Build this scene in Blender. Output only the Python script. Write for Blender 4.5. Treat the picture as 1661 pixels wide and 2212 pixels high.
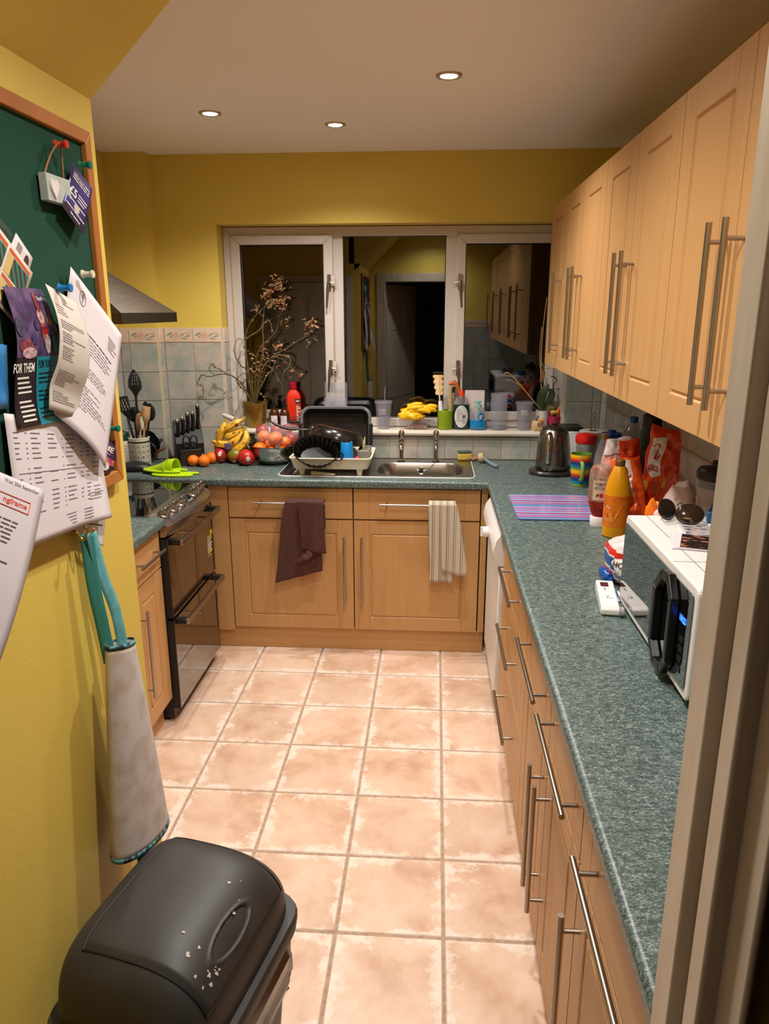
import bpy, bmesh, math, random
from mathutils import Vector, Matrix, noise
for o in list(bpy.data.objects): bpy.data.objects.remove(o)
SC = bpy.context.scene
COL = SC.collection
PI = math.pi
def rad(a): return a*PI/180
def lin(r, g, b):
    f = lambda c: (c/255/12.92 if c/255 <= .04045 else ((c/255+.055)/1.055)**2.4)
    return (f(r), f(g), f(b), 1)

# ------------------------------------------------------------------ camera, world, exposure
cam = bpy.data.cameras.new('camera'); camo = bpy.data.objects.new('camera', cam); COL.objects.link(camo)
cam.sensor_fit = 'HORIZONTAL'; cam.sensor_width = 36; cam.lens = 36*1584.3/1661
cam.clip_start = .02; cam.clip_end = 50
camo.matrix_world = Matrix.Translation((-.0587, -3.1969, 1.6951)) @ Matrix.Rotation(.0657, 4, 'Z') @ Matrix.Rotation(PI/2-.2681, 4, 'X') @ Matrix.Rotation(-.0014, 4, 'Z')
SC.camera = camo
W = bpy.data.worlds.new('night'); SC.world = W; W.use_nodes = True
W.node_tree.nodes['Background'].inputs[0].default_value = (.004, .005, .008, 1)
W.node_tree.nodes['Background'].inputs[1].default_value = .3
SC.view_settings.view_transform = 'Standard'; SC.view_settings.look = 'None'
SC.view_settings.gamma = 1; SC.view_settings.use_curve_mapping = False
SC.view_settings.exposure = 0.34
LAMP_W = 50.0
LAMP_COL = (1.0, .955, .90)
# ceiling lamps (x, y): three in view and two unseen, guessed nearer the doorway
LAMPS = [(-.022, -.434), (-.962, -.013), (-.489, .206), (-.14, -1.36), (-.08, -2.25)]
ZC = 2.455

# ------------------------------------------------------------------ materials
MATS = {}
def nt(name):
    m = bpy.data.materials.new(name); m.use_nodes = True
    t = m.node_tree; b = t.nodes['Principled BSDF']
    return m, t, b
def N(t, typ, **k):
    n = t.nodes.new(typ)
    for a, v in k.items():
        if hasattr(n, a) and not isinstance(v, tuple): setattr(n, a, v)
    return n
def mat(name, col, rough=.5, metal=0, col2=None, scale=30, stretch=(1, 1, 1), detail=3, lo=.4, hi=.6,
        bump=0, bscale=None, trans=0, ior=1.45, alpha=1, coat=0, emit=None, estr=0, spec=.5, sss=0, dist=.002):
    if name in MATS: return MATS[name]
    m, t, b = nt(name); lk = t.links.new
    b.inputs['Base Color'].default_value = col; b.inputs['Roughness'].default_value = rough
    b.inputs['Metallic'].default_value = metal; b.inputs['IOR'].default_value = ior
    b.inputs['Transmission Weight'].default_value = trans; b.inputs['Alpha'].default_value = alpha
    b.inputs['Coat Weight'].default_value = coat; b.inputs['Specular IOR Level'].default_value = spec
    if sss: b.inputs['Subsurface Weight'].default_value = sss; b.inputs['Subsurface Scale'].default_value = .01
    if emit: b.inputs['Emission Color'].default_value = emit; b.inputs['Emission Strength'].default_value = estr
    if col2 is not None or bump:
        tc = N(t, 'ShaderNodeTexCoord'); mp = N(t, 'ShaderNodeMapping'); mp.inputs['Scale'].default_value = stretch
        lk(tc.outputs['Object'], mp.inputs['Vector'])
        nz = N(t, 'ShaderNodeTexNoise'); nz.inputs['Scale'].default_value = scale; nz.inputs['Detail'].default_value = detail
        lk(mp.outputs[0], nz.inputs['Vector'])
        if col2 is not None:
            mr = N(t, 'ShaderNodeMapRange'); mr.inputs['From Min'].default_value = lo; mr.inputs['From Max'].default_value = hi
            lk(nz.outputs['Fac'], mr.inputs['Value'])
            mx = N(t, 'ShaderNodeMix'); mx.data_type = 'RGBA'
            mx.inputs[6].default_value = col; mx.inputs[7].default_value = col2
            lk(mr.outputs[0], mx.inputs[0]); lk(mx.outputs[2], b.inputs['Base Color'])
        if bump:
            src = nz
            if bscale:
                src = N(t, 'ShaderNodeTexNoise'); src.inputs['Scale'].default_value = bscale; src.inputs['Detail'].default_value = 3
                lk(mp.outputs[0], src.inputs['Vector'])
            bp = N(t, 'ShaderNodeBump'); bp.inputs['Strength'].default_value = bump; bp.inputs['Distance'].default_value = dist
            lk(src.outputs['Fac'], bp.inputs['Height']); lk(bp.outputs[0], b.inputs['Normal'])
    MATS[name] = m; return m
def stripes(name, cols, axis, period, rough=.5, jitter=0, metal=0):
    """repeating colour bands along one object axis"""
    if name in MATS: return MATS[name]
    m, t, b = nt(name); lk = t.links.new
    tc = N(t, 'ShaderNodeTexCoord'); sp = N(t, 'ShaderNodeSeparateXYZ'); lk(tc.outputs['Object'], sp.inputs[0])
    d = N(t, 'ShaderNodeMath'); d.operation = 'DIVIDE'; d.inputs[1].default_value = period; lk(sp.outputs[axis], d.inputs[0])
    f = N(t, 'ShaderNodeMath'); f.operation = 'FRACT'; lk(d.outputs[0], f.inputs[0])
    cr = N(t, 'ShaderNodeValToRGB'); cr.color_ramp.interpolation = 'CONSTANT'
    e = cr.color_ramp.elements; pos = 0
    tot = sum(w for _, w in cols)
    for i, (c, w) in enumerate(cols):
        if i < 2: el = e[i]; el.position = pos/tot
        else: el = e.new(pos/tot)
        el.color = c; pos += w
    lk(f.outputs[0], cr.inputs[0]); lk(cr.outputs[0], b.inputs['Base Color'])
    b.inputs['Roughness'].default_value = rough
    MATS[name] = m; return m
def worldnoise_tile(name, c1, c2, c3, sc, rough, edge=None, bump=.1, dst=.3):
    m, t, b = nt(name); lk = t.links.new
    g = N(t, 'ShaderNodeNewGeometry'); oi = N(t, 'ShaderNodeObjectInfo'); tc = N(t, 'ShaderNodeTexCoord')
    add = N(t, 'ShaderNodeVectorMath'); add.operation = 'ADD'; lk(g.outputs['Position'], add.inputs[0])
    s = N(t, 'ShaderNodeVectorMath'); s.operation = 'SCALE'; s.inputs[0].default_value = (31, 17, 23); lk(oi.outputs['Random'], s.inputs['Scale']); lk(s.outputs[0], add.inputs[1])
    n1 = N(t, 'ShaderNodeTexNoise'); n1.inputs['Scale'].default_value = sc; n1.inputs['Detail'].default_value = 6; n1.inputs['Roughness'].default_value = .62; n1.inputs['Distortion'].default_value = dst
    lk(add.outputs[0], n1.inputs['Vector'])
    cr = N(t, 'ShaderNodeValToRGB'); e = cr.color_ramp.elements
    e[0].position = .33; e[0].color = c1; e[1].position = .68; e[1].color = c3; e2 = e.new(.5); e2.color = c2
    lk(n1.outputs['Fac'], cr.inputs[0])
    hv = N(t, 'ShaderNodeHueSaturation'); mr = N(t, 'ShaderNodeMapRange'); mr.inputs['To Min'].default_value = .93; mr.inputs['To Max'].default_value = 1.06
    lk(oi.outputs['Random'], mr.inputs['Value']); lk(mr.outputs[0], hv.inputs['Value']); lk(cr.outputs[0], hv.inputs['Color'])
    last = hv.outputs[0]
    n2 = N(t, 'ShaderNodeTexNoise'); n2.inputs['Scale'].default_value = 140; n2.inputs['Detail'].default_value = 4; lk(add.outputs[0], n2.inputs['Vector'])
    if edge:
        sp = N(t, 'ShaderNodeSeparateXYZ'); lk(tc.outputs['Object'], sp.inputs[0])
        a = []
        for k in (0, 1):
            ab = N(t, 'ShaderNodeMath'); ab.operation = 'ABSOLUTE'; lk(sp.outputs[k], ab.inputs[0]); a.append(ab)
        mxm = N(t, 'ShaderNodeMath'); mxm.operation = 'MAXIMUM'; lk(a[0].outputs[0], mxm.inputs[0]); lk(a[1].outputs[0], mxm.inputs[1])
        m1 = N(t, 'ShaderNodeMapRange'); m1.inputs['From Min'].default_value = .095; m1.inputs['From Max'].default_value = .148; m1.inputs['To Min'].default_value = -.06; m1.inputs['To Max'].default_value = .16
        lk(mxm.outputs[0], m1.inputs['Value'])
        n3 = N(t, 'ShaderNodeTexNoise'); n3.inputs['Scale'].default_value = 12; n3.inputs['Detail'].default_value = 8; n3.inputs['Roughness'].default_value = .75; lk(add.outputs[0], n3.inputs['Vector'])
        sm = N(t, 'ShaderNodeMath'); sm.operation = 'ADD'; lk(m1.outputs[0], sm.inputs[0]); lk(n3.outputs['Fac'], sm.inputs[1])
        m2 = N(t, 'ShaderNodeMapRange'); m2.inputs['From Min'].default_value = .56; m2.inputs['From Max'].default_value = .66; m2.inputs['To Max'].default_value = .75; lk(sm.outputs[0], m2.inputs['Value'])
        mx = N(t, 'ShaderNodeMix'); mx.data_type = 'RGBA'; lk(m2.outputs[0], mx.inputs[0]); lk(last, mx.inputs[6]); mx.inputs[7].default_value = edge
        last = mx.outputs[2]
    lk(last, b.inputs['Base Color']); b.inputs['Roughness'].default_value = rough
    bp = N(t, 'ShaderNodeBump'); bp.inputs['Strength'].default_value = bump; bp.inputs['Distance'].default_value = .002
    lk(n2.outputs['Fac'], bp.inputs['Height']); lk(bp.outputs[0], b.inputs['Normal'])
    MATS[name] = m; return m

YELLOW = mat('yellow_paint', lin(215, 189, 88), .55, col2=lin(209, 182, 78), scale=2.5, lo=.35, hi=.7, bump=.25, bscale=120, dist=.0015)
CEILM = mat('ceiling_paint', lin(241, 235, 228), .8, bump=.3, scale=90, dist=.002)
WHITEGLOSS = mat('white_gloss', lin(214, 204, 190), .28, col2=lin(205, 194, 178), scale=4)
JAMBM = mat('jamb_paint', lin(196, 184, 166), .3, col2=lin(180, 164, 142), scale=3, stretch=(6, 6, 1))
UPVC = mat('upvc', lin(196, 186, 177), .35)
FLOORT = worldnoise_tile('floor_tile', lin(200, 160, 132), lin(220, 186, 160), lin(230, 202, 180), 5.5, .42, edge=lin(240, 228, 214), bump=.12)
GROUT = mat('grout', lin(186, 158, 136), .8, col2=lin(168, 140, 118), scale=60)
WALLT = worldnoise_tile('wall_tile', lin(138, 150, 142), lin(164, 163, 153), lin(188, 171, 157), 9, .22, bump=.03)
BORDT = mat('border_tile', lin(216, 196, 176), .25, col2=lin(205, 180, 158), scale=14)
WGROUT = mat('wall_grout', lin(188, 172, 154), .8)
def wood(name, stretch, c1=(196, 150, 98), c2=(190, 143, 91)):
    return mat(name, lin(*c1), .42, col2=lin(*c2), scale=1, stretch=stretch, detail=5, lo=.36, hi=.66, spec=.4)
WOODV = wood('beech_vertical', (85, 85, 2.4))
WOODX = wood('beech_horizontal', (2.4, 85, 85))
WOODI = mat('beech_board', lin(186, 136, 82), .5, col2=lin(170, 120, 70), scale=1, stretch=(3, 60, 60), detail=4)
FRAMEW = mat('pine_frame', lin(176, 112, 52), .5, col2=lin(156, 94, 40), scale=1, stretch=(40, 4, 4), detail=4)
STEEL = mat('brushed_steel', lin(176, 170, 162), .3, 1, col2=lin(158, 150, 142), scale=1, stretch=(6, 6, 260), detail=2)
STEELX = mat('brushed_steel_flat', lin(182, 178, 172), .26, 1, col2=lin(160, 154, 148), scale=1, stretch=(8, 260, 260), detail=2)
HOODM = mat('hood_steel', lin(122, 114, 104), .4, 1, col2=lin(110, 102, 93), scale=1, stretch=(200, 8, 200), detail=2)
BARM = mat('handle_steel', lin(168, 160, 150), .3, 1)
CHROME = mat('chrome', lin(205, 200, 194), .1, 1)
DULLCHROME = mat('dull_chrome', lin(150, 140, 128), .3, 1)
BLACKP = mat('black_plastic', lin(26, 25, 25), .42)
BINM = mat('bin_plastic', lin(55, 52, 50), .46, col2=lin(48, 46, 44), scale=8, bump=.12, bscale=500, dist=.0006)
BLACKM = mat('black_matt', lin(18, 17, 17), .6)
BLACKG = mat('black_glass', lin(10, 9, 9), .04, spec=.6, coat=.3)
OVENGL = mat('oven_glass', lin(20, 15, 12), .03, spec=1.0, coat=.9)
RUBBER = mat('dark_rubber', lin(30, 30, 31), .7)
WHITEP = mat('white_plastic', lin(228, 224, 220), .32)
CREAMP = mat('cream_plastic', lin(222, 212, 188), .4)
PAPER = mat('paper', lin(208, 200, 204), .75)
PAPER2 = mat('paper_warm', lin(200, 192, 186), .8)
INK = mat('print_ink', lin(70, 66, 70), .8)
INKL = mat('print_ink_light', lin(132, 126, 128), .8)
WORKT = None
def make_worktop():
    m, t, b = nt('worktop_laminate'); lk = t.links.new
    tc = N(t, 'ShaderNodeTexCoord'); mp = N(t, 'ShaderNodeMapping'); mp.inputs['Scale'].default_value = (.55, 1, 1); lk(tc.outputs['Object'], mp.inputs[0])
    n1 = N(t, 'ShaderNodeTexNoise'); n1.inputs['Scale'].default_value = 420; n1.inputs['Detail'].default_value = 3; n1.inputs['Roughness'].default_value = .7; n1.inputs['Distortion'].default_value = .6
    n2 = N(t, 'ShaderNodeTexNoise'); n2.inputs['Scale'].default_value = 150; n2.inputs['Detail'].default_value = 3
    lk(mp.outputs[0], n1.inputs['Vector']); lk(mp.outputs[0], n2.inputs['Vector'])
    ad = N(t, 'ShaderNodeMath'); ad.operation = 'MULTIPLY_ADD'; ad.inputs[1].default_value = .45; lk(n2.outputs['Fac'], ad.inputs[0]); lk(n1.outputs['Fac'], ad.inputs[2])
    cr = N(t, 'ShaderNodeValToRGB'); e = cr.color_ramp.elements
    e[0].position = .56; e[0].color = lin(44, 55, 54); e[1].position = .94; e[1].color = lin(160, 170, 164)
    k = e.new(.68); k.color = lin(66, 82, 80); k = e.new(.79); k.color = lin(98, 114, 110)
    lk(ad.outputs[0], cr.inputs[0]); lk(cr.outputs[0], b.inputs['Base Color'])
    b.inputs['Roughness'].default_value = .36
    return m
WORKT = make_worktop()
GLASS = mat('window_glass', (1, 1, 1, 1), 0, trans=1, ior=1.5, spec=.5)
CLEAR = mat('clear_plastic', lin(176, 176, 186), .06, alpha=.19, spec=1.0)
CLEARW = mat('clear_plastic_lilac', lin(166, 162, 174), .08, alpha=.28, spec=1.0)
FILM = mat('plastic_film', lin(235, 225, 220), .12, alpha=.13, spec=1.0)

# ------------------------------------------------------------------ mesh helpers
class MB:
    def __init__(s): s.v = []; s.f = []; s.mi = []; s.m = 0
    def face(s, idx): s.f.append(tuple(idx)); s.mi.append(s.m)
    def add(s, vs, fs):
        n = len(s.v); s.v += [tuple(v) for v in vs]
        for f in fs: s.face([i+n for i in f])
        return s
    def box(s, x0, x1, y0, y1, z0, z1):
        vs = [(x, y, z) for z in (z0, z1) for y in (y0, y1) for x in (x0, x1)]
        return s.add(vs, [(0, 2, 3, 1), (4, 5, 7, 6), (0, 1, 5, 4), (2, 6, 7, 3), (0, 4, 6, 2), (1, 3, 7, 5)])
    def lathe(s, prof, c=(0, 0, 0), seg=24, sx=1, sy=1, cap0=True, cap1=True, tilt=None):
        n = len(s.v); c = Vector(c)
        for r, z in prof:
            for k in range(seg):
                a = 2*PI*k/seg
                p = Vector((r*math.cos(a)*sx, r*math.sin(a)*sy, z))
                if tilt is not None: p = tilt @ p
                s.v.append(tuple(c+p))
        for j in range(len(prof)-1):
            for k in range(seg):
                a, b2 = n+j*seg+k, n+j*seg+(k+1) % seg
                s.face((a, b2, b2+seg, a+seg))
        if cap0: s.face([n+k for k in range(seg)][::-1])
        if cap1: s.face([n+(len(prof)-1)*seg+k for k in range(seg)])
        return s
    def cyl(s, a, b, r, seg=16, r2=None):
        return s.tube([a, b], [r, r if r2 is None else r2], seg)
    def tube(s, pts, r, seg=10, flat=1, closed=False, up=None):
        P = [Vector(p) for p in pts]; n = len(P); R = r if isinstance(r, (list, tuple)) else [r]*n
        base = len(s.v); prev = None
        for i in range(n):
            if closed: t = P[(i+1) % n]-P[i-1]
            else: t = (P[min(i+1, n-1)]-P[max(i-1, 0)])
            if t.length < 1e-9: t = Vector((0, 0, 1))
            t.normalize()
            if prev is None:
                u = Vector(up) if up else (Vector((0, 0, 1)) if abs(t.z) < .9 else Vector((0, 1, 0)))
                u = (u-t*u.dot(t)).normalized()
            else:
                u = (prev-t*prev.dot(t))
                u = u.normalized() if u.length > 1e-6 else t.orthogonal().normalized()
            prev = u; w = t.cross(u)
            for k in range(seg):
                a = 2*PI*k/seg
                s.v.append(tuple(P[i]+(u*math.cos(a)*flat+w*math.sin(a))*R[i]))
        m = n if closed else n-1
        for i in range(m):
            for k in range(seg):
                a = base+i*seg+k; b2 = base+i*seg+(k+1) % seg; j = ((i+1) % n-i)*seg
                s.face((a, b2, b2+j, a+j))
        if not closed:
            s.face([base+k for k in range(seg)][::-1]); s.face([base+(n-1)*seg+k for k in range(seg)])
        return s
    def prism(s, poly, h0, h1, f=lambda x, y, z: (x, y, z)):
        n = len(poly)
        vs = [f(x, y, h0) for x, y in poly]+[f(x, y, h1) for x, y in poly]
        return s.add(vs, [tuple(range(n))[::-1], tuple(range(n, 2*n))]+[(i, (i+1) % n, (i+1) % n+n, i+n) for i in range(n)])
    def grid(s, F, nu, nv, wrapu=False):
        n = len(s.v); cu = nu if wrapu else nu+1
        for j in range(nv+1):
            for i in range(cu): s.v.append(tuple(F(i/nu, j/nv)))
        for j in range(nv):
            for i in range(nu):
                a = n+j*cu+i; b2 = n+j*cu+(i+1) % cu
                s.face((a, b2, b2+cu, a+cu))
        return s
    def ell(s, c, rx, ry, rz, seg=18, rings=10, f=None, rot=None):
        c = Vector(c)
        def F(u, v):
            a = 2*PI*u; b2 = PI*(v*.994+.003)
            p = Vector((rx*math.sin(b2)*math.cos(a), ry*math.sin(b2)*math.sin(a), -rz*math.cos(b2)))
            if f: p = f(p)
            if rot is not None: p = rot @ p
            return c+p
        n = len(s.v); s.grid(F, seg, rings, True)
        s.face([n+k for k in range(seg)][::-1]); s.face([n+rings*seg+k for k in range(seg)])
        return s
    def xf(s, M):
        s.v = [tuple(M @ Vector(v)) for v in s.v]; return s
def mesh(mb, name, mats, smooth=35):
    me = bpy.data.meshes.new(name); me.from_pydata(mb.v, [], mb.f)
    for m in (mats if isinstance(mats, (list, tuple)) else [mats]): me.materials.append(m)
    if any(mb.mi): me.polygons.foreach_set('material_index', mb.mi)
    me.validate()
    if smooth:
        me.shade_smooth(); me.set_sharp_from_angle(angle=rad(smooth))
    return me
def obj(name, mb, mats, parent=None, smooth=35, bevel=0, seg=2, solid=0, sub=0, label=None, kind=None):
    me = mesh(mb, name, mats, smooth) if isinstance(mb, MB) else mb
    o = bpy.data.objects.new(name, me); COL.objects.link(o)
    if parent: o.parent = parent
    if solid:
        md = o.modifiers.new('solid', 'SOLIDIFY'); md.thickness = solid; md.offset = 0
    if sub:
        md = o.modifiers.new('sub', 'SUBSURF'); md.levels = sub; md.render_levels = sub
    if bevel:
        md = o.modifiers.new('bevel', 'BEVEL'); md.width = bevel; md.segments = seg; md.limit_method = 'ANGLE'; md.angle_limit = rad(40); md.harden_normals = False
    if label: o['label'] = label
    if kind: o['kind'] = kind
    return o
def tag(o, label, cat, group=None, kind=None):
    o['label'] = label; o['category'] = cat
    if group: o['group'] = group
    if kind: o['kind'] = kind
    return o
def thing(name, label, cat, loc=(0, 0, 0), rotz=0, group=None, rot=None):
    o = bpy.data.objects.new(name, None); COL.objects.link(o); o.empty_display_size = .05
    o.location = loc; o.rotation_euler = rot if rot else (0, 0, rotz)
    return tag(o, label, cat, group)
def copytree(o, parent=None):
    c = o.copy(); COL.objects.link(c); c.parent = parent
    for ch in list(o.children): copytree(ch, c)
    return c
_TX = {}
def textmesh(s, bold=False):
    if s in _TX: return _TX[s]
    cu = bpy.data.curves.new('t', 'FONT'); cu.body = s; cu.size = 1; cu.resolution_u = 2
    if bold: cu.offset = .02
    o = bpy.data.objects.new('t', cu); COL.objects.link(o)
    bpy.context.view_layer.update()
    dg = bpy.context.evaluated_depsgraph_get(); e = o.evaluated_get(dg); me = e.to_mesh()
    vs = [(v.co.x, v.co.y) for v in me.vertices]; fs = [tuple(p.vertices) for p in me.polygons]
    e.to_mesh_clear(); bpy.data.objects.remove(o); bpy.data.curves.remove(cu)
    if vs:
        x0 = min(v[0] for v in vs); y0 = min(v[1] for v in vs); x1 = max(v[0] for v in vs); y1 = max(v[1] for v in vs)
        vs = [((x-x0)/(x1-x0), (y-y0)/(y1-y0)) for x, y in vs]
    _TX[s] = (vs, fs); return _TX[s]
def text(mb, s, F, x0, x1, y0, y1, bold=True):
    """lay text s into the rectangle [x0,x1]x[y0,y1] of the surface F(x,y)"""
    vs, fs = textmesh(s, bold)
    mb.add([F(x0+(x1-x0)*x, y0+(y1-y0)*y) for x, y in vs], fs); return mb
def quadp(mb, F, x0, x1, y0, y1, n=1):
    for k in range(n):
        a = x0+(x1-x0)*k/n; b = x0+(x1-x0)*(k+1)/n
        mb.add([F(a, y0), F(b, y0), F(b, y1), F(a, y1)], [(0, 1, 2, 3)])
    return mb
def star(mb, F, cx, cy, r, k=5, asp=1, q=.45, a0=PI/2):
    pts = []
    for i in range(2*k):
        a = a0+PI*i/k; rr = r if i % 2 == 0 else r*q
        pts.append((cx+rr*math.cos(a)*asp, cy+rr*math.sin(a)))
    c = F(cx, cy); mb.add([F(*p) for p in pts]+[c], [(i, (i+1) % (2*k), 2*k) for i in range(2*k)]); return mb
def disc(mb, F, cx, cy, rx, ry, n=20, rings=4):
    k0 = len(mb.v)
    for q in range(1, rings+1):
        mb.v += [tuple(F(cx+rx*q/rings*math.cos(2*PI*i/n), cy+ry*q/rings*math.sin(2*PI*i/n))) for i in range(n)]
    mb.v.append(tuple(F(cx, cy))); c = len(mb.v)-1
    for i in range(n):
        mb.face((k0+i, k0+(i+1) % n, c))
        for q in range(rings-1):
            a = k0+q*n+i; b = k0+q*n+(i+1) % n; mb.face((a, a+n, b+n, b))
    return mb
def bez(pts, n=8):
    """Catmull-Rom through pts"""
    P = [Vector(p) for p in pts]; out = []
    for i in range(len(P)-1):
        a = P[max(i-1, 0)]; b = P[i]; c = P[i+1]; d = P[min(i+2, len(P)-1)]
        for k in range(n):
            t = k/n
            out.append(.5*((2*b)+(c-a)*t+(2*a-5*b+4*c-d)*t*t+(3*b-a-3*c+d)*t**3))
    out.append(P[-1]); return out
def rrect(x0, x1, y0, y1, r, n=6):
    out = []
    for cx, cy, a0 in ((x1-r, y1-r, 0), (x0+r, y1-r, PI/2), (x0+r, y0+r, PI), (x1-r, y0+r, 1.5*PI)):
        for k in range(n+1):
            a = a0+PI/2*k/n; out.append((cx+r*math.cos(a), cy+r*math.sin(a)))
    return out
def loft(mb, rings, cap0=False, cap1=True):
    n = len(mb.v); k = len(rings[0])
    for R in rings: mb.v += [tuple(p) for p in R]
    for j in range(len(rings)-1):
        for i in range(k):
            a = n+j*k+i; b = n+j*k+(i+1) % k; mb.face((a, b, b+k, a+k))
    if cap0: mb.face([n+i for i in range(k)][::-1])
    if cap1: mb.face([n+(len(rings)-1)*k+i for i in range(k)])
    return mb
# ================================================================== the setting
XL, XR, YB, YR = -1.72, .835, .765, -2.6
XP, YP = -.711, -1.70          # partition face and its far end
OX0, OX1, OZ0, OZ1 = -1.185, .63, 1.035, 2.123   # window opening
def struct(name, mb, m, label, cat, **k):
    o = obj(name, mb, m, **k); return tag(o, label, cat, kind='structure')
# floor: grout bed with single tiles
f = struct('floor', MB().box(XL, XR, YR-.12, YB, -.06, -.003), GROUT, 'kitchen floor of square peach terracotta-look tiles with grey grout', 'floor', smooth=0)
TP = .305
def tile_mesh(w, h, t, m, ch=.0015, name='tile'):
    a, b = w/2, h/2
    vs = [(-a, -b, 0), (a, -b, 0), (a, b, 0), (-a, b, 0), (-a, -b, t-ch), (a, -b, t-ch), (a, b, t-ch), (-a, b, t-ch),
          (-a+ch, -b+ch, t), (a-ch, -b+ch, t), (a-ch, b-ch, t), (-a+ch, b-ch, t)]
    fs = [(8, 9, 10, 11)]+[(i, (i+1) % 4, (i+1) % 4+4, i+4) for i in range(4)]+[(i+4, (i+1) % 4+4, (i+1) % 4+8, i+8) for i in range(4)]
    return mesh(MB().add(vs, fs), name, m, 0)
ftile = {}
ROT = -.0031
rnd = random.Random(3)
for i in range(-6, 3):
    for j in range(-9, 3):
        x0, x1 = max(i*TP+.005, XL+.003), min((i+1)*TP-.005, XR-.003)
        y0, y1 = max(j*TP+.005, YR+.003), min((j+1)*TP-.005, YB-.003)
        if x1-x0 < .03 or y1-y0 < .03: continue
        if i <= -4 and j <= -6: continue
        k = (round(x1-x0, 3), round(y1-y0, 3))
        if k not in ftile: ftile[k] = tile_mesh(k[0], k[1], .006, FLOORT, .0025, 'floor_tile')
        o = obj('floor_tile', ftile[k], None, f)
        cx, cy = (x0+x1)/2, (y0+y1)/2
        o.location = (cx*math.cos(ROT)-cy*math.sin(ROT), cx*math.sin(ROT)+cy*math.cos(ROT), -.006+rnd.uniform(-.0004, .0004))
        if k == (.295, .295): o.rotation_euler = (0, 0, ROT+rnd.choice((0, 1, 2, 3))*PI/2)
struct('floor_hall', MB().box(-1.3, 1.2, -4.6, YR-.12, -.06, -.002), mat('hall_shade_carpet', lin(60, 48, 40), .95, bump=.4, scale=300), 'brown hall carpet behind the doorway, darkened in colour as shade', 'floor', smooth=0)  # shade of the unlit hall is put into the carpet colour
struct('ceiling', MB().box(XL, XR, YR-.12, YB, ZC, ZC+.1), CEILM, 'flat white painted ceiling with recessed lamps', 'ceiling', smooth=0)
# sloping bulkhead above the partition
tri = [(XP-.05, 2.078-.048), (-.318, ZC), (XP-.05, ZC)]
struct('ceiling_bulkhead', MB().prism(tri, YR, YP, lambda x, z, y: (x, y, z)), YELLOW, 'yellow sloping bulkhead above the noticeboard wall', 'ceiling', smooth=0)

wb = MB()
wb.box(XL, OX0, YB, YB+.2, 0, ZC).box(OX1, XR, YB, YB+.2, 0, ZC).box(OX0, OX1, YB, YB+.2, 0, OZ0).box(OX0, OX1, YB, YB+.2, OZ1, ZC)
wb.box(XL, -1.51, .685, YB, 0, ZC)
wall_back = struct('wall_back', wb, YELLOW, 'yellow painted far wall around the kitchen window', 'wall', smooth=0)
wall_left = struct('wall_left', MB().box(XL-.1, XL, YP-.1, YB+.2, 0, ZC), YELLOW, 'yellow painted wall behind the cooker and hood', 'wall', smooth=0)
wall_right = struct('wall_right', MB().box(XR, XR+.1, YR-.12, YB+.2, 0, ZC), YELLOW, 'tiled wall behind the long right-hand worktop', 'wall', smooth=0)
wp = MB().box(XP-.1, XP, YR, YP, 0, 2.09)
wp.box(XL, XP-.1, YP-.1, YP, 0, ZC)
wall_part = struct('wall_partition', wp, YELLOW, 'yellow wall at the left that carries the green noticeboard', 'wall', smooth=0)
DX0, DX1, DZ = -.545, .172, 1.965
wr = MB().box(XP-.1, DX0-.02, YR-.12, YR, 0, ZC).box(DX1+.02, XR, YR-.12, YR, 0, ZC).box(DX0-.02, DX1+.02, YR-.12, YR, DZ+.02, ZC)
wall_rear = struct('wall_rear', wr, YELLOW, 'yellow wall around the doorway the picture is taken from', 'wall', smooth=0)
HALL = mat('hall_shade_paint', lin(120, 104, 84), .8)  # dark paint stands in for shade, keeps the reflected doorway dark
hw = MB().box(-1.4, -1.3, -4.6, YR-.12, 0, 2.5).box(1.2, 1.3, -4.6, YR-.12, 0, 2.5).box(-1.3, 1.2, -4.7, -4.6, 0, 2.5).box(-1.3, 1.2, -4.6, YR-.12, 2.5, 2.6)
struct('wall_hall', hw, HALL, 'hall walls and ceiling behind the doorway, painted dark as shade', 'wall', smooth=0)
# door frame: lining with a rebate, architrave on the kitchen side at the left and top
fr = MB()
fr.box(DX1, DX1+.02, -2.638, YR+.004, 0, DZ+.02).box(DX1+.013, DX1+.02, -2.74, -2.638, 0, DZ+.02).box(DX1-.002, DX1+.02, -2.70, -2.672, 0, DZ)
fr.box(DX0-.02, DX0, -2.74, YR+.004, 0, DZ+.02).box(DX0, DX0+.012, -2.70, -2.672, 0, DZ)
fr.box(DX0, DX1, -2.74, YR+.004, DZ, DZ+.02)
fr.box(DX0-.085, DX0-.005, YR, YR+.018, 0, DZ+.085).box(DX0-.005, DX1+.005, YR, YR+.018, DZ+.005, DZ+.085)
struct('trim_1', fr, JAMBM, 'cream gloss door frame at the right edge of the picture', 'door frame', bevel=.003)
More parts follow.
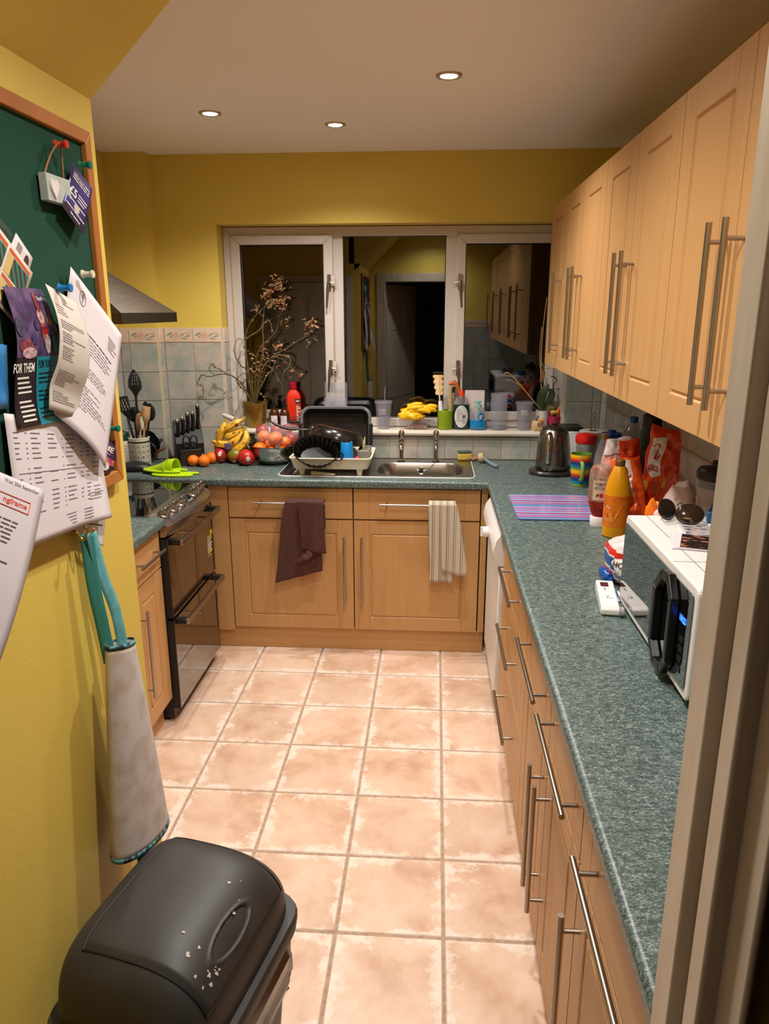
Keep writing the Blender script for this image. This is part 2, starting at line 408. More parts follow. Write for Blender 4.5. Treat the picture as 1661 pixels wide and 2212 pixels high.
# hall door, swung open into the hall
def panel_door(name, label, loc, rotz, w=.70, h=1.95):
    d = thing(name, label, 'door', loc, rotz); d['kind'] = 'structure'
    mb = MB().box(0, w, 0, .04, .005, h)
    obj('door_leaf', mb, WHITEGLOSS, d, bevel=.002)
    for z0, z1 in ((.12, .72), (.80, 1.42), (1.50, 1.84)):
        for x0, x1 in ((.09, w/2-.03), (w/2+.03, w-.09)):
            for s in (-1, 1):
                y = -.006 if s < 0 else .04
                p = MB().box(x0, x1, y, y+.006, z0, z1)
                obj('door_panel', p, WHITEGLOSS, d, bevel=.005)
    obj('door_knob', MB().lathe([(.01, 0), (.01, .025), (.024, .035), (.026, .048), (.018, .06), (.001, .063)], (w-.06, 0, 1.0), 16, tilt=Matrix.Rotation(PI/2, 3, 'X')), DULLCHROME, d)
    return d
panel_door('door_1', 'white panelled hall door standing open behind the doorway', (DX0-.04, -2.745, 0), rad(-66))
dd = panel_door('door_2', 'white panelled cupboard door under the stairs behind the partition', (-.84, YP+.045, 0), PI, .70, 1.93)
dtr = MB().box(-1.60, -1.545, YP, YP+.02, 0, 1.99).box(-.835, -.78, YP, YP+.02, 0, 1.99).box(-1.545, -.835, YP, YP+.02, 1.935, 1.99)
struct('trim_2', dtr, WHITEGLOSS, 'white frame around the cupboard door under the stairs', 'door frame', bevel=.003)

# ---- wall tiles
tmesh = {}
ROWS = [(.912, 1.075), (1.075, 1.227), (1.227, 1.379), (1.379, 1.531)]
BR = (1.531, 1.608)
G = .0016
flor = MB()
def _leaf(x0, z0, x1, z1, w, n=5):
    d = Vector((x1-x0, z1-z0)); p = Vector((-d.y, d.x)).normalized()
    a = []; b = []
    for i in range(n+1):
        t = i/n; c = Vector((x0, z0))+d*t; h = w*math.sin(PI*t)*.5+.0004
        a.append(c+p*h); b.append(c-p*h)
    pts = a+b[::-1]
    flor.add([(q.x, -.0072, q.y) for q in pts], [tuple(range(len(pts)))])
flor.m = 0
for sx in (1,):
    for a in ((-.066, -.004, -.028, .016, .012), (-.05, -.014, -.024, .004, .008), (.008, -.006, .04, .012, .008), (.03, -.012, .07, .0, .008), (.012, -.014, .052, -.022, .007)):
        _leaf(*a)
    flor.m = 1
    for k in range(6):
        a = k*PI/3+.3; _leaf(-.012, 0, -.012+.019*math.cos(a), .019*math.sin(a), .014)
    for k in range(3):
        a = .3+k*.6; _leaf(.048, .004, .048+.018*math.cos(a), .004+.016*math.sin(a), .01)
    for zz in (-.034, .034):
        for k in range(9): _leaf(-.068+k*.0155, zz, -.057+k*.0155, zz, .0025)
florme = mesh(flor, 'floral_print', [mat('motif_green', lin(140, 148, 132), .4), mat('motif_peach', lin(206, 164, 136), .4)], 0)
def wtile(parent, a0, a1, z0, z1, place, border=False):
    w, h = a1-a0-2*G, z1-z0-2*G
    if w < .012: return
    k = (round(w, 3), round(h, 3), border)
    if k not in tmesh:
        me = tile_mesh(w, h, .007, BORDT if border else WALLT, .0018, 'border_tile' if border else 'wall_tile')
        me.transform(Matrix.Rotation(PI/2, 4, 'X')); tmesh[k] = me
    o = obj('border_tile' if border else 'wall_tile', tmesh[k], None, parent)
    loc, rz = place((a0+a1)/2, (z0+z1)/2); o.location = loc; o.rotation_euler = (0, 0, rz)
    if border and w > .12: obj('floral_print', florme, None, o)
def twall(parent, edges, place, rows=ROWS, border=True):
    for a0, a1 in zip(edges, edges[1:]):
        for z0, z1 in rows: wtile(parent, a0, a1, z0, z1, place)
        if border: wtile(parent, a0, a1, BR[0], BR[1], place, True)
PB = lambda a, z: ((a, YB-.001, z), 0)
PBX = lambda a, z: ((a, .684, z), 0)
PS = lambda a, z: ((-1.509, a, z), PI/2)
PRV = lambda a, z: ((OX0+.001, a, z), PI/2)
PRR = lambda a, z: ((OX1-.001, a, z), -PI/2)
PR = lambda a, z: ((XR-.001, a, z), -PI/2)
PLW = lambda a, z: ((XL+.001, a, z), PI/2)
twall(wall_back, [-1.502, -1.347, -1.192], PB)
twall(wall_back, [-1.713, -1.664, -1.511], PBX)
twall(wall_back, [.691, .757], PS)
twall(wall_back, [.767, .868], PRV, ROWS[1:])
twall(wall_back, [.767, .868], PRR, ROWS[1:])
twall(wall_back, [.637, .784, .828], PB)
e = [-1.203]
while e[-1] < .62: e.append(e[-1]+.152)
e[-1] = .637; e[0] = -1.192
twall(wall_back, e, PB, [(.912, 1.036)], False)
e = [YB-.008-.152*k for k in range(23)]; e[-1] = YR+.004
twall(wall_right, e[::-1], PR)
e = [.677-.152*k for k in range(9)]
twall(wall_left, e[::-1], PLW)
e = [DX1+.024+.152*k for k in range(5)]; e[-1] = XR-.009
twall(wall_rear, e, lambda a, z: ((a, YR+.001, z), PI))
obj('grout', MB().box(-1.509, OX0, YB-.0035, YB, .91, 1.608).box(XL, -1.512, .6815, .685, .91, 1.608).box(-1.51, -1.5065, .685, YB, .91, 1.608)
    .box(OX1, XR, YB-.0035, YB, .91, 1.608).box(OX0, OX1, YB-.0035, YB, .91, 1.035).box(OX0, OX0+.0035, YB, .87, 1.07, 1.608).box(OX1-.0035, OX1, YB, .87, 1.07, 1.608), WGROUT, wall_back, 0)
obj('grout', MB().box(XR-.0035, XR, YR, YB, .91, 1.608), WGROUT, wall_right, 0)
obj('grout', MB().box(XL, XL+.0035, -.54, .68, .91, 1.608), WGROUT, wall_left, 0)
obj('grout', MB().box(DX1+.022, XR, YR, YR+.0035, .91, 1.608), WGROUT, wall_rear, 0)

# ---- window
win = thing('window_1', 'white three-light kitchen window with dark night glass', 'window', (0, .87, 1.07)); win['kind'] = 'structure'
def wb_(x0, x1, z0, z1, y0=0, y1=.06): return MB().box(x0, x1, y0, y1, z0-1.07, z1-1.07)
def frame4(x0, x1, z0, z1, w, y0, y1, mb=None):
    mb = mb or MB(); z0 -= 1.07; z1 -= 1.07
    o = [(x0, z0), (x1, z0), (x1, z1), (x0, z1)]; i = [(x0+w, z0+w), (x1-w, z0+w), (x1-w, z1-w), (x0+w, z1-w)]
    for k in range(4):
        l = (k+1) % 4
        mb.prism([o[k], o[l], i[l], i[k]], y0, y1, lambda x, z, y: (x, y, z))
    return mb
WX0, WX1, WZ0, WZ1 = -1.183, .628, 1.071, 2.12
fm = frame4(WX0, WX1, WZ0, WZ1, .048, 0, .07)
fm.box(-.622, -.545, .012, .07, .04, 1.01).box(-.002, .075, .012, .07, .04, 1.01)
obj('window_frame', fm, UPVC, win, bevel=.004)
for n, (x0, x1) in enumerate(((-1.142, -.600), (.055, .588))):
    s = obj('casement', frame4(x0, x1, 1.112, 2.078, .048, -.012, .05), UPVC, win, bevel=.005)
    for yy in (.012, .030):
        obj('pane', MB().box(x0+.045, x1-.045, yy, yy+.004, .088, .962), GLASS, s, 0)
    obj('glazing_gasket', frame4(x0+.045, x1-.045, 1.157, 2.033, .006, -.002, .01), BLACKM, s, 0)
    hx = x1-.018 if n == 0 else x0+.018
    sg = 1 if n == 0 else -1
    for hz in (1.83, 1.385):
        z = hz-1.07
        h = MB().box(hx-.009, hx+.009, -.024, -.012, z-.028, z+.05)
        h.tube([(hx, -.026, z+.012), (hx, -.04, z+.012)], .009, 10)
        h.tube([(hx, -.036, z+.012), (hx-.004*sg, -.044, z-.02), (hx-.012*sg, -.04, z-.12)], [.009, .008, .005], 8)
        h.tube([(hx, -.034, z+.008), (hx+.03*sg, -.03, z+.004)], [.006, .004], 8)
        hh = obj('window_handle', h, DULLCHROME, s)
        obj('striker_plate', MB().box(hx+.022*sg-.008, hx+.022*sg+.008, -.013, -.0, z-.01, z+.04), UPVC, win, bevel=.002)
for yy in (.022, .040):
    obj('pane', MB().box(-.548, .001, yy, yy+.004, .045, 1.005), GLASS, win, 0)
obj('glazing_gasket', frame4(-.548, .001, 1.113, 2.078, .006, .014, .03), BLACKM, win, 0)
nose = [(-.105, -.004), (-.128, -.004), (-.137, -.009), (-.14, -.018), (-.137, -.027), (-.128, -.033), (-.105, -.034), (.0, -.034), (.0, -.004)]
sl = MB().prism([(y, z+.004) for y, z in nose], OX0+.003, OX1-.003, lambda y, z, x: (x, y, z))
sill = struct('window_sill', sl, WHITEGLOSS, 'white window sill with a rounded nose above the sink', 'window sill'); sill.location = (0, .868, 1.07)
struct('night_backdrop', MB().box(-6, 6, 8, 8.1, -1, 5), mat('night_dark', lin(8, 8, 9), .9), 'black night garden beyond the window', 'backdrop', smooth=0)  # added flat sheet, the darkness of night put into its colour

# ---- recessed ceiling lamps
LENS = mat('lamp_lens', (1, 1, 1, 1), .3, emit=(1, .93, .82, 1), estr=60)
names = ['lit downlight nearest the wall cupboards', 'lit downlight at the left above the cooker', 'lit downlight in the middle nearest the window',
         'lit downlight above the middle of the floor', 'unseen lit downlight guessed just inside the doorway']
for (x, y), lb in zip(LAMPS, names):
    t = thing('ceiling_downlight', lb, 'ceiling lamp', (x, y, ZC), 0, 'recessed ceiling downlights')
    obj('trim_ring', MB().lathe([(.029, .002), (.029, -.004), (.034, -.006), (.043, -.005), (.0455, 0)], (0, 0, 0), 28, cap0=False, cap1=False), mat('lamp_ring', lin(196, 176, 150), .35, .6), t)
    obj('lens', MB().lathe([(.001, -.0035), (.022, -.0035), (.029, -.002)], (0, 0, 0), 24, cap1=False), LENS, t)
    ld = bpy.data.lights.new('spot', 'SPOT'); ld.energy = LAMP_W; ld.color = LAMP_COL; ld.spot_size = rad(142); ld.spot_blend = 1.0; ld.shadow_soft_size = .028
    lo = bpy.data.objects.new('lamp_bulb', ld); COL.objects.link(lo); lo.parent = t; lo.location = (0, 0, -.035)
# ================================================================== cabinets
IN = .075
def panel(w, h, t=.018, door=True, inset=IN):
    g = .0014
    xs = [0, inset-g, inset, inset+g]
    zs = [0]
    if door:
        j = inset+.005; xs += [j, j+.005, j+.012]
        zi = .066; zs += [zi, zi+.005, zi+.012]
    xs = xs+[w-x for x in xs[::-1]]
    zs = zs+[h-z for z in zs[::-1]]
    gx = {2, len(xs)-3}
    if door: rx = (5, len(xs)-6); rz = (2, len(zs)-3)
    mb = MB(); nx = len(xs)
    for jz, z in enumerate(zs):
        for ix, x in enumerate(xs):
            d = 0
            if ix in gx: d = .0018
            if door and ((ix in rx and rz[0] <= jz <= rz[1]) or (jz in rz and rx[0] <= ix <= rx[1])): d = .0058
            mb.v.append((x, d, z))
    for jz in range(len(zs)-1):
        for ix in range(nx-1):
            a = jz*nx+ix; mb.face((a, a+1, a+1+nx, a+nx))
    n = len(mb.v)
    mb.v += [(0, t, 0), (w, t, 0), (w, t, h), (0, t, h)]
    mb.face((n, n+3, n+2, n+1))
    top = (len(zs)-1)*nx
    mb.face([n, n+1]+[i for i in range(nx)][::-1]); mb.face([n+2, n+3]+[top+i for i in range(nx)])
    mb.face([n+3, n]+[j*nx for j in range(len(zs))]); mb.face([n+1, n+2]+[j*nx+nx-1 for j in range(len(zs))][::-1])
    return mb
def bar(mb, a, b, off=.036, r=.006, rp=.0045, inset=.035):
    """bar handle between local points a and b (on the front plane), standing off in -y"""
    a, b = Vector(a), Vector(b); d = (b-a).normalized(); o = Vector((0, -off, 0))
    mb.tube([a+o, b+o], r, 12)
    for p in (a+d*inset, b-d*inset): mb.tube([p, p+o], rp, 8)
    return mb
def front(name, parent, x0, x1, z0, z1, door, hnd, woodm):
    mb = panel(x1-x0, z1-z0, door=door)
    o = obj(name, mb, woodm, parent, smooth=0); o.location = (x0, 0, z0)
    w, h = x1-x0, z1-z0
    hb = MB()
    if hnd[0] == 'h':
        L = hnd[1]; zc = hnd[2] if len(hnd) > 2 else h/2
        bar(hb, (w/2-L/2, 0, zc), (w/2+L/2, 0, zc))
    else:
        xx = .04 if hnd[0] == 'l' else w-.04
        bar(hb, (xx, 0, hnd[1]), (xx, 0, hnd[2]))
    obj('handle', hb, BARM, o)
    return o
def base_unit(label, loc, rotz, w, layout, depth=.53, hand='r', hl=.355, group=None, ctop=.868):
    t = thing('base_cabinet', label, 'cabinet', loc, rotz, group)
    obj('carcass', MB().box(.001, w-.001, .0185, depth, .12, ctop), WOODI, t, 0)
    g = .002
    if layout == 'dd':
        front('drawer', t, g, w-g, .708, .860, False, ('h', hl, .082), WOODX)
        front('door', t, g, w-g, .122, .700, True, (hand, .143, .500), WOODV)
    else:
        for z0, z1, hz in ((.708, .860, .082), (.424, .700, .145), (.122, .416, .170)):
            front('drawer', t, g, w-g, z0, z1, False, ('h', hl, hz), WOODX)
    return t
YD = .25   # door plane of the back run
base_unit('beech sink cabinet with the brown towel, left of the pair', (-1.0585, YD, 0), 0, .618, 'dd', .43, 'r', ctop=.73)
base_unit('beech sink cabinet with the striped towel, right of the pair', (-.4385, YD, 0), 0, .618, 'dd', .43, 'l', ctop=.73)
tag(obj('filler_panel', MB().box(-1.157, -1.062, YD-.002, YD+.018, .10, .866), WOODV, None, 0, bevel=.001), 'tall beech filler panel beside the cooker', 'panel')
tag(obj('filler_panel', MB().box(.184, .214, YD, YD+.02, .122, .866), WOODV, None, 0, bevel=.001), 'narrow beech filler strip beside the white dishwasher', 'panel')
tag(obj('plinth', MB().box(-1.155, .214, .27, .288, .001, .119), WOODX, None, 0, bevel=.001), 'beech plinth under the sink cabinets', 'plinth')
XD = .228  # door plane of the right run
R90 = -PI/2
base_unit('beech drawer cabinet with three drawers beside the dishwasher', (XD, -.462, 0), R90, .742, '3', .56, hl=.355)
base_unit('beech cabinet between the three-drawer one and its near neighbour', (XD, -1.206, 0), R90, .444, 'dd', .56, 'r')
base_unit('beech cabinet whose door handle pairs with its far neighbour', (XD, -1.652, 0), R90, .378, 'dd', .56, 'l')
base_unit('beech cabinet nearest the doorway under the worktop', (XD, -2.032, 0), R90, .54, 'dd', .56, 'l')
tag(obj('plinth', MB().box(.272, .29, -2.58, -.465, .001, .119), WOODX, None, 0), 'beech plinth under the right-hand cabinets', 'plinth')
XLD = -1.135
base_unit('narrow beech cabinet left of the cooker', (XLD, -.785, 0), PI/2, .302, 'dd', .56, 'l', hl=.235)
tag(obj('plinth', MB().box(-1.20, -1.18, -.785, -.483, .001, .119), WOODX, None, 0), 'short beech plinth under the narrow cabinet by the cooker', 'plinth')
# wall cupboards
XU = .488
def wall_unit(label, y1, y0, hand):
    w = y1-y0
    t = thing('wall_cabinet', label, 'cabinet', (XU, y1, 1.443), R90, 'beech wall cupboards in a row')
    obj('carcass', MB().box(.0005, w-.0005, .0185, XR-XU-.009, 0, .714), WOODI, t, 0)
    front('door', t, .0015, w-.0015, 0, .714, True, (hand, .07, .41), WOODV)
    return t
ys = [.53, .125, -.245, -.61, -.985, -1.36, -1.735, -2.10, -2.46]
labs = ['beech wall cupboard nearest the window with a single handle', 'second beech wall cupboard from the window', 'third beech wall cupboard from the window',
        'fourth beech wall cupboard from the window', 'fifth beech wall cupboard from the window', 'sixth beech wall cupboard, above the microwave, with a long handle on its near side',
        'seventh beech wall cupboard, mostly behind the door frame', 'last beech wall cupboard, hidden behind the door frame']
for k in range(8):
    hand = 'rrlrlrlr'[k]
    wall_unit(labs[k], ys[k], ys[k+1], 'r' if hand == 'r' else 'l')

# ------------------------------------------------------------------ worktops
ZW = .91
def slab(cells_x, cells_y, inside, z0, z1):
    mb = MB(); idx = {}
    def vid(i, j, top):
        k = (i, j, top)
        if k not in idx: idx[k] = len(mb.v); mb.v.append((cells_x[i], cells_y[j], z1 if top else z0))
        return idx[k]
    nx, ny = len(cells_x)-1, len(cells_y)-1
    ok = lambda i, j: 0 <= i < nx and 0 <= j < ny and inside((cells_x[i]+cells_x[i+1])/2, (cells_y[j]+cells_y[j+1])/2)
    for i in range(nx):
        for j in range(ny):
            if not ok(i, j): continue
            mb.face((vid(i, j, 1), vid(i+1, j, 1), vid(i+1, j+1, 1), vid(i, j+1, 1)))
            mb.face((vid(i, j, 0), vid(i, j+1, 0), vid(i+1, j+1, 0), vid(i+1, j, 0)))
            for di, dj, a, b in ((0, -1, (i, j), (i+1, j)), (1, 0, (i+1, j), (i+1, j+1)), (0, 1, (i+1, j+1), (i, j+1)), (-1, 0, (i, j+1), (i, j))):
                if not ok(i+di, j+dj):
                    mb.face((vid(*a, 0), vid(*b, 0), vid(*b, 1), vid(*a, 1)))
    return mb
YF, XF = .213, .208
def ins(x, y):
    if y > .683 and x < -1.512: return False
    if -.79 < x < .125 and .31 < y < .70: return False
    return y > YF or x > XF
wt = slab([XL+.003, -1.512, -.79, .125, XF, XR-.001], [YR+.01, YF, .31, .683, .70, YB-.001], ins, ZW-.04, ZW)
worktop = tag(obj('worktop', wt, WORKT, None, bevel=.012, seg=4), 'green speckled L-shaped worktop around the sink and along the right', 'worktop')
j = obj('joint_strip', MB().box(XF+.015, XR-.012, .185, .1865, ZW-.001, ZW+.0004), mat('joint_line', lin(60, 66, 62), .5), worktop, 0)
tag(obj('worktop', MB().box(XL+.003, -1.106, -.80, -.480, ZW-.04, ZW), WORKT, None, bevel=.012, seg=4), 'short piece of green speckled worktop left of the cooker', 'worktop')

# ------------------------------------------------------------------ sink
sk = thing('sink', 'stainless steel inset sink with drainer under the window', 'sink', (0, 0, ZW))
SX0, SX1, SY0, SY1 = -.815, .15, .288, .722
def ring(x0, x1, y0, y1, r, z, n=6): return [(x, y, z) for x, y in rrect(x0, x1, y0, y1, r, n)]
bm = bmesh.new()
def loop(pts):
    vs = [bm.verts.new(p) for p in pts]
    return [bm.edges.new((vs[i], vs[(i+1) % len(vs)])) for i in range(len(vs))]
BX = (-.335, .10, .325, .64); DXR = (-.785, -.385, .325, .69)
E1 = loop(ring(SX0+.006, SX1-.006, SY0+.006, SY1-.006, .035, .004))+loop(ring(*BX, .09, .003))+loop(ring(*DXR, .03, .003))
bmesh.ops.triangle_fill(bm, use_beauty=True, use_dissolve=False, edges=E1, normal=(0, 0, 1))
me = bpy.data.meshes.new('deck'); bm.to_mesh(me); bm.free(); me.materials.append(STEELX)
obj('deck', me, None, sk)
rim = MB(); loft(rim, [ring(SX0, SX1, SY0, SY1, .04, .0005), ring(SX0+.001, SX1-.001, SY0+.001, SY1-.001, .04, .005), ring(SX0+.006, SX1-.006, SY0+.006, SY1-.006, .035, .004)], False, False)
obj('rim', rim, STEELX, sk)
bs = MB(); b0 = BX
def insr(q, d, r, z): return ring(q[0]+d, q[1]-d, q[2]+d, q[3]-d, r, z)
loft(bs, [insr(b0, 0, .09, .003), insr(b0, .004, .088, -.004), insr(b0, .012, .085, -.06), insr(b0, .02, .08, -.125), insr(b0, .04, .07, -.145), insr(b0, .09, .05, -.15)])
obj('basin', bs, STEELX, sk, 60)
db = MB(); loft(db, [insr(DXR, 0, .03, .003), insr(DXR, .004, .028, -.003), insr(DXR, .01, .024, -.005)])
obj('drainer', db, STEELX, sk, 60)
for k in range(11):
    y = .36+k*.029; obj('drainer_rib', MB().tube([(DXR[0]+.03, y, -.005), (DXR[1]-.012, y, -.005)], .004, 8, flat=.9), STEELX, sk)
sb = MB(); sb.tube(ring(SX0-.001, SX1+.001, SY0-.001, SY1+.001, .04, .001), .0035, 6, closed=True)
obj('sealant_bead', sb, WHITEP, sk)
ov = MB().lathe([(.021, 0), (.021, .004), (.013, .005), (.011, .001)], (-.115, .628, -.036), 18, cap0=False, tilt=Matrix.Rotation(PI/2+.12, 3, 'X')); ov.m = 1
ov.ell((-.115, .622, -.036), .011, .008, .011, 12, 8)
obj('overflow', ov, [CHROME, BLACKM], sk)
ch = bez([(-.034, .66, .006), (-.05, .63, -.002), (-.08, .625, -.03), (-.105, .622, -.036)], 5)
obj('plug_chain', MB().tube(ch, .0016, 6), CHROME, sk)
tap0 = None
for x, lb in ((-.222, 'left chrome pillar tap behind the sink basin'), (-.038, 'right chrome pillar tap behind the sink basin')):
    if tap0 is None:
        t = thing('sink_tap', lb, 'tap', (x, .682, ZW+.005), 0, 'pair of chrome sink taps')
        obj('tap_body', MB().lathe([(.021, 0), (.021, .004), (.011, .012), (.010, .04), (.014, .075), (.0155, .1), (.013, .112)], seg=20), CHROME, t)
        obj('tap_spout', MB().tube(bez([(0, 0, .085), (0, -.03, .10), (0, -.06, .092), (0, -.072, .078)], 5), [.012]*10+[.010]*5+[.0095], 12), CHROME, t)
        obj('tap_head', MB().lathe([(.011, .112), (.0165, .118), (.0175, .135), (.0165, .155), (.012, .163), (.002, .166)], seg=20), CHROME, t)
        tap0 = t
    else:
        c = copytree(tap0); c.location = (x, .687, ZW+.005); c['label'] = lb

# ------------------------------------------------------------------ cooker
ck = thing('cooker', 'freestanding black and steel double oven cooker at the left', 'cooker', (-1.105, .125, 0), PI/2+PI)
# local frame: rotated -90deg would face -x, so use +90deg: local -y faces +x, local x runs to +y
ck.rotation_euler = (0, 0, PI/2); ck.location = (-1.105, -.475, 0)
cw = .60
obj('body', MB().box(.002, cw-.002, .03, .60, .02, .89), BLACKP, ck, bevel=.003)
obj('plinth', MB().box(.02, cw-.02, .06, .58, .001, .03), BLACKM, ck, 0)
obj('hob_glass', MB().box(.0, cw, .085, .605, .89, .909), BLACKG, ck, bevel=.003)
obj('hob_trim', MB().box(0, cw, .604, .612, .885, .912).box(-.002, .002, .085, .605, .885, .911).box(cw-.002, cw+.002, .085, .605, .885, .911), STEEL, ck)
def bulge(x): return -.032*(1-((x/cw)*2-1)**2)-.006
cp = MB()
def CP(u, v):
    x = u*cw; b = bulge(x)
    prof = [(.088, .909), (.07, .911), (b+.012, .877), (b+.002, .870), (b, .860), (b+.004, .838), (b+.012, .826), (.03, .824)]
    k = v*(len(prof)-1); i = min(int(k), len(prof)-2); f = k-i
    return (x, prof[i][0]*(1-f)+prof[i+1][0]*f, prof[i][1]*(1-f)+prof[i+1][1]*f)
cp.grid(CP, 24, 7)
n = len(cp.v)
for u in (0, 1):
    i0 = len(cp.v); cp.v += [CP(u, k/7) for k in range(8)]; cp.face(range(i0, i0+8) if u else list(range(i0, i0+8))[::-1])
obj('control_panel', cp, STEELX, ck, 30)
def on_panel(x, s):
    b = bulge(x)+.012; y0, z0, y1, z1 = .07, .911, b, .877
    return Vector((x, y0+(y1-y0)*s, z0+(z1-z0)*s)), Vector((0, -(z0-z1), (y0-y1))).normalized()
for x in (.075, .165, .255, .425, .495, .55):
    p, nn = on_panel(x, .45)
    q = nn.to_track_quat('Z', 'Y').to_matrix()
    kb = MB().lathe([(.026, 0), (.026, .004), (.022, .008), (.021, .02), (.019, .023)], p, 22, tilt=q)
    g = MB().box(-.005, .005, -.023, .023, .018, .042)
    g.v = [tuple(p+q @ (Matrix.Rotation(PI/2*1.0, 3, 'Z') @ Vector(v))) for v in g.v]
    k = obj('control_knob', kb, STEEL, ck)
    obj('knob_grip', g, STEEL, k, bevel=.002)
p, nn = on_panel(.34, .5); q = nn.to_track_quat('Z', 'Y').to_matrix()
dsp = MB().box(-.045, .045, -.024, .024, -.004, .0025); dsp.v = [tuple(p+q @ Vector(v)) for v in dsp.v]
dp = obj('clock_display', dsp, BLACKG, ck, bevel=.001)
fr_ = MB()
for a in ((-.048, .048, .024, .027), (-.048, .048, -.027, -.024), (-.048, -.045, -.027, .027), (.045, .048, -.027, .027)): fr_.box(a[0], a[1], a[2], a[3], -.004, .004)
fr_.v = [tuple(p+q @ Vector(v)) for v in fr_.v]; obj('display_bezel', fr_, STEEL, dp)
for x in (-.02, 0, .02):
    bt = MB().lathe([(.006, .002), (.005, .006)], (x, -.012, 0), 10)
    bt.v = [tuple(p+q @ Vector(v)) for v in bt.v]; obj('display_button', bt, mat('grey_button', lin(150, 150, 155), .3), dp)
for x in (.08, .39):
    p, nn = on_panel(x-.03, .93); obj('indicator_light', MB().ell(p, .004, .004, .003, 10, 6), mat('red_lens', lin(170, 20, 40), .2), ck)
for z0, z1, hz, hn in ((.478, .818, .795, 'upper'), (.065, .466, .452, 'lower')):
    d = obj('oven_door', MB().box(.004, cw-.004, 0, .028, z0, z1), OVENGL, ck, bevel=.002, label=hn+' mirror-dark oven door')
    for ea in (0, cw-.004): obj('door_edge', MB().box(ea, ea+.004, .0, .03, z0, z1), BLACKP, d, 0)
    hb = MB(); hb.m = 0; hb.box(.03, cw-.03, -.052, -.04, hz-.012, hz+.012); hb.m = 1
    hb.box(.03, .055, -.042, 0, hz-.012, hz+.012).box(cw-.055, cw-.03, -.042, 0, hz-.012, hz+.012)
    obj('oven_handle', hb, [STEELX, BLACKP], d, bevel=.002)
stk = MB(); SF = lambda x, z: (x, -.0006, z)
stk.m = 0
for k, (a, b) in enumerate(((.50, .57), (.50, .55), (.50, .57), (.50, .56), (.50, .555))): quadp(stk, SF, a, b, .650-k*.012, .657-k*.012)
quadp(stk, SF, .505, .545, .575, .579)
stk.m = 1
quadp(stk, SF, .50, .575, .662, .671); quadp(stk, SF, .50, .57, .588, .598); quadp(stk, SF, .545, .58, .668, .69)
obj('sticker_print', stk, [mat('sticker_white', lin(214, 206, 190), .5), mat('sticker_yellow', lin(214, 186, 24), .5)], ck, 0)

# ------------------------------------------------------------------ cooker hood
hd = thing('cooker_hood', 'steel pyramid cooker hood on the left wall', 'cooker hood', (XL, -.19, 1.648))
hm = MB(); hx = .52
r0 = [(.001, -.30, 0), (hx, -.30, 0), (hx, .30, 0), (.001, .30, 0)]
r1 = [(a, b, .04) for a, b, _ in r0]
r2 = [(.001, -.12, .245), (.23, -.12, .245), (.23, .12, .245), (.001, .12, .245)]
loft(hm, [r0, r1], True, False)
obj('hood_rim', hm, mat('hood_rim_steel', lin(120, 110, 100), .3, 1), hd, 0)
obj('hood_canopy', loft(MB(), [r1, r2], False, False), HOODM, hd, 0)
obj('hood_chimney', MB().box(.001, .23, -.12, .12, .245, ZC-1.648-.002), HOODM, hd, 0)

# ------------------------------------------------------------------ dishwasher
dw = thing('dishwasher', 'white dishwasher under the worktop corner', 'dishwasher', (.215, .185, 0), R90)
obj('cabinet_body', MB().box(.004, .596, .03, .57, .02, .85), WHITEP, dw, 0)
obj('door_front', MB().box(0, .60, 0, .03, .115, .705), WHITEP, dw, bevel=.006)
obj('kick_plate', MB().box(.01, .59, .03, .05, .02, .11), mat('dishwasher_kick', lin(190, 184, 178), .4), dw, bevel=.002)
for fx in (.04, .56): obj('adjusting_foot', MB().lathe([(.018, .001), (.018, .02)], (fx, .06, 0), 12), BLACKP, dw)
pr_ = [(.03, .71), (-.004, .712), (-.022, .735), (-.026, .77), (-.016, .815), (.004, .845), (.03, .85)]
obj('control_fascia', MB().prism(pr_, 0, .60, lambda y, z, x: (x, y, z)), WHITEP, dw, bevel=.002)
kn = MB().lathe([(.024, 0), (.023, .02), (.02, .024), (.002, .025)], (.30, -.024, .765), 22, tilt=Matrix.Rotation(PI/2, 3, 'X')); kn.box(.296, .304, -.058, -.045, .745, .787)
obj('programme_dial', kn, WHITEP, dw)
for k in range(4): obj('push_button', MB().lathe([(.007, 0), (.006, .006)], (.37+k*.035, -.023, .77), 10, tilt=Matrix.Rotation(PI/2, 3, 'X')), mat('button_grey', lin(120, 112, 106), .4), dw)
# ================================================================== noticeboard wall
nb = thing('noticeboard', 'green felt noticeboard in a pine frame on the yellow wall', 'noticeboard', (XP, -2.115, 1.36))
BY0, BY1, BZ0, BZ1 = -.385, .358, 0, .651
FELT = mat('green_felt', lin(4, 66, 47), .95, col2=lin(2, 54, 38), scale=300, bump=.5)
obj('felt_panel', MB().box(.0, .010, BY0, BY1, BZ0, BZ1), FELT, nb, 0)
fw = .024
for nm, q in (('frame_bar', [(BY0, BZ1), (BY1, BZ1), (BY1-fw, BZ1-fw), (BY0+fw, BZ1-fw)]), ('frame_bar', [(BY0, BZ0), (BY0+fw, BZ0+fw), (BY1-fw, BZ0+fw), (BY1, BZ0)]),
              ('frame_bar', [(BY1, BZ0), (BY1-fw, BZ0+fw), (BY1-fw, BZ1-fw), (BY1, BZ1)]), ('frame_bar', [(BY0, BZ0), (BY0, BZ1), (BY0+fw, BZ1-fw), (BY0+fw, BZ0+fw)])):
    obj(nm, MB().prism(q, .0, .019, lambda y, z, x: (x, y, z)), FRAMEW, nb, 0, bevel=.002)
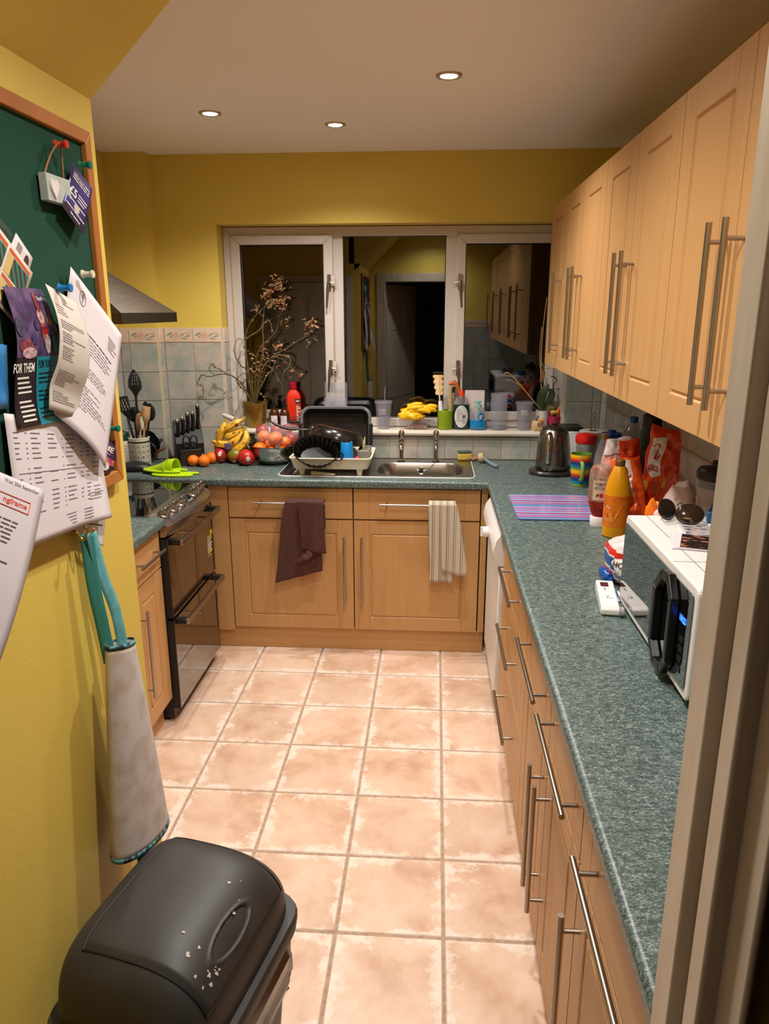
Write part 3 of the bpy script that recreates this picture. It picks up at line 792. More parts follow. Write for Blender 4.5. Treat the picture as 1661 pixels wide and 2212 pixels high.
def paper(name, label, quad, off, m, cat='paper', nu=14, nv=18):
    """quad: TL,TR,BR,BL as (y,z); off(s,t): distance from the wall"""
    q = [Vector(p) for p in quad]
    def F(s, t, o=0):
        p = (q[0]*(1-s)+q[1]*s)*(1-t)+(q[3]*(1-s)+q[2]*s)*t
        return (XP+off(s, t)+o, p.x, p.y)
    mb = MB().grid(F, nu, nv)
    t = tag(obj(name, mb, m, None, solid=.0004), label, cat)
    return t, F
def lines(F, rows, o=.0007, h=.006, m=None, parent=None, seed=1, name='print_lines'):
    """rows: list of (t, [(s0,s1),...])"""
    mb = MB()
    for t, segs in rows:
        for a, b in segs: quadp(mb, lambda s, y: F(s, y, o), a, b, t+h, t, max(1, int((b-a)*12)))
    return obj(name, mb, m or INK, parent, 0, kind='stuff')
def words(r, s0, s1, avg=.06, gap=.012):
    out = []; s = s0
    while s < s1-.01:
        e_ = min(s1, s+r.uniform(.4, 1.6)*avg); out.append((s, e_)); s = e_+gap
    return out
def tpr(F, txt, s0, s1, t0, t1, m, parent, o=.0008, name='lettering'):
    mb = MB(); text(mb, txt, lambda x, y: F(x, y, o), s0, s1, t1, t0); return obj(name, mb, m, parent, 0)
def patch(F, s0, s1, t0, t1, m, parent, o=.0006, name='colour_block', n=8):
    mb = MB().grid(lambda u, v: F(s0+(s1-s0)*u, t0+(t1-t0)*v, o), n, n); return obj(name, mb, m, parent)
r = random.Random(5)
INKW = mat('white_ink', lin(226, 220, 216), .6)
# big timetable sheet (lowest layer)
tt, F = paper('timetable_sheet', 'large white timetable sheet with a curled corner at the foot of the noticeboard',
    [(-2.149, 1.549), (-1.827, 1.486), (-1.883, 1.314), (-2.167, 1.341)], lambda s, t: .018+.010*t+.030*max(0, s-.75)*max(0, t-.5)*4, PAPER)
rows = []
for k in range(17):
    if k in (6, 11): continue
    t = .13+k*.039; segs = []
    for c0, wd in ((.05, .05), (.15, .015), (.2, .09), (.36, .09), (.50, .015), (.54, .11), (.70, .04), (.77, .05), (.85, .09)):
        if r.random() < .82: segs.append((c0, c0+wd*r.uniform(.6, 1)))
    rows.append((t, segs))
lines(F, rows, parent=tt, h=.008, m=mat('print_ink_mid', lin(104, 98, 102), .8))
lines(F, [(.84+.03*k, [(.5+.02*k, .62), (.72, .82)]) for k in range(4)]+[(.70, [(.78, .95)]), (.73, [(.8, .93)]), (.76, [(.79, .92)])], parent=tt, m=INKL, h=.009, name='handwriting')
lines(F, [(.44, [(.06, .8)])], parent=tt, h=.004, name='pen_line')
sl_, F = paper('paper_slip', 'small white slip below the timetable sheet', [(-1.97, 1.336), (-1.861, 1.307), (-1.882, 1.255), (-1.981, 1.312)], lambda s, t: .016+.004*s, PAPER2)
lines(F, [(.25, [(.25, .9)])], parent=sl_, h=.05)
# brochure
br, F = paper('brochure', 'long leaflet with a crowd photo above black and teal columns', [(-2.115, 1.73), (-2.007, 1.729), (-1.968, 1.515), (-2.125, 1.521)],
    lambda s, t: .022+.010*math.sin(t*5.2)+.010*t, mat('leaflet_dark', lin(40, 32, 36), .4), 'leaflet', 14, 24)
patch(F, 0, 1, 0, .49, mat('leaflet_purple', lin(96, 74, 112), .4, col2=lin(60, 44, 78), scale=40), br, name='photo_print')
patch(F, .42, 1, .49, 1, mat('leaflet_teal', lin(32, 140, 158), .4), br, .0009)
cols = [((.60, .72), (.17, .42), (196, 96, 84)), ((.58, .74), (.15, .25), (220, 176, 160)), ((.60, .75), (.27, .33), (176, 28, 26)), ((.63, .77), (.33, .47), (214, 190, 188)), ((.78, .90), (.20, .27), (206, 144, 66)),
        ((.80, .93), (.33, .47), (64, 142, 156)), ((.05, .35), (.36, .46), (150, 70, 80)), ((.1, .42), (.42, .50), (206, 170, 176)), ((.32, .45), (.33, .40), (60, 60, 110)), ((.62, .70), (.02, .17), (170, 60, 56)), ((.0, .2), (.2, .34), (70, 70, 96)), ((.44, .56), (.22, .30), (70, 52, 100)), ((.92, 1), (.3, .48), (120, 60, 60))]
for k, ((a, b), (c, d), rgb) in enumerate(cols):
    mb = MB(); disc(mb, lambda x, y: F(x, y, .001+.0001*k), (a+b)/2, (c+d)/2, (b-a)/2, (d-c)/2, 16)
    obj('photo_figure', mb, mat('crowd_%d' % k, lin(*rgb), .5, col2=lin(*[int(x*.7) for x in rgb]), scale=120), br, 0)
tpr(F, '? Families', .70, .97, .055, .085, INKW, br)
tpr(F, 'FOR THEM', -.06, .37, .53, .60, INKW, br, .0012)
tpr(F, 'FOR YOU', .46, .74, .515, .575, BLACKM, br, .0014)
lines(F, [(.63+.035*k, [(.03+.01*k, r.uniform(.26, .33)+.008*k)]) for k in range(10) if k != 4], .0012, .014, INKW, br)
lines(F, [(.61+.033*k, words(r, .47, r.uniform(.75, .92), .12, .02)) for k in range(11) if k % 4 != 3], .0014, .011, BLACKM, br)
bl, F = paper('blue_card', 'bright blue card edge left of the long leaflet', [(-2.196, 1.659), (-2.114, 1.646), (-2.13, 1.554), (-2.22, 1.56)], lambda s, t: .016, mat('sky_blue_card', lin(40, 120, 190), .4, col2=lin(90, 160, 210), scale=6), 'leaflet', 6, 6)
# A4 letter
a4, F = paper('letter', 'white A4 letter pinned askew with its corner past the wall end', [(-1.9, 1.769), (-1.732, 1.649), (-1.877, 1.407), (-2.018, 1.531)],
    lambda s, t: .024+.016*math.sin(PI*min(1, s*.9))*t**.7+.008*s, PAPER, 'letter')
lines(F, [(.30, words(r, .25, .82, .09))], parent=a4, h=.009, m=INK)
lines(F, [(.33+.022*k, words(r, .22, .7+.15*r.random(), .05)) for k in range(5)]+[(.52+.02*k, words(r, .22, .8*r.uniform(.6, 1), .05)) for k in range(4)]+[(.66+.02*k, words(r, .2, r.uniform(.4, .9), .05)) for k in range(9)], parent=a4, h=.006, m=INKL)
lines(F, [(.14+.018*k, [(.72, .72+r.uniform(.08, .2))]) for k in range(6)], parent=a4, h=.006, m=INKL, name='address_lines')
cr_ = MB(); cr_.tube([F(.22+.05*math.cos(a*PI/8), .11+.05*math.sin(a*PI/8), .0006) for a in range(16)], .0007, 4, closed=True); cr_.tube([F(.22, .08, .0006), F(.22, .14, .0006)], .0012, 4)
obj('letterhead_crest', cr_, INKL, a4)
# receipt
rc, F = paper('receipt', 'long curled till receipt on a blue pin', [(-2.022, 1.737), (-1.939, 1.708), (-1.951, 1.512), (-2.05, 1.542)],
    lambda s, t: .040+.020*math.sin(PI*min(1, t*1.25))-.014*abs(t-.62 if t > .5 else .12)+.008*s*(1-t), mat('receipt_paper', lin(196, 188, 178), .8), 'receipt')
lines(F, [(.10, [(.35, .7)])]+[(.14+.021*k, words(r, .08, r.uniform(.3, .45), .07)) for k in range(4)]+[(.26+.019*k, words(r, .1, r.choice((.4, .45, .85)), .07)) for k in range(17) if k not in (4, 10)]+[(.66+.019*k, words(r, .1, r.choice((.4, .6, .8)), .07)) for k in range(14)], parent=rc, h=.008, m=INKL)
# folded sheet at the front left
ff, F = paper('folded_sheet', 'white sheet with a red boxed heading curling off the wall at the picture edge', [(-2.342, 1.538), (-2.131, 1.427), (-2.354, 1.243), (-2.507, 1.381)],
    lambda s, t: .036+.02*s+.030*math.sin(PI*.5*t), mat('paper_grey', lin(192, 186, 190), .8), 'paper')
tpr(F, 'ngframe', .62, .852, .130, .172, mat('red_print', lin(206, 84, 66), .6), ff)
bx = MB()
for q in (((.2, .115), (.878, .115)), ((.878, .115), (.878, .186)), ((.878, .186), (.2, .186))):
    bx.tube([F(q[0][0]+(q[1][0]-q[0][0])*k/6, q[0][1]+(q[1][1]-q[0][1])*k/6, .0006) for k in range(7)], .0008, 4)
obj('heading_box', bx, mat('red_print', lin(206, 84, 66), .6), ff)
tpr(F, 'Wed 25th September', .60, .94, .020, .050, INKL, ff, name='handwriting')
lines(F, [(.26+.026*k, words(r, .3, .80-.01*k, .06)) for k in range(6)]+[(.5, words(r, .3, .8, .06)), (.53, words(r, .3, .7, .06))], parent=ff, h=.008)
# purple voucher
pv, F = paper('voucher', 'purple five pound voucher hanging by one corner from a green pin', [(-1.845, 1.943), (-1.776, 1.911), (-1.855, 1.824), (-1.921, 1.863)], lambda s, t: .021+.01*t, mat('voucher_purple', lin(62, 52, 122), .35, col2=lin(44, 34, 84), scale=20), 'voucher', 10, 10)
tpr(F, '\u00a35', .10, .42, .40, .58, INKW, pv)
lines(F, [(.12+.05*k, words(r, .1, .9, .2, .03)) for k in range(3)]+[(.42, [(.48, .9)]), (.48, [(.48, .88)]), (.54, [(.48, .8)]), (.64, [(.2, .9)])], parent=pv, h=.022, m=INKW)
mb = MB(); disc(mb, lambda x, y: F(x, y, .001), .52, .72, .13, .08); obj('round_badge', mb, mat('badge_cream', lin(190, 178, 160), .5), pv, 0)
patch(F, 0, 1, .86, 1, mat('voucher_foot', lin(40, 26, 46), .4), pv)
lines(F, [(.80, words(r, .08, .92, .12, .02)), (.90, words(r, .3, .75, .2, .02))], .0012, .025, INKW, pv)
# game card
gm, F = paper('game_card', 'dark purple card reading GAME at the right edge of the board', [(-1.914, 1.507), (-1.76, 1.424), (-1.823, 1.382), (-1.963, 1.448)], lambda s, t: .0145+.003*s, mat('game_purple', lin(52, 30, 66), .4, col2=lin(38, 22, 50), scale=12), 'leaflet', 8, 8)
tpr(F, 'GAME', .42, .88, .12, .3, INKW, gm)
patch(F, .45, 1, .48, .68, mat('game_magenta', lin(150, 40, 116), .4, col2=lin(214, 110, 60), scale=60), gm)
lines(F, [(.36, [(.5, .85)]), (.42, [(.5, .75)])], parent=gm, h=.03, m=mat('pink_ink', lin(200, 120, 170), .5))
mb = MB(); disc(mb, lambda x, y: F(x, y, .0012), .8, .78, .12, .14); obj('round_badge', mb, mat('badge_pale', lin(200, 200, 190), .5), gm, 0)
# advent-style card set
cb, F = paper('dark_green_card', 'dark green card tucked behind the orange and green grid card', [(-2.15, 1.86), (-2.06, 1.815), (-2.005, 1.765), (-2.12, 1.75)], lambda s, t: .0125, mat('dark_green_card', lin(38, 56, 46), .5), 'card', 4, 4)
wc, F = paper('white_card', 'small white card above the orange and green grid card', [(-2.046, 1.810), (-2.006, 1.776), (-2.028, 1.745), (-2.072, 1.783)], lambda s, t: .0145, PAPER, 'card', 4, 4)
mb = MB(); disc(mb, lambda x, y: F(x, y, .0006), .75, .5, .12, .3); obj('dark_figure', mb, mat('figure_brown', lin(60, 44, 44), .6), wc, 0)
lines(F, [(.2+.1*k, [(.2, .45)]) for k in range(4)], parent=wc, h=.05, m=INKL)
gc, F = paper('grid_card', 'card printed with orange bands and green patterned squares', [(-2.125, 1.835), (-2.017, 1.753), (-2.084, 1.672), (-2.19, 1.755)], lambda s, t: .0175, mat('card_cream', lin(206, 196, 180), .6), 'card', 6, 6)
ORN = mat('orange_band', lin(196, 84, 44), .6); GRN = stripes('green_weave', [(lin(40, 110, 90), 1), (lin(60, 44, 44), 1)], 1, .012, .6)
for t0 in (.06, .52):
    for s0 in (.05, .52):
        patch(F, s0, s0+.43, t0, t0+.06, ORN, gc, name='orange_band', n=2)
        patch(F, s0+.11, s0+.43, t0+.08, t0+.42, GRN, gc, name='green_square', n=2)
        patch(F, s0, s0+.11, t0+.08, t0+.42, mat('gold_strip', lin(196, 170, 110), .6), gc, name='gold_strip', n=2)
# pins
def pin(label, y, z, m, off=.0):
    t = thing('push_pin', label, 'push pin', (XP+.010+off, y, z), 0, 'push pins on the noticeboard')
    q = Matrix.Rotation(PI/2, 3, 'Y')
    obj('pin_head', MB().lathe([(.0075, .008), (.006, .011), (.0045, .014), (.0045, .022), (.0068, .025), (.0065, .028)], seg=14, tilt=q), m, t)
    obj('pin_point', MB().lathe([(.0006, -.004), (.0006, .009)], seg=6, tilt=q), CHROME, t)
pin('red push pin that holds the little hanging sign', -1.903, 1.961, mat('pin_red', lin(190, 44, 26), .35), .004)
pin('green push pin at the top of the purple voucher', -1.838, 1.941, mat('pin_green', lin(10, 110, 86), .35), .012)
pin('blue push pin at the top of the till receipt', -1.993, 1.731, mat('pin_blue', lin(16, 110, 176), .35), .028)
pin('clear push pin through the top corner of the letter', -1.893, 1.757, mat('pin_clear', lin(206, 200, 176), .2), .022)
pin('green push pin beside the board frame behind the game card', -1.800, 1.472, mat('pin_green', lin(10, 110, 86), .35))
# little hanging sign
sg = thing('hanging_sign', 'small pale wooden sign with a white heart hung on twine', 'hanging sign', (XP+.012, -1.912, 1.868))
obj('sign_block', MB().box(.002, .016, -.046, .034, 0, .042), mat('pale_blue_wood', lin(176, 184, 178), .6, col2=lin(164, 172, 168), scale=60), sg, bevel=.001)
hp = []
for k in range(28):
    a = 2*PI*k/28; hp.append((-.026+.0011*16*math.sin(a)**3*.75, .021+.0011*(13*math.cos(a)-5*math.cos(2*a)-2*math.cos(3*a)-math.cos(4*a))))
obj('heart', MB().prism(hp, .016, .0195, lambda y, z, x: (x, y, z)), mat('heart_white', lin(214, 206, 202), .7, bump=.5, scale=300), sg, 0, bevel=.0008)
tw = bez([(.009, -.038, .041), (.011, -.012, .075), (.018, .009, .0955), (.014, .018, .075), (.009, .026, .041)], 8)
obj('twine', MB().tube(tw, .0017, 6), mat('jute', lin(150, 116, 70), .9, bump=1, scale=400), sg)
# brass hook
hk = MB().tube(bez([(XP, -1.988, 1.325), (XP+.02, -1.988, 1.318), (XP+.034, -1.988, 1.302), (XP+.04, -1.985, 1.312), (XP+.042, -1.985, 1.325)], 6), .0026, 8)
tag(obj('wall_hook', hk, mat('brass', lin(190, 160, 96), .25, 1)), 'small brass hook under the timetable sheet', 'hook')
hk = MB().tube(bez([(XP, -1.955, 1.33), (XP+.022, -1.955, 1.322), (XP+.030, -1.955, 1.300), (XP+.040, -1.953, 1.312)], 6), .0026, 8)
tag(obj('wall_hook', hk, MATS['brass']), 'small brass hook that carries the apron', 'hook')
# apron: a rolled, hanging cone of cloth
ap = thing('apron', 'rolled grey apron with teal neck strap hanging on the yellow wall', 'apron', (XP, -1.93, .56))
APM = mat('apron_back', lin(196, 188, 182), .9, col2=lin(178, 160, 150), scale=22, lo=.42, hi=.7, bump=.3, bscale=600)
APP = mat('apron_print', lin(40, 42, 44), .8, col2=lin(86, 150, 164), scale=70, lo=.46, hi=.54)
def AF(u, v, o=0):
    a = rad(-172+u*344)+.0
    ry = (.047+.060*max(v, 0)**.9)+o; rx = (.020+.021*v)+o
    tl = .028*math.sin(a)*v
    z = .515-.44*v+.012*math.sin(a)*(1-v)
    sway = .006*math.sin(3*v+a)
    cx = .058; cy = -.006+.004*v
    return (cx+rx*math.cos(a), cy-ry*math.sin(a)+sway*.4, z+tl)
mb = MB().grid(AF, 44, 30); obj('apron_skirt', mb, APM, ap, solid=.002)
hem = MB().grid(lambda u, v: AF(u, .985+v*.022, .0016), 44, 1); obj('printed_hem', hem, APP, ap, solid=.001)
hem = MB().grid(lambda u, v: AF(u, -.012+v*.022, .0014), 44, 1); obj('printed_top_edge', hem, APP, ap, solid=.001)
TEAL = mat('teal_tape', lin(96, 160, 166), .8, col2=lin(82, 146, 152), scale=40); TEALD = mat('dark_teal_tape', lin(36, 76, 72), .8)
def ribbon(pts, w, up, m, name):
    P = bez(pts, 8); u = Vector(up)
    mb = MB(); n = len(P)
    mb.grid(lambda a, b: P[min(n-1, int(round(b*(n-1))))]+u*w*(a-.5)*(1 if isinstance(w, float) else 1), 3, n-1)
    return obj(name, mb, m, ap, solid=.0012)
ribbon([(.034, -.024, .745), (.040, -.012, .66), (.050, .006, .58), (.056, .012, .48)], .026, (.3, 1, 0), TEAL, 'neck_strap')
ribbon([(.028, -.030, .745), (.030, -.030, .65), (.036, -.024, .56), (.04, -.018, .48)], .024, (.9, .4, 0), mat('deep_teal_tape', lin(60, 140, 136), .8), 'neck_strap')  # second strap in a deeper teal
ribbon([(.052, -.004, .12), (.055, -.002, .05), (.058, .004, -.03), (.060, .008, -.09)], .026, (.5, 1, 0), TEALD, 'waist_tie')

# ================================================================== swing bin
bn = thing('swing_bin', 'black plastic swing-lid bin at the lower left', 'bin', (-.506, -2.128, 0), -.232)
def rr3(a, b, r, z, n=6): return [(x, y, z) for x, y in rrect(-a, a, -b, b, r, n)]
obj('bin_body', loft(MB(), [rr3(.108, .148, .05, .001), rr3(.112, .152, .05, .02), rr3(.145, .187, .055, .50)], True, True), BINM, bn, 50)
obj('bin_collar', loft(MB(), [rr3(.147, .189, .06, .495), rr3(.161, .203, .065, .500), rr3(.164, .206, .065, .528), rr3(.160, .202, .062, .536), rr3(.146, .188, .055, .536)], True, True), BINM, bn, 40)
A_, B_, H_ = .148, .19, .150
def sgp(x, p): return math.copysign(abs(x)**p, x)
def DM(u, v, o=0):
    th = PI*u; y = (2*v-1)
    s = max(0.0, 1-abs(y)**5)**.42
    px = A_*sgp(math.cos(th), .62); pz = H_*max(0, math.sin(th))**.62
    sk = -.028*math.sin(th)**2
    nrm = Vector((math.cos(th), 0, math.sin(th)))
    yy = B_*y
    k = .25+.75*s
    return Vector((-(px*(s**.35 if s > 0 else 0))+sk*s, yy, .534+pz*s))+Vector((-nrm.x, 0, nrm.z))*o*1.0
obj('bin_lid', MB().grid(lambda u, v: DM(u, v), 48, 60), BINM, bn, 60)
def FL(u, v):
    U = .40+.50*u; V = .13+.74*v
    d = ((U-.785)/.045)**2+((V-.45)/.15)**2
    e1 = max(0., min(1., (1.25-d)/.95)); dent = -.019*e1*e1*(3-2*e1)+.0018*math.exp(-((d-1.35)/.35)**2)
    ed = min(u, 1-u, v, 1-v)
    return DM(U, V, .0035*min(1, ed*30)+dent*1.0)
obj('swing_flap', MB().grid(FL, 110, 120), BINM, bn, 60)
sm = MB(); path = []
for k in range(21): path.append((.40+.50*k/20, .13))
for k in range(21): path.append((.90, .13+.74*k/20))
for k in range(21): path.append((.90-.50*k/20, .87))
for k in range(21): path.append((.40, .87-.74*k/20))
sm.tube([DM(u, v, .0004) for u, v in path], .0026, 6, closed=True)
obj('flap_gap', sm, BLACKM, bn)
SPL = mat('paint_splash', lin(196, 186, 172), .7)
rr = random.Random(9)
for k in range(17):
    u0, v0 = (.80+rr.uniform(-.05, .06), .22+rr.uniform(-.05, .10)) if k < 9 else (rr.uniform(.62, .86), rr.uniform(.2, .82))
    s = rr.uniform(.0012, .0045)*(2.4 if k < 2 else 1)
    c = DM(u0, v0, .0042); n_ = (DM(u0+.01, v0)-DM(u0-.01, v0)).cross(DM(u0, v0+.01)-DM(u0, v0-.01)).normalized()
    if n_.z < 0: n_ = -n_
    t1 = n_.orthogonal().normalized(); t2 = n_.cross(t1); mb = MB()
    pts = [c+(t1*math.cos(a*PI/5)+t2*math.sin(a*PI/5))*s*rr.uniform(.5, 1.3)+n_*.0004 for a in range(10)]
    mb.add(pts+[c+n_*.0007], [(a, (a+1) % 10, 10) for a in range(10)]); obj('paint_splash', mb, SPL, bn, 0)
bg = MB(); rg = []
for j, (z, ex) in enumerate(((.497, .003), (.475, .010), (.445, .014), (.415, .016), (.385, .015), (.36, .010), (.345, .004))):
    base = rr3(.130+.03*(z-.2), .172+.03*(z-.2), .055, z, 16)
    R = []
    for k, p in enumerate(base):
        v = Vector(p); nz = noise.noise(Vector((k*.55, j*.9, 2)))*.5+noise.noise(Vector((k*1.3, j*1.7, 7)))*.5
        d = Vector((v.x, v.y, 0)).normalized(); R.append(v+d*(ex+.022*nz*(1 if j else 0))+Vector((0, 0, .010*noise.noise(Vector((k*.4, 9, j))) if j > 3 else 0)))
    rg.append(R)
loft(bg, rg, False, False)
obj('bin_bag_skirt', bg, mat('bin_bag_film', lin(20, 18, 17), .2, spec=.9), bn, 30)
# ================================================================== tea towels on the drawer handles
def towel(name, label, x0, x1, xb0, xb1, zt, zb, m, seed, hemtilt=0, folds=3.2, amp=.010, back=.14):
    t = thing(name, label, 'tea towel', ((x0+x1)/2, .196, zt)); R = random.Random(seed)
    ph = [R.uniform(0, 6.28) for _ in range(3)]; cx = (x0+x1)/2
    def F(u, v):
        # v<.12 : behind the bar, then over it, then the front fall
        if v < .2:
            k = v/.2; z = -back*(1-k)-.004; y = .230-.196+.002*0; w0, w1 = x0, x1; g = .3*(1-k)
        elif v < .3:
            k = (v-.2)/.1; a = PI*k; z = .0135*math.sin(a)-.003; y = .0185+.0135*math.cos(a); w0, w1 = x0, x1; g = 0
        else:
            k = (v-.3)/.7; z = -.003-k*(zt-zb-hemtilt*(u-.5)); y = .0045; g = k
            w0 = x0+(xb0-x0)*k**.8; w1 = x1+(xb1-x1)*k**.8
        wav = math.sin(u*folds*2*PI+ph[0]+g*.7)*.6+math.sin(u*folds*3.7+ph[1])*.4
        if v >= .3: y -= amp*(.5+.5*wav)*(.25+.75*k**.6)+.004
        elif v < .2: y += 0
        x = w0+(w1-w0)*u-cx+.004*math.sin(9*g+ph[2]+u*3)*g
        return (x, y, z)
    obj('cloth', MB().grid(F, 36, 46), m, t, solid=.0022)
    return t, cx
BRN = mat('brown_waffle', lin(94, 58, 50), .95, col2=lin(70, 40, 36), scale=260, lo=.42, hi=.58, bump=1, dist=.003)
tw1, cx = towel('tea_towel', 'brown waffle tea towel bunched over the left drawer handle', -.765, -.575, -.822, -.592, .805, .425, BRN, 4, .07)
def FV(u, v):
    k = v; z = .010-k*(.245+.02*u); x0 = -.70+.015*k; x1 = -.578+.012*k
    y = -.016-.010*(.5+.5*math.sin(u*9+2*k+1))*(.4+.6*k)-.010*math.sin(PI*u)
    return (x0+(x1-x0)*u-cx, y, z)
obj('folded_flap', MB().grid(FV, 24, 24), BRN, tw1, solid=.0022)
kn = MB(); kn.tube(bez([(-.645-cx, -.012, -.235), (-.655-cx, -.03, -.265), (-.68-cx, -.03, -.275), (-.705-cx, -.024, -.30)], 6), [.022]*6+[.018]*6+[.012]*6+[.006], 10, flat=.6)
obj('twisted_corner', kn, BRN, tw1)
STR = stripes('linen_stripe', [(lin(190, 180, 162), 5), (lin(140, 112, 90), 1), (lin(190, 180, 162), 1.2), (lin(140, 112, 90), .6)], 0, .034, .95)
tw2, cx2 = towel('tea_towel', 'cream tea towel with brown stripes over the right drawer handle', -.070, .058, -.060, .050, .805, .415, STR, 8, .0, 2.2, .012)
def FV2(u, v):
    z = .009-v*(.33+.03*math.sin(u*2.2)); x0 = -.015+.012*v; x1 = .060+.062*v**.8
    y = -.020-.012*(.5+.5*math.sin(u*8+1.5*v))*(.4+.6*v)
    return (x0+(x1-x0)*u-cx2, y, z)
obj('folded_flap', MB().grid(FV2, 20, 24), STR, tw2, solid=.0022)
# ================================================================== things on the back worktop
def T(p): return Matrix.Translation(p)
def rotm(ax, a): return Matrix.Rotation(a, 4, ax)
# ---- knife block
KB = thing('knife_block', 'black knife block holding five steel-capped knives', 'knife block', (-1.352, .590, ZW), rad(24))
prof = [(-.045, 0), (.085, 0), (.055, .19), (-.005, .19), (-.052, .135)]
prof = [(-.065, .0), (.095, .0), (.095, .185), (.050, .225), (-.065, .115)]
obj('block', MB().prism(prof, -.072, .072, lambda y, z, x: (x, y, z)), mat('block_black', lin(16, 15, 14), .4, col2=lin(11, 10, 10), scale=30), KB, bevel=.003)
obj('scissor_pocket', MB().box(-.055, .055, -.088, -.064, .0, .085), mat('pocket_brown', lin(40, 26, 24), .35), KB, bevel=.002)
slopes = Vector((0, -.10, .10)).normalized()
kd = Vector((0, -.42, .9)).normalized()
Rk = Matrix.Rotation(rad(24), 3, 'Z'); base = Vector((-1.352, .590, ZW))
kl = ['leftmost knife in the black block', 'second knife from the left in the black block', 'middle knife in the black block', 'fourth knife from the left in the black block', 'tallest and rightmost knife in the black block']
for k in range(5):
    x = -.054+k*.027; f_ = .34+.07*k
    p = Vector((x, -.065+.115*f_+.0, .115+.11*f_))
    L = .092+.010*(k == 2)+.030*(k == 4)+.004*k
    wpt = base+Rk @ p; d = Rk @ kd
    t = thing('kitchen_knife', kl[k], 'knife', tuple(wpt), 0, 'knives in the block')
    q = d.to_track_quat('Z', 'X').to_matrix()
    sd = q.inverted() @ (Rk @ Vector((1, 0, 0)))
    P = bez([(0, 0, .001), (.000, .001, L*.3), (.0, .0, L*.7), (0, .003, L)], 5); P = [q @ v for v in P]
    obj('knife_handle', MB().tube(P, [.0095, .0105, .0105, .010, .0095, .0090, .0085, .0085, .0085, .009, .0095, .010, .0105, .011, .011, .0105], 10, flat=1), BLACKP, t)
    obj('end_cap', MB().ell(P[-1], .0115, .0115, .0115, 14, 10), STEEL, t)
    obj('rivet_strip', MB().tube([v+(q @ Vector((0, 0, 0)))+(Rk @ Vector((.0098, -.003, 0))) for v in P[1:11]], .0016, 6), STEEL, t)
sc = thing('kitchen_scissors', 'black-handled scissors in the front pocket of the knife block', 'scissors', tuple(base+Rk @ Vector((0, -.076, .085))), rad(26))
for s_ in (-1, 1):
    obj('finger_loop', MB().tube([(s_*.019+.017*math.cos(a*PI/8), -.002, .045+.028*math.sin(a*PI/8)) for a in range(16)], .0045, 8, closed=True), BLACKP, sc)
    obj('shank', MB().tube([(s_*.012, -.002, .020), (s_*.003, 0, .001)], [.006, .005], 8), BLACKP, sc)
# ---- utensil crocks
CR = (-1.573, .470)
CER = mat('crock_glaze', lin(206, 200, 182), .3)
cr = thing('utensil_crock', 'cream ceramic crock with black character panels full of utensils', 'utensil pot', (CR[0], CR[1], ZW))
obj('crock_pot', MB().lathe([(.050, .001), (.053, .006), (.0535, .15), (.055, .155), (.050, .157), (.047, .15), (.046, .02)], seg=36), CER, cr)
def cyF(R, a0=0): return lambda x, z: (R*math.sin(x/R+a0), -R*math.cos(x/R+a0), z)
bd = MB().lathe([(.0538, .131), (.0538, .139)], seg=36, cap0=False, cap1=False); obj('black_band', bd, BLACKM, cr)
F = cyF(.0540); R = random.Random(2)
for k in range(-3, 4):
    mb = MB(); quadp(mb, F, k*.026-.0006, k*.026+.0006, .01, .128); obj('panel_line', mb, INK, cr, 0)
for k in range(-3, 3):
    mb = MB(); xc = k*.026+.013
    for j in range(4):
        z = .106-j*.027
        for m_ in range(5):
            if R.random() < .5: a = R.uniform(-.005, .003); quadp(mb, F, xc+a, xc+a+R.uniform(.003, .007), z+m_*.0034, z+m_*.0034+.0014)
            else: a = R.uniform(-.005, .005); quadp(mb, F, xc+a, xc+a+.0013, z, z+R.uniform(.006, .015))
    obj('brush_characters', mb, BLACKM, cr, 0, kind='stuff')
j2 = thing('storage_jar', 'white patterned jar half hidden left of the utensil crock', 'jar', (-1.655, .455, ZW))
obj('jar_pot', MB().lathe([(.040, .001), (.043, .006), (.043, .135), (.040, .142), (.034, .14), (.034, .02)], seg=28), mat('jar_white', lin(190, 182, 172), .35), j2)
F2 = cyF(.0434)
for j in range(9):
    mb = MB(); quadp(mb, F2, -.04, .04, .02+j*.012, .023+j*.012, 10); obj('grey_stripe', mb, INKL, j2, 0)
obj('stopper', MB().lathe([(.034, .138), (.036, .145), (.036, .175), (.030, .185), (.002, .188)], seg=20), mat('dark_green', lin(16, 52, 44), .4), j2)
def utensil(name, label, base, tip, m, headf, r=.0055):
    b = Vector(base); tpt = Vector(tip)
    t = thing(name, label, 'utensil', base, 0, 'utensils in the crock')
    d = tpt-b
    obj('shaft', MB().tube([(0, 0, 0), d*.5, d*.74], [r, r*1.05, r*.9], 8), m, t)
    h = headf(d*.72, d); obj('head', h[0], m, t, solid=h[1])
    return t
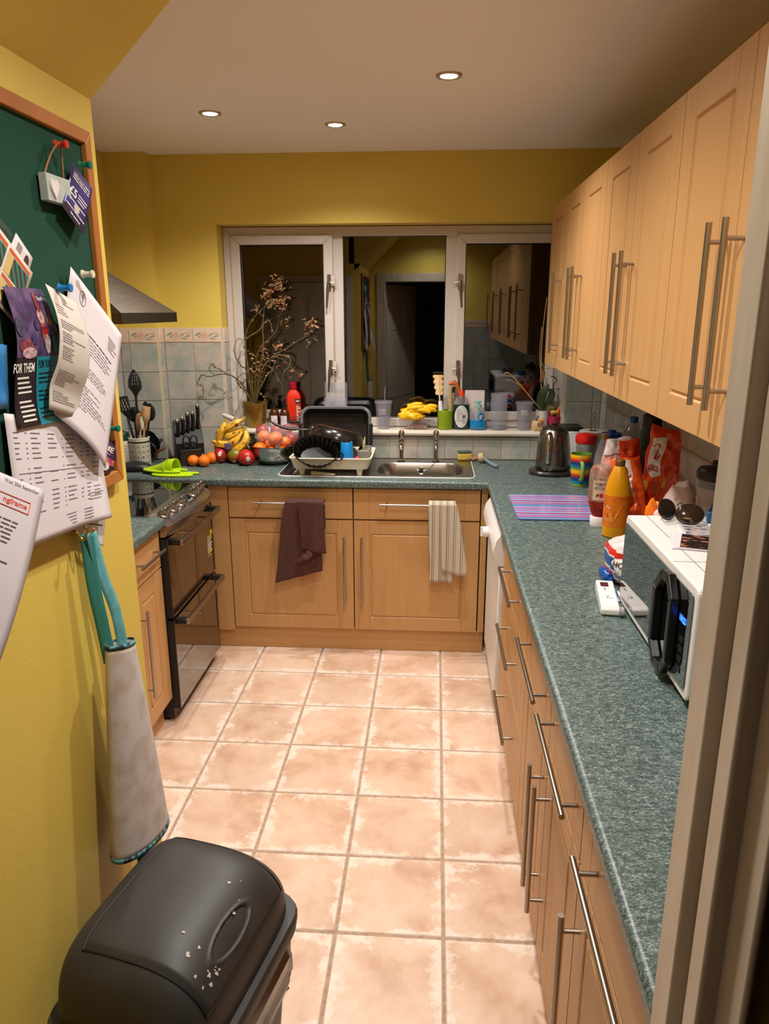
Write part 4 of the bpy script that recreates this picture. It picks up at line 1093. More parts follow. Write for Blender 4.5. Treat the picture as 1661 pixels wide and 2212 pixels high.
def slotted(ox, slots, w, L, shape):
    def hf(p0, d):
        L_ = L; u = Vector((1, 0, 0)); dn = d.normalized(); u = (u-dn*u.dot(dn)).normalized(); nn = dn.cross(u)
        mb = MB()
        def P(x, z, dep=0): return p0+u*x+dn*z+nn*dep
        NX, NZ = 21, 33
        for i in range(NX):
            for j in range(NZ):
                s0, s1 = -1+2*i/NX, -1+2*(i+1)/NX; t0, t1 = j/NZ, (j+1)/NZ
                sc_, tc_ = (s0+s1)/2, (t0+t1)/2
                if slots(sc_, tc_): continue
                q = []
                for s_, t_ in ((s0, t0), (s1, t0), (s1, t1), (s0, t1)):
                    ww = shape(t_)*w; q.append(P(s_*ww+ox(s_, t_), t_*L_, -.014*(1-s_*s_)*math.sin(PI*t_)))
                n = len(mb.v); mb.v += [tuple(v) for v in q]; mb.face((n, n+1, n+2, n+3))
        bm = bmesh.new(); me = bpy.data.meshes.new('x'); me.from_pydata(mb.v, [], mb.f); bm.from_mesh(me)
        bmesh.ops.remove_doubles(bm, verts=bm.verts, dist=1e-5)
        m2 = MB(); m2.v = [tuple(v.co) for v in bm.verts]; m2.f = [tuple(v.index for v in f.verts) for f in bm.faces]; m2.mi = [0]*len(m2.f); bm.free(); bpy.data.meshes.remove(me)
        return m2, .003
    return hf
sp_sh = lambda t: max(.12, math.sin(PI*min(1, t*.93+.07))**.7 if t > .35 else .12+.88*(t/.35)**1.6*math.sin(PI*(.35*.93+.07))**.7)
def spoon_slots(s, t):
    if not (.46 < t < .92): return False
    c = (s*2.6) % 1; r_ = ((t-.46)/.115) % 1
    return abs(s) < .62 and .25 < c < .70 and .18 < r_ < .82
utensil('slotted_spoon', 'tall black slotted spoon standing in the crock', (CR[0]+.004, CR[1], ZW+.03), (-1.557, .445, 1.395), BLACKP, slotted(lambda s, t: 0, spoon_slots, .034, .145, sp_sh), .0065)
def turner_slots(s, t): return .3 < t < .88 and abs(s) < .8 and ((s+t*.55)*2.2) % 1 < .34
utensil('slotted_turner', 'black slotted turner leaning left in the crock', (CR[0]-.004, CR[1]+.005, ZW+.03), (-1.628, .44, 1.265), BLACKP, slotted(lambda s, t: .006*t*s, turner_slots, .026, .105, lambda t: .25+.75*min(1, t*3)), .0055)
utensil('ladle', 'round black ladle behind the slotted turner', (CR[0]-.01, CR[1]+.01, ZW+.03), (-1.600, .50, 1.23), BLACKP, lambda p0, d: (MB().ell(p0+d.normalized()*.03, .036, .018, .040, 20, 12), 0))
utensil('black_spoon', 'black solid spoon behind the wooden spatula', (CR[0]+.01, CR[1]+.01, ZW+.03), (-1.495, .49, 1.245), BLACKP, lambda p0, d: (MB().ell(p0+d.normalized()*.035, .026, .008, .046, 18, 12), 0))
utensil('black_spatula', 'black spatula tip showing above the wooden spoons', (CR[0]+.012, CR[1]-.004, ZW+.03), (-1.525, .50, 1.25), BLACKP, lambda p0, d: (MB().ell(p0+d.normalized()*.04, .020, .006, .045, 18, 12), 0))
WSP = mat('spoon_wood', lin(192, 152, 110), .6, col2=lin(176, 132, 92), scale=1, stretch=(60, 60, 6)); WSP2 = mat('spoon_wood_dark', lin(170, 118, 74), .6)
utensil('wooden_spatula', 'pale wooden spatula in front in the crock', (CR[0]+.008, CR[1]-.012, ZW+.03), (-1.508, .43, 1.195), WSP, slotted(lambda s, t: 0, lambda s, t: False, .022, .11, lambda t: .3+.7*min(1, t*2.2)), .006)
utensil('wooden_spoon', 'brown wooden spoon left of the pale spatula', (CR[0]-.002, CR[1]-.008, ZW+.03), (-1.545, .44, 1.19), WSP2, lambda p0, d: (MB().ell(p0+d.normalized()*.03, .021, .007, .045, 18, 12), 0))
utensil('plastic_spoon', 'thin cream plastic spoon crossing the wooden spatula', (CR[0]-.012, CR[1]-.02, ZW+.03), (-1.520, .418, 1.185), CREAMP, lambda p0, d: (MB().ell(p0+d.normalized()*.03, .010, .004, .035, 14, 10), 0), .0035)
# ---- two pans standing behind the crock, handles to the right
def wall_pan(label, c, Rp, h0, h1, m, hm_, r):
    t = thing('frying_pan', label, 'pan', c)
    q = Matrix.Rotation(rad(82), 3, 'X')
    obj('pan_bowl', MB().lathe([(.01, .0), (Rp*.82, .0), (Rp, .03), (Rp-.002, .032), (Rp*.8, .003), (.01, .003)], seg=32, tilt=q), m, t)
    hh = MB().tube(bez([h0, tuple((Vector(h0)+Vector(h1))/2+Vector((0, -.004, .004))), h1], 6), [r*.8]*4+[r]*5+[r*1.1]*4, 10, flat=.7)
    obj('pan_handle', hh, hm_, t)
    obj('hanging_ring', MB().tube([(h1[0]-.004+.005*math.cos(a*PI/5), h1[1]-.009, h1[2]-.004+.005*math.sin(a*PI/5)) for a in range(10)], .0015, 6, closed=True), STEEL, t)
wall_pan('dark blue pan with a black handle behind the utensil crock', (-1.60, .655, .995), .078, (.066, -.035, .0), (.098, -.055, .036), mat('pan_blue', lin(24, 28, 40), .3), BLACKP, .011)
wall_pan('small pan with a brown wooden handle behind the utensil crock', (-1.58, .61, .966), .052, (.046, -.035, -.012), (.110, -.05, .030), mat('pan_dark', lin(34, 30, 30), .4), mat('brown_handle', lin(136, 80, 48), .4), .010)
# ---- spoon rest and silicone mitts
sr = thing('spoon_rest', 'black oval spoon rest in front of the utensil crock', 'spoon rest', (-1.565, .375, ZW))
obj('rest_shell', MB().ell((0, 0, .018), .085, .052, .030, 26, 12, f=lambda p: Vector((p.x, p.y, max(p.z, -.017)))), BLACKP, sr)
obj('rest_lip', MB().tube([(.078*math.cos(a*PI/14), .046*math.sin(a*PI/14), .006) for a in range(28)], .004, 6, closed=True), BLACKP, sr)
LIME = mat('lime_silicone', lin(176, 206, 20), .42, bump=.15, scale=160); LIMED = mat('lime_inside', lin(104, 132, 10), .6)
def mitt(label, loc, rotz, tiltx, pocket):
    t = thing('silicone_mitt', label, 'oven mitt', loc, rotz, 'lime silicone oven mitts')
    out = []
    for k in range(40):
        a = 2*PI*k/40; cx = math.cos(a); x = .105*cx; w = .044*(1-.18*cx)
        out.append((x, w*math.copysign(abs(math.sin(a))**.8, math.sin(a))))
    obj('palm_pad', MB().prism(out, .001, .011), LIME, t, bevel=.004, seg=3)
    o2 = [(.02+x*.86, -.012+y*.7) for x, y in out]
    pd = MB()
    R = random.Random(3)
    for i in range(9):
        for jx in range(4):
            pd.ell((-.04+i*.015, -.022+jx*.0135, .0112), .0042, .0042, .0022, 8, 5)
    obj('grip_dots', pd, LIME, t, kind='stuff')
    thb = [(.055+x*.62, .040+y*.36) for x, y in out]
    obj('thumb_pad', MB().prism(thb, .002, .012), LIME, t, bevel=.004, seg=3)
    if pocket:
        def PF(u, v):
            a = PI*(u*1.0); rr_ = .010+.032*v
            return (-.085+.125*v, .004-rr_*math.cos(a)*1.05, .010+rr_*1.25*math.sin(a)*(.35+.65*v))
        obj('hand_pocket', MB().grid(PF, 24, 14), LIME, t, solid=.003)
        def PF2(u, v):
            a = PI*u; rr_ = .036+.004*v
            return (.02+.052*v, .016-rr_*math.cos(a), .010+rr_*(1.28+.1*v)*math.sin(a))
        obj('thumb_pocket', MB().grid(PF2, 24, 8), LIME, t, solid=.003)
        obj('pocket_opening', MB().ell((.010, -.004, .012), .012, .026, .018, 14, 10), LIMED, t)
    return t
mitt('lower lime silicone mitt lying on the worktop by the cooker', (-1.335, .268, ZW), rad(-4), 0, False)
m2 = mitt('upper lime silicone mitt with raised pockets by the cooker', (-1.40, .305, ZW+.0135), rad(-16), 0, True)
# ---- fruit
OR = mat('orange_peel', lin(232, 122, 16), .45, col2=lin(222, 106, 8), scale=60, bump=.35, bscale=260, sss=.05)
PITH = mat('stem_scar', lin(120, 120, 40), .8)
ori = None
def fruit(name, label, cat, c, rx, ry, rz, m, grp, tilt=(0, 0), stem=PITH, f=None, sticker=None):
    t = thing(name, label, cat, (c[0], c[1], c[2]), 0, grp)
    q = Matrix.Rotation(tilt[0], 3, 'X') @ Matrix.Rotation(tilt[1], 3, 'Y')
    obj('fruit_body', MB().ell((0, 0, rz), rx, ry, rz, 24, 14, f=f, rot=None if not any(tilt) else None), m, t)
    obj('stem_end', MB().ell((rx*.55*math.sin(tilt[1]), -ry*.55*math.sin(tilt[0]), rz*1.93 if not any(tilt) else rz*1.72), .004, .004, .003, 8, 6), stem, t)
    if sticker:
        sx, sz, rr_ = sticker; mb = MB()
        def S(x, z):
            xx, zz = sx+x, sz+z; yy = -ry*math.sqrt(max(.02, 1-(xx/rx)**2-((zz-rz)/rz)**2)); return (xx, yy-.0006, zz)
        disc(mb, S, 0, 0, rr_*.8, rr_, 18); obj('fruit_sticker', mb, mat('sticker_paper', lin(214, 206, 200), .5), t, 0)
        mb = MB(); quadp(mb, lambda x, z: tuple(Vector(S(x, z))+Vector((0, -.0004, 0))), -rr_*.4, rr_*.4, -.002, .002); quadp(mb, lambda x, z: tuple(Vector(S(x, z))+Vector((0, -.0004, 0))), -rr_*.3, rr_*.2, .004, .006); obj('sticker_print', mb, INKL, t, 0)
    return t
GO = 'clementines by the knife block'
fruit('clementine', 'leftmost clementine in front of the knife block', 'clementine', (-1.305, .505, ZW), .031, .031, .029, OR, GO)
fruit('clementine', 'clementine touching the first mango at the front', 'clementine', (-1.245, .495, ZW), .032, .032, .030, OR, GO)
fruit('clementine', 'clementine behind the leftmost one', 'clementine', (-1.282, .562, ZW), .031, .031, .029, OR, GO)
fruit('clementine', 'clementine at the back between knife block and first mango', 'clementine', (-1.228, .575, ZW), .032, .032, .031, OR, GO)
MG = mat('mango_red', lin(160, 30, 34), .32, col2=lin(128, 60, 24), scale=14, lo=.45, hi=.75); MG2 = mat('mango_green', lin(110, 110, 22), .32, col2=lin(180, 70, 24), scale=11, lo=.42, hi=.6); MG3 = mat('mango_red_orange', lin(176, 34, 30), .32, col2=lin(190, 90, 24), scale=12, lo=.55, hi=.8)
GMG = 'mangoes on the back worktop'
fruit('mango', 'red mango with a white sticker next to the clementines', 'mango', (-1.184, .600, ZW), .038, .048, .042, MG, GMG, sticker=(.006, .055, .011))
fruit('mango', 'green and orange mango in the middle of the three', 'mango', (-1.104, .598, ZW), .046, .047, .041, MG2, GMG, sticker=(.0, .013, .010))
fruit('mango', 'red mango with a white sticker nearest the steel bowl', 'mango', (-1.030, .540, ZW), .047, .046, .042, MG3, GMG, sticker=(.018, .042, .012))
# bananas on a low dark bowl
fb = thing('fruit_bowl', 'low dark glass bowl under the bananas', 'bowl', (-1.125, .685, ZW))
obj('bowl_shell', MB().lathe([(.04, .001), (.06, .004), (.074, .03), (.078, .05), (.075, .05), (.06, .012), (.01, .008)], seg=32), mat('dark_glass', lin(36, 30, 28), .12), fb)
BAN = mat('banana_skin', lin(216, 166, 44), .5, col2=lin(96, 58, 22), scale=46, stretch=(1, 1, .6), detail=5, lo=.57, hi=.66, bump=.05)
BTIP = mat('banana_tip', lin(70, 50, 26), .7)
def banana(label, pts, r=.0185):
    P = bez(pts, 6); n = len(P)
    t = thing('banana', label, 'banana', tuple(P[n//2]), 0, 'bananas in a heap'); o0 = P[n//2]
    Rr = [r*min(1, .36+2.6*min(i/(n-1), .9*(1-i/(n-1))+.02)) for i in range(n)]
    obj('banana_skin', MB().tube([p-o0 for p in P], Rr, 6), BAN, t, 50)
    obj('banana_stalk', MB().tube([P[-1]-o0, P[-1]-o0+(P[-1]-P[-2]).normalized()*.020], [r*.42, r*.32], 6), mat('banana_stalk', lin(150, 130, 40), .6), t)
    obj('banana_tip', MB().ell(P[0]-o0, .006, .006, .006, 8, 6), BTIP, t)
banana('banana slanting up at the left of the heap', [(-1.205, .63, 1.000), (-1.19, .61, 1.035), (-1.170, .605, 1.08), (-1.155, .615, 1.125)], .020)
banana('banana on top of the heap pointing right', [(-1.165, .625, 1.082), (-1.135, .60, 1.098), (-1.10, .60, 1.118), (-1.062, .615, 1.140)], .021)
banana('long banana along the lower front of the heap', [(-1.232, .625, 1.022), (-1.19, .595, 1.012), (-1.14, .59, 1.012), (-1.10, .60, 1.034), (-1.07, .625, 1.074)], .020)
banana('banana curving round the right of the heap', [(-1.13, .60, .980), (-1.09, .59, .984), (-1.06, .595, 1.008), (-1.045, .61, 1.042), (-1.050, .63, 1.080)], .020)
banana('short banana end in the middle of the heap', [(-1.155, .592, 1.045), (-1.128, .595, 1.058), (-1.098, .61, 1.072), (-1.075, .64, 1.09)], .0185)
banana('banana underneath at the left of the heap', [(-1.225, .66, .962), (-1.205, .635, .985), (-1.16, .62, .978), (-1.12, .63, .975)], .021)
banana('yellow-green banana lying across the bowl rim', [(-1.15, .612, .975), (-1.11, .605, .994), (-1.07, .61, .992), (-1.04, .63, .975)], .017)
banana('green-tipped banana at the back left of the heap', [(-1.225, .69, 1.05), (-1.205, .675, 1.062), (-1.17, .67, 1.06), (-1.13, .675, 1.05)], .019)
lb = MB().tube([(-1.152, .585+.002, 1.030), (-1.148, .571, 1.012), (-1.140, .572, .990), (-1.13, .585, .978)], .022, 12, flat=.5)
tag(obj('banana_label', MB().grid(lambda u, v: (-1.152+.036*u, .571-.003*math.sin(PI*u), .985+.036*v), 8, 6), mat('lilac_label', lin(92, 76, 124), .5), None, solid=.0006), 'lilac paper band round the bananas', 'label')
tag(obj('rolling_pin', MB().tube([(-1.195, .72, 1.150), (-1.18, .715, 1.145), (-1.175, .712, 1.143), (-1.13, .70, 1.128)], [.009, .012, .0135, .0135], 12), mat('pale_pin', lin(196, 186, 172), .5)), 'pale rod end sticking up behind the bananas', 'rolling pin')
# steel bowl
SB = (-.902, .622)
bw = thing('mixing_bowl', 'stainless steel bowl heaped with oranges and wrapped fruit', 'bowl', (SB[0], SB[1], ZW))
obj('bowl_shell', MB().lathe([(.062, .001), (.080, .004), (.108, .03), (.124, .07), (.129, .098), (.139, .102), (.139, .104), (.127, .101), (.120, .07), (.10, .03), (.06, .007), (.002, .006)], seg=48), mat('polished_steel', lin(190, 184, 176), .16, 1), bw, 60)
GB = 'fruit in the steel bowl'
def inb(name, label, cat, dx, dy, z, rx, m): return fruit(name, label, cat, (SB[0]+dx, SB[1]+dy, ZW+z), rx, rx, rx*.95, m, GB)
inb('orange', 'large orange at the left front of the steel bowl', 'orange', -.062, -.058, .050, .036, OR)
inb('orange', 'orange low in the middle of the steel bowl rim', 'orange', .002, -.072, .036, .032, OR)
inb('orange', 'orange low at the right of the steel bowl rim', 'orange', .055, -.055, .034, .033, OR)
PCH = mat('peach_skin', lin(226, 132, 60), .4, col2=lin(206, 74, 44), scale=26, lo=.4, hi=.62); APL = mat('apple_red', lin(150, 28, 34), .3, col2=lin(196, 92, 50), scale=30, lo=.5, hi=.75)
inb('peach', 'yellow peach at the left in the clear wrap', 'peach', -.045, -.02, .108, .036, PCH)
inb('peach', 'pink peach in the middle of the clear wrap', 'peach', .022, -.045, .100, .039, PCH)
inb('peach', 'orange peach under the pan handle', 'peach', .066, -.02, .083, .032, PCH)
inb('peach', 'low peach between two others in the wrap', 'peach', -.008, -.028, .078, .032, PCH)
inb('apple', 'dark red apple at the back left of the bowl', 'apple', -.070, .055, .128, .036, APL)
inb('apple', 'red apple behind the middle peach', 'apple', .01, .055, .130, .036, APL)
inb('apple', 'red apple at the right edge of the bowl', 'apple', .088, .045, .085, .037, APL)
inb('apple', 'red apple at the back right of the bowl', 'apple', .058, .065, .132, .034, APL)
def blob(c, rx, ry, rz, amp, fr, seed, seg=40, rings=24, flatb=None):
    def f(p):
        n = noise.noise(Vector((p.x*fr+seed, p.y*fr, p.z*fr)))+.5*noise.noise(Vector((p.x*fr*2.3, p.y*fr*2.3+seed, p.z*fr*2.3)))
        q = p*(1+amp*n)
        if flatb is not None and q.z < flatb: q.z = flatb
        return q
    return MB().ell(c, rx, ry, rz, seg, rings, f=f)
tag(obj('fruit_wrap', blob((SB[0]-.006, SB[1]-.012, ZW+.142), .090, .078, .068, .16, 30, 2), FILM, None, 25), 'clear crinkled wrap over the peaches in the bowl', 'plastic wrap')
tag(obj('fruit_wrap', blob((SB[0]+.070, SB[1]+.05, ZW+.140), .066, .056, .065, .16, 32, 7), FILM, None, 25), 'clear crinkled bag over the apples at the back right', 'plastic wrap')
# ================================================================== drainer: roasting tin, rack and washing-up
DR = ZW-.004
GREYR = mat('tin_rim', lin(112, 112, 114), .4, .3); TIN = mat('tin_inside', lin(38, 33, 31), .45, col2=lin(46, 40, 36), scale=30, spec=.4)
rt = thing('roasting_tin', 'dark roasting tin with grey rim propped up behind the dish rack', 'roasting tin', (-.572, .632, ZW+.006), rot=(rad(-9), 0, 0))
def tr(x0, x1, z0, z1, r, y): return [(x, y, z) for x, z in rrect(x0, x1, z0, z1, r, 8)]
o_ = (-.188, .188, .0, .292)
def sh(d, y, r=.05): return tr(o_[0]+d, o_[1]-d, o_[2]+d, o_[3]-d, r, y)
obj('tin_pan', loft(MB(), [sh(.012, -.001, .045), sh(.022, .02, .04), sh(.030, .05, .035), sh(.040, .055, .03)]), TIN, rt, 50)
obj('tin_back', loft(MB(), [sh(.010, .001, .045), sh(.019, .022, .04), sh(.027, .054, .035), sh(.040, .059, .03)]), GREYR, rt, 50)
obj('tin_rim', loft(MB(), [sh(.014, .002, .045), sh(.012, -.004, .046), sh(.002, -.006, .052), sh(-.002, -.002, .054), sh(-.002, .006, .054), sh(.004, .008, .05), sh(.012, .004, .046)], False, False), GREYR, rt, 50)
for s_ in (-1, 1):
    g = MB()
    x = s_*.188
    g.box(min(x-.010, x+.010), max(x-.010, x+.010), -.012, .008, .09, .205)
    hg = obj('handle_grip', g, BLACKP, rt, bevel=.004)
    for k in range(8): obj('grip_rib', MB().box(x-.008, x+.008, -.0145, -.011, .099+k*.013, .105+k*.013), BLACKP, hg, 0)
dr = thing('dish_rack', 'cream plastic dish rack standing on the drainer', 'dish rack', (-.557, .455, DR))
def rk(a, b, z, r=.03): return [(x, y, z) for x, y in rrect(-a, a, -b, b, r, 6)]
obj('rack_tray', loft(MB(), [rk(.183, .140, .036), rk(.186, .143, .042), rk(.198, .156, .086), rk(.204, .162, .089), rk(.204, .162, .094), rk(.199, .157, .095), rk(.192, .150, .088), rk(.180, .137, .044), rk(.17, .127, .042)], True, True), CREAMP, dr, 40)
for sx in (-1, 1):
    for sy in (-1, 1):
        f_ = MB(); loft(f_, [[(sx*.143+x, sy*.12+y, z) for x, y in ((-a, -.008), (a, -.008), (a, .008), (-a, .008))] for a, z in ((.009, .001), (.018, .040))], True, True)
        obj('foot', f_, CREAMP, dr, 0, bevel=.002)
for k in range(9): obj('plate_prong', MB().tube([(-.15+k*.03, .05, .044), (-.15+k*.03, .05, .085)], .003, 8), CREAMP, dr)
cb_ = MB().box(.125, .185, -.06, .10, .045, .115); obj('cutlery_caddy', cb_, mat('caddy_grey', lin(120, 116, 108), .35), dr, bevel=.004)
for k, (y, cl_) in enumerate(((-.04, (214, 206, 40)), (-.02, (206, 202, 196)), (.0, (200, 196, 190)), (.025, (214, 206, 40)), (.05, (190, 190, 186)))):
    t = thing('cutlery', ['yellow-edged knife at the front of the caddy', 'second piece of cutlery in the caddy', 'middle piece of cutlery in the caddy', 'yellow-handled piece of cutlery in the caddy', 'rearmost piece of cutlery in the caddy'][k], 'cutlery', (-.557+.155, .455+y, DR+.116))
    obj('cutlery_handle', MB().box(-.002, .002, -.006, .006, .0005, .034+.004*k), mat('cut_%d' % k, lin(*cl_), .4), t, bevel=.001)
tag(obj('pink_cloth', blob((-.430, .365, DR+.068), .018, .014, .024, .2, 40, 3), mat('pink_plastic', lin(206, 50, 80), .4), None), 'small pink thing beside the blue cup in the rack', 'cloth')
dt = MB().grid(lambda u, v: (-.655+.12*u, .335-.018*math.cos(PI*v)*(1-.4*u), DR+.0035+.020*math.sin(PI*v)*(1-.75*u)), 12, 10)
tag(obj('drip_tray', dt, CREAMP, None, solid=.002), 'cream scoop lying under the dish rack', 'tray')
# blue cup, upside down
cu = thing('cup', 'bright blue plastic cup upside down in the dish rack', 'cup', (-.478, .352, DR+.062))
obj('cup_wall', MB().lathe([(.0335, .001), (.0345, .002), (.0345, .006), (.0285, .104), (.027, .106), (.025, .105)], seg=32, cap0=False, cap1=False), mat('cup_blue', lin(14, 122, 190), .35), cu)
obj('cup_base', MB().lathe([(.026, .1055), (.025, .1005), (.002, .1005)], seg=28, cap0=False), WHITEP, cu)
FC = lambda x, z: ((.0350-.0064*(z-.002)/.092)*math.sin(x/.032), -(.0350-.0064*(z-.002)/.092)*math.cos(x/.032), z)
R = random.Random(11)
for k in range(12):
    mb = MB(); disc(mb, FC, R.choice((-.022, -.018, .016, .022))+R.uniform(-.004, .004), R.uniform(.02, .08), .0022, .0026, 8); obj('print_speck', mb, mat('cup_speck', lin(20, 70, 130), .5) if k % 3 else mat('cup_speck2', lin(214, 196, 150), .5), cu, 0)
# frying pan, upside down on the rack, handle to the left
fp = thing('frying_pan', 'speckled black frying pan upside down on top of the dish rack', 'frying pan', (-.545, .478, DR+.150), rot=(rad(-12), rad(13), 0))
SPK = mat('speckled_enamel', lin(20, 18, 17), .22, col2=lin(96, 84, 66), scale=420, lo=.66, hi=.72, detail=2, coat=.3)
obj('pan_shell', MB().lathe([(.140, .001), (.143, .0), (.143, .004), (.136, .03), (.122, .052), (.112, .057), (.108, .0585), (.002, .0585)], seg=56, cap0=False), SPK, fp)
obj('pan_inside', MB().lathe([(.140, .0015), (.133, .03), (.118, .05), (.002, .053)], seg=48, cap0=False), BLACKM, fp)
obj('base_ring', MB().tube([(.113*math.cos(a*PI/24), .113*math.sin(a*PI/24), .0575) for a in range(48)], .0022, 6, closed=True), mat('pan_copper', lin(120, 84, 50), .4, .5), fp)
obj('handle_bracket', MB().tube([(-.128, -.02, .030), (-.16, -.02, .022), (-.20, -.02, .012)], [.009, .007, .006], 10, flat=.6), CHROME, fp)
obj('handle_rivet', MB().ell((-.131, -.028, .036), .008, .006, .008, 12, 8), CHROME, fp)
obj('handle_grip', MB().tube(bez([(-.195, -.02, .014), (-.24, -.02, .004), (-.29, -.018, .004), (-.335, -.016, .013)], 6), [.008]*3+[.0105]*10+[.009]*6, 12, flat=.75), BLACKP, fp)
obj('handle_tip', MB().tube([(-.330, -.016, .012), (-.352, -.015, .018), (-.372, -.014, .025)], [.008, .007, .005], 10, flat=.5), CHROME, fp)
# fluted tins
def fluted(label, loc, rot, Rr=.105, h=.062, nf=26):
    t = thing('fluted_tin', label, 'cake tin', loc, rot=rot)
    def F(u, v):
        a = 2*PI*u; fl = 1+.045*math.cos(a*nf)*(1 if v < .8 else .5)
        r_ = (Rr*.72+(Rr*.28)*v)*fl; s_ = 1.25
        return (r_*math.cos(a)*s_, r_*math.sin(a), h*v)
    mb = MB().grid(F, nf*6, 6, True); n = len(mb.v); mb.face([k for k in range(nf*6)][::-1])
    obj('tin_shell', mb, mat('tin_black', lin(10, 9, 9), .2, spec=.4), t, 60, solid=.0015)
    obj('tin_rim', MB().tube([F(k/(nf*6), 1) for k in range(nf*6)], .002, 6, closed=True), MATS['tin_black'], t)
    tb = [(.125, -.02), (.158, -.016), (.166, -.006), (.166, .006), (.158, .016), (.125, .02)]
    obj('tin_tab', MB().tube([(Rr*1.22+x, y, h) for x, y in ((0, -.026), (.022, -.022), (.03, -.01), (.03, .01), (.022, .022), (0, .026))], .0045, 8), MATS['tin_black'], t)
    return t
fluted('black fluted cake tin tipped forward over the front of the rack', (-.630, .352, DR+.088), (rad(42), rad(12), rad(-10)), .090, .058)
fluted('black fluted cake tin lying behind under the frying pan', (-.60, .50, DR+.072), (rad(-6), rad(-8), rad(160)), .098, .042)
# ---- sponge and brushes right of the sink
sp = thing('sponge', 'yellow and green scouring sponge behind the sink corner', 'sponge', (.125, .742-.02, ZW+.006), rad(10), None)
obj('foam', MB().box(-.045, .03, -.018, .018, .0, .038), mat('sponge_yellow', lin(190, 164, 70), .95, bump=1, scale=140), sp, bevel=.008)
obj('scourer', MB().box(-.046, .028, -.018, .018, .0385, .050), mat('scourer_green', lin(70, 92, 76), .95, bump=1, scale=200), sp, bevel=.004)
bsn = thing('net_scrubber', 'tan net scrubber beside the sponge', 'scrubber', (.185, .715, ZW))
for k in range(7):
    R = random.Random(20+k); P = [(R.uniform(-.055, .055), R.uniform(-.018, .018), .004+R.uniform(0, .022)) for _ in range(6)]
    obj('net_strand', MB().tube(bez(P, 6), .0035, 6), mat('tan_net', lin(150, 120, 82), .9), bsn)
db_ = thing('dish_brush', 'dish brush with a grey-blue handle lying right of the sink', 'brush', (.20, .665, ZW))
obj('brush_head', MB().lathe([(.022, -.012), (.026, 0), (.026, .012), (.018, .018)], (0, .01, .028), 18, tilt=Matrix.Rotation(rad(80), 3, 'Y')), mat('brush_cream', lin(186, 160, 116), .6), db_)
obj('brush_handle', MB().tube(bez([(.005, .005, .035), (.03, -.04, .024), (.055, -.09, .014), (.078, -.135, .0115)], 6), [.008]*6+[.009]*6+[.011]*4+[.0105, .010, .008], 10, flat=.8), mat('grey_blue_handle', lin(112, 132, 140), .4), db_)

# ================================================================== things on the window sill
ZS = 1.0702
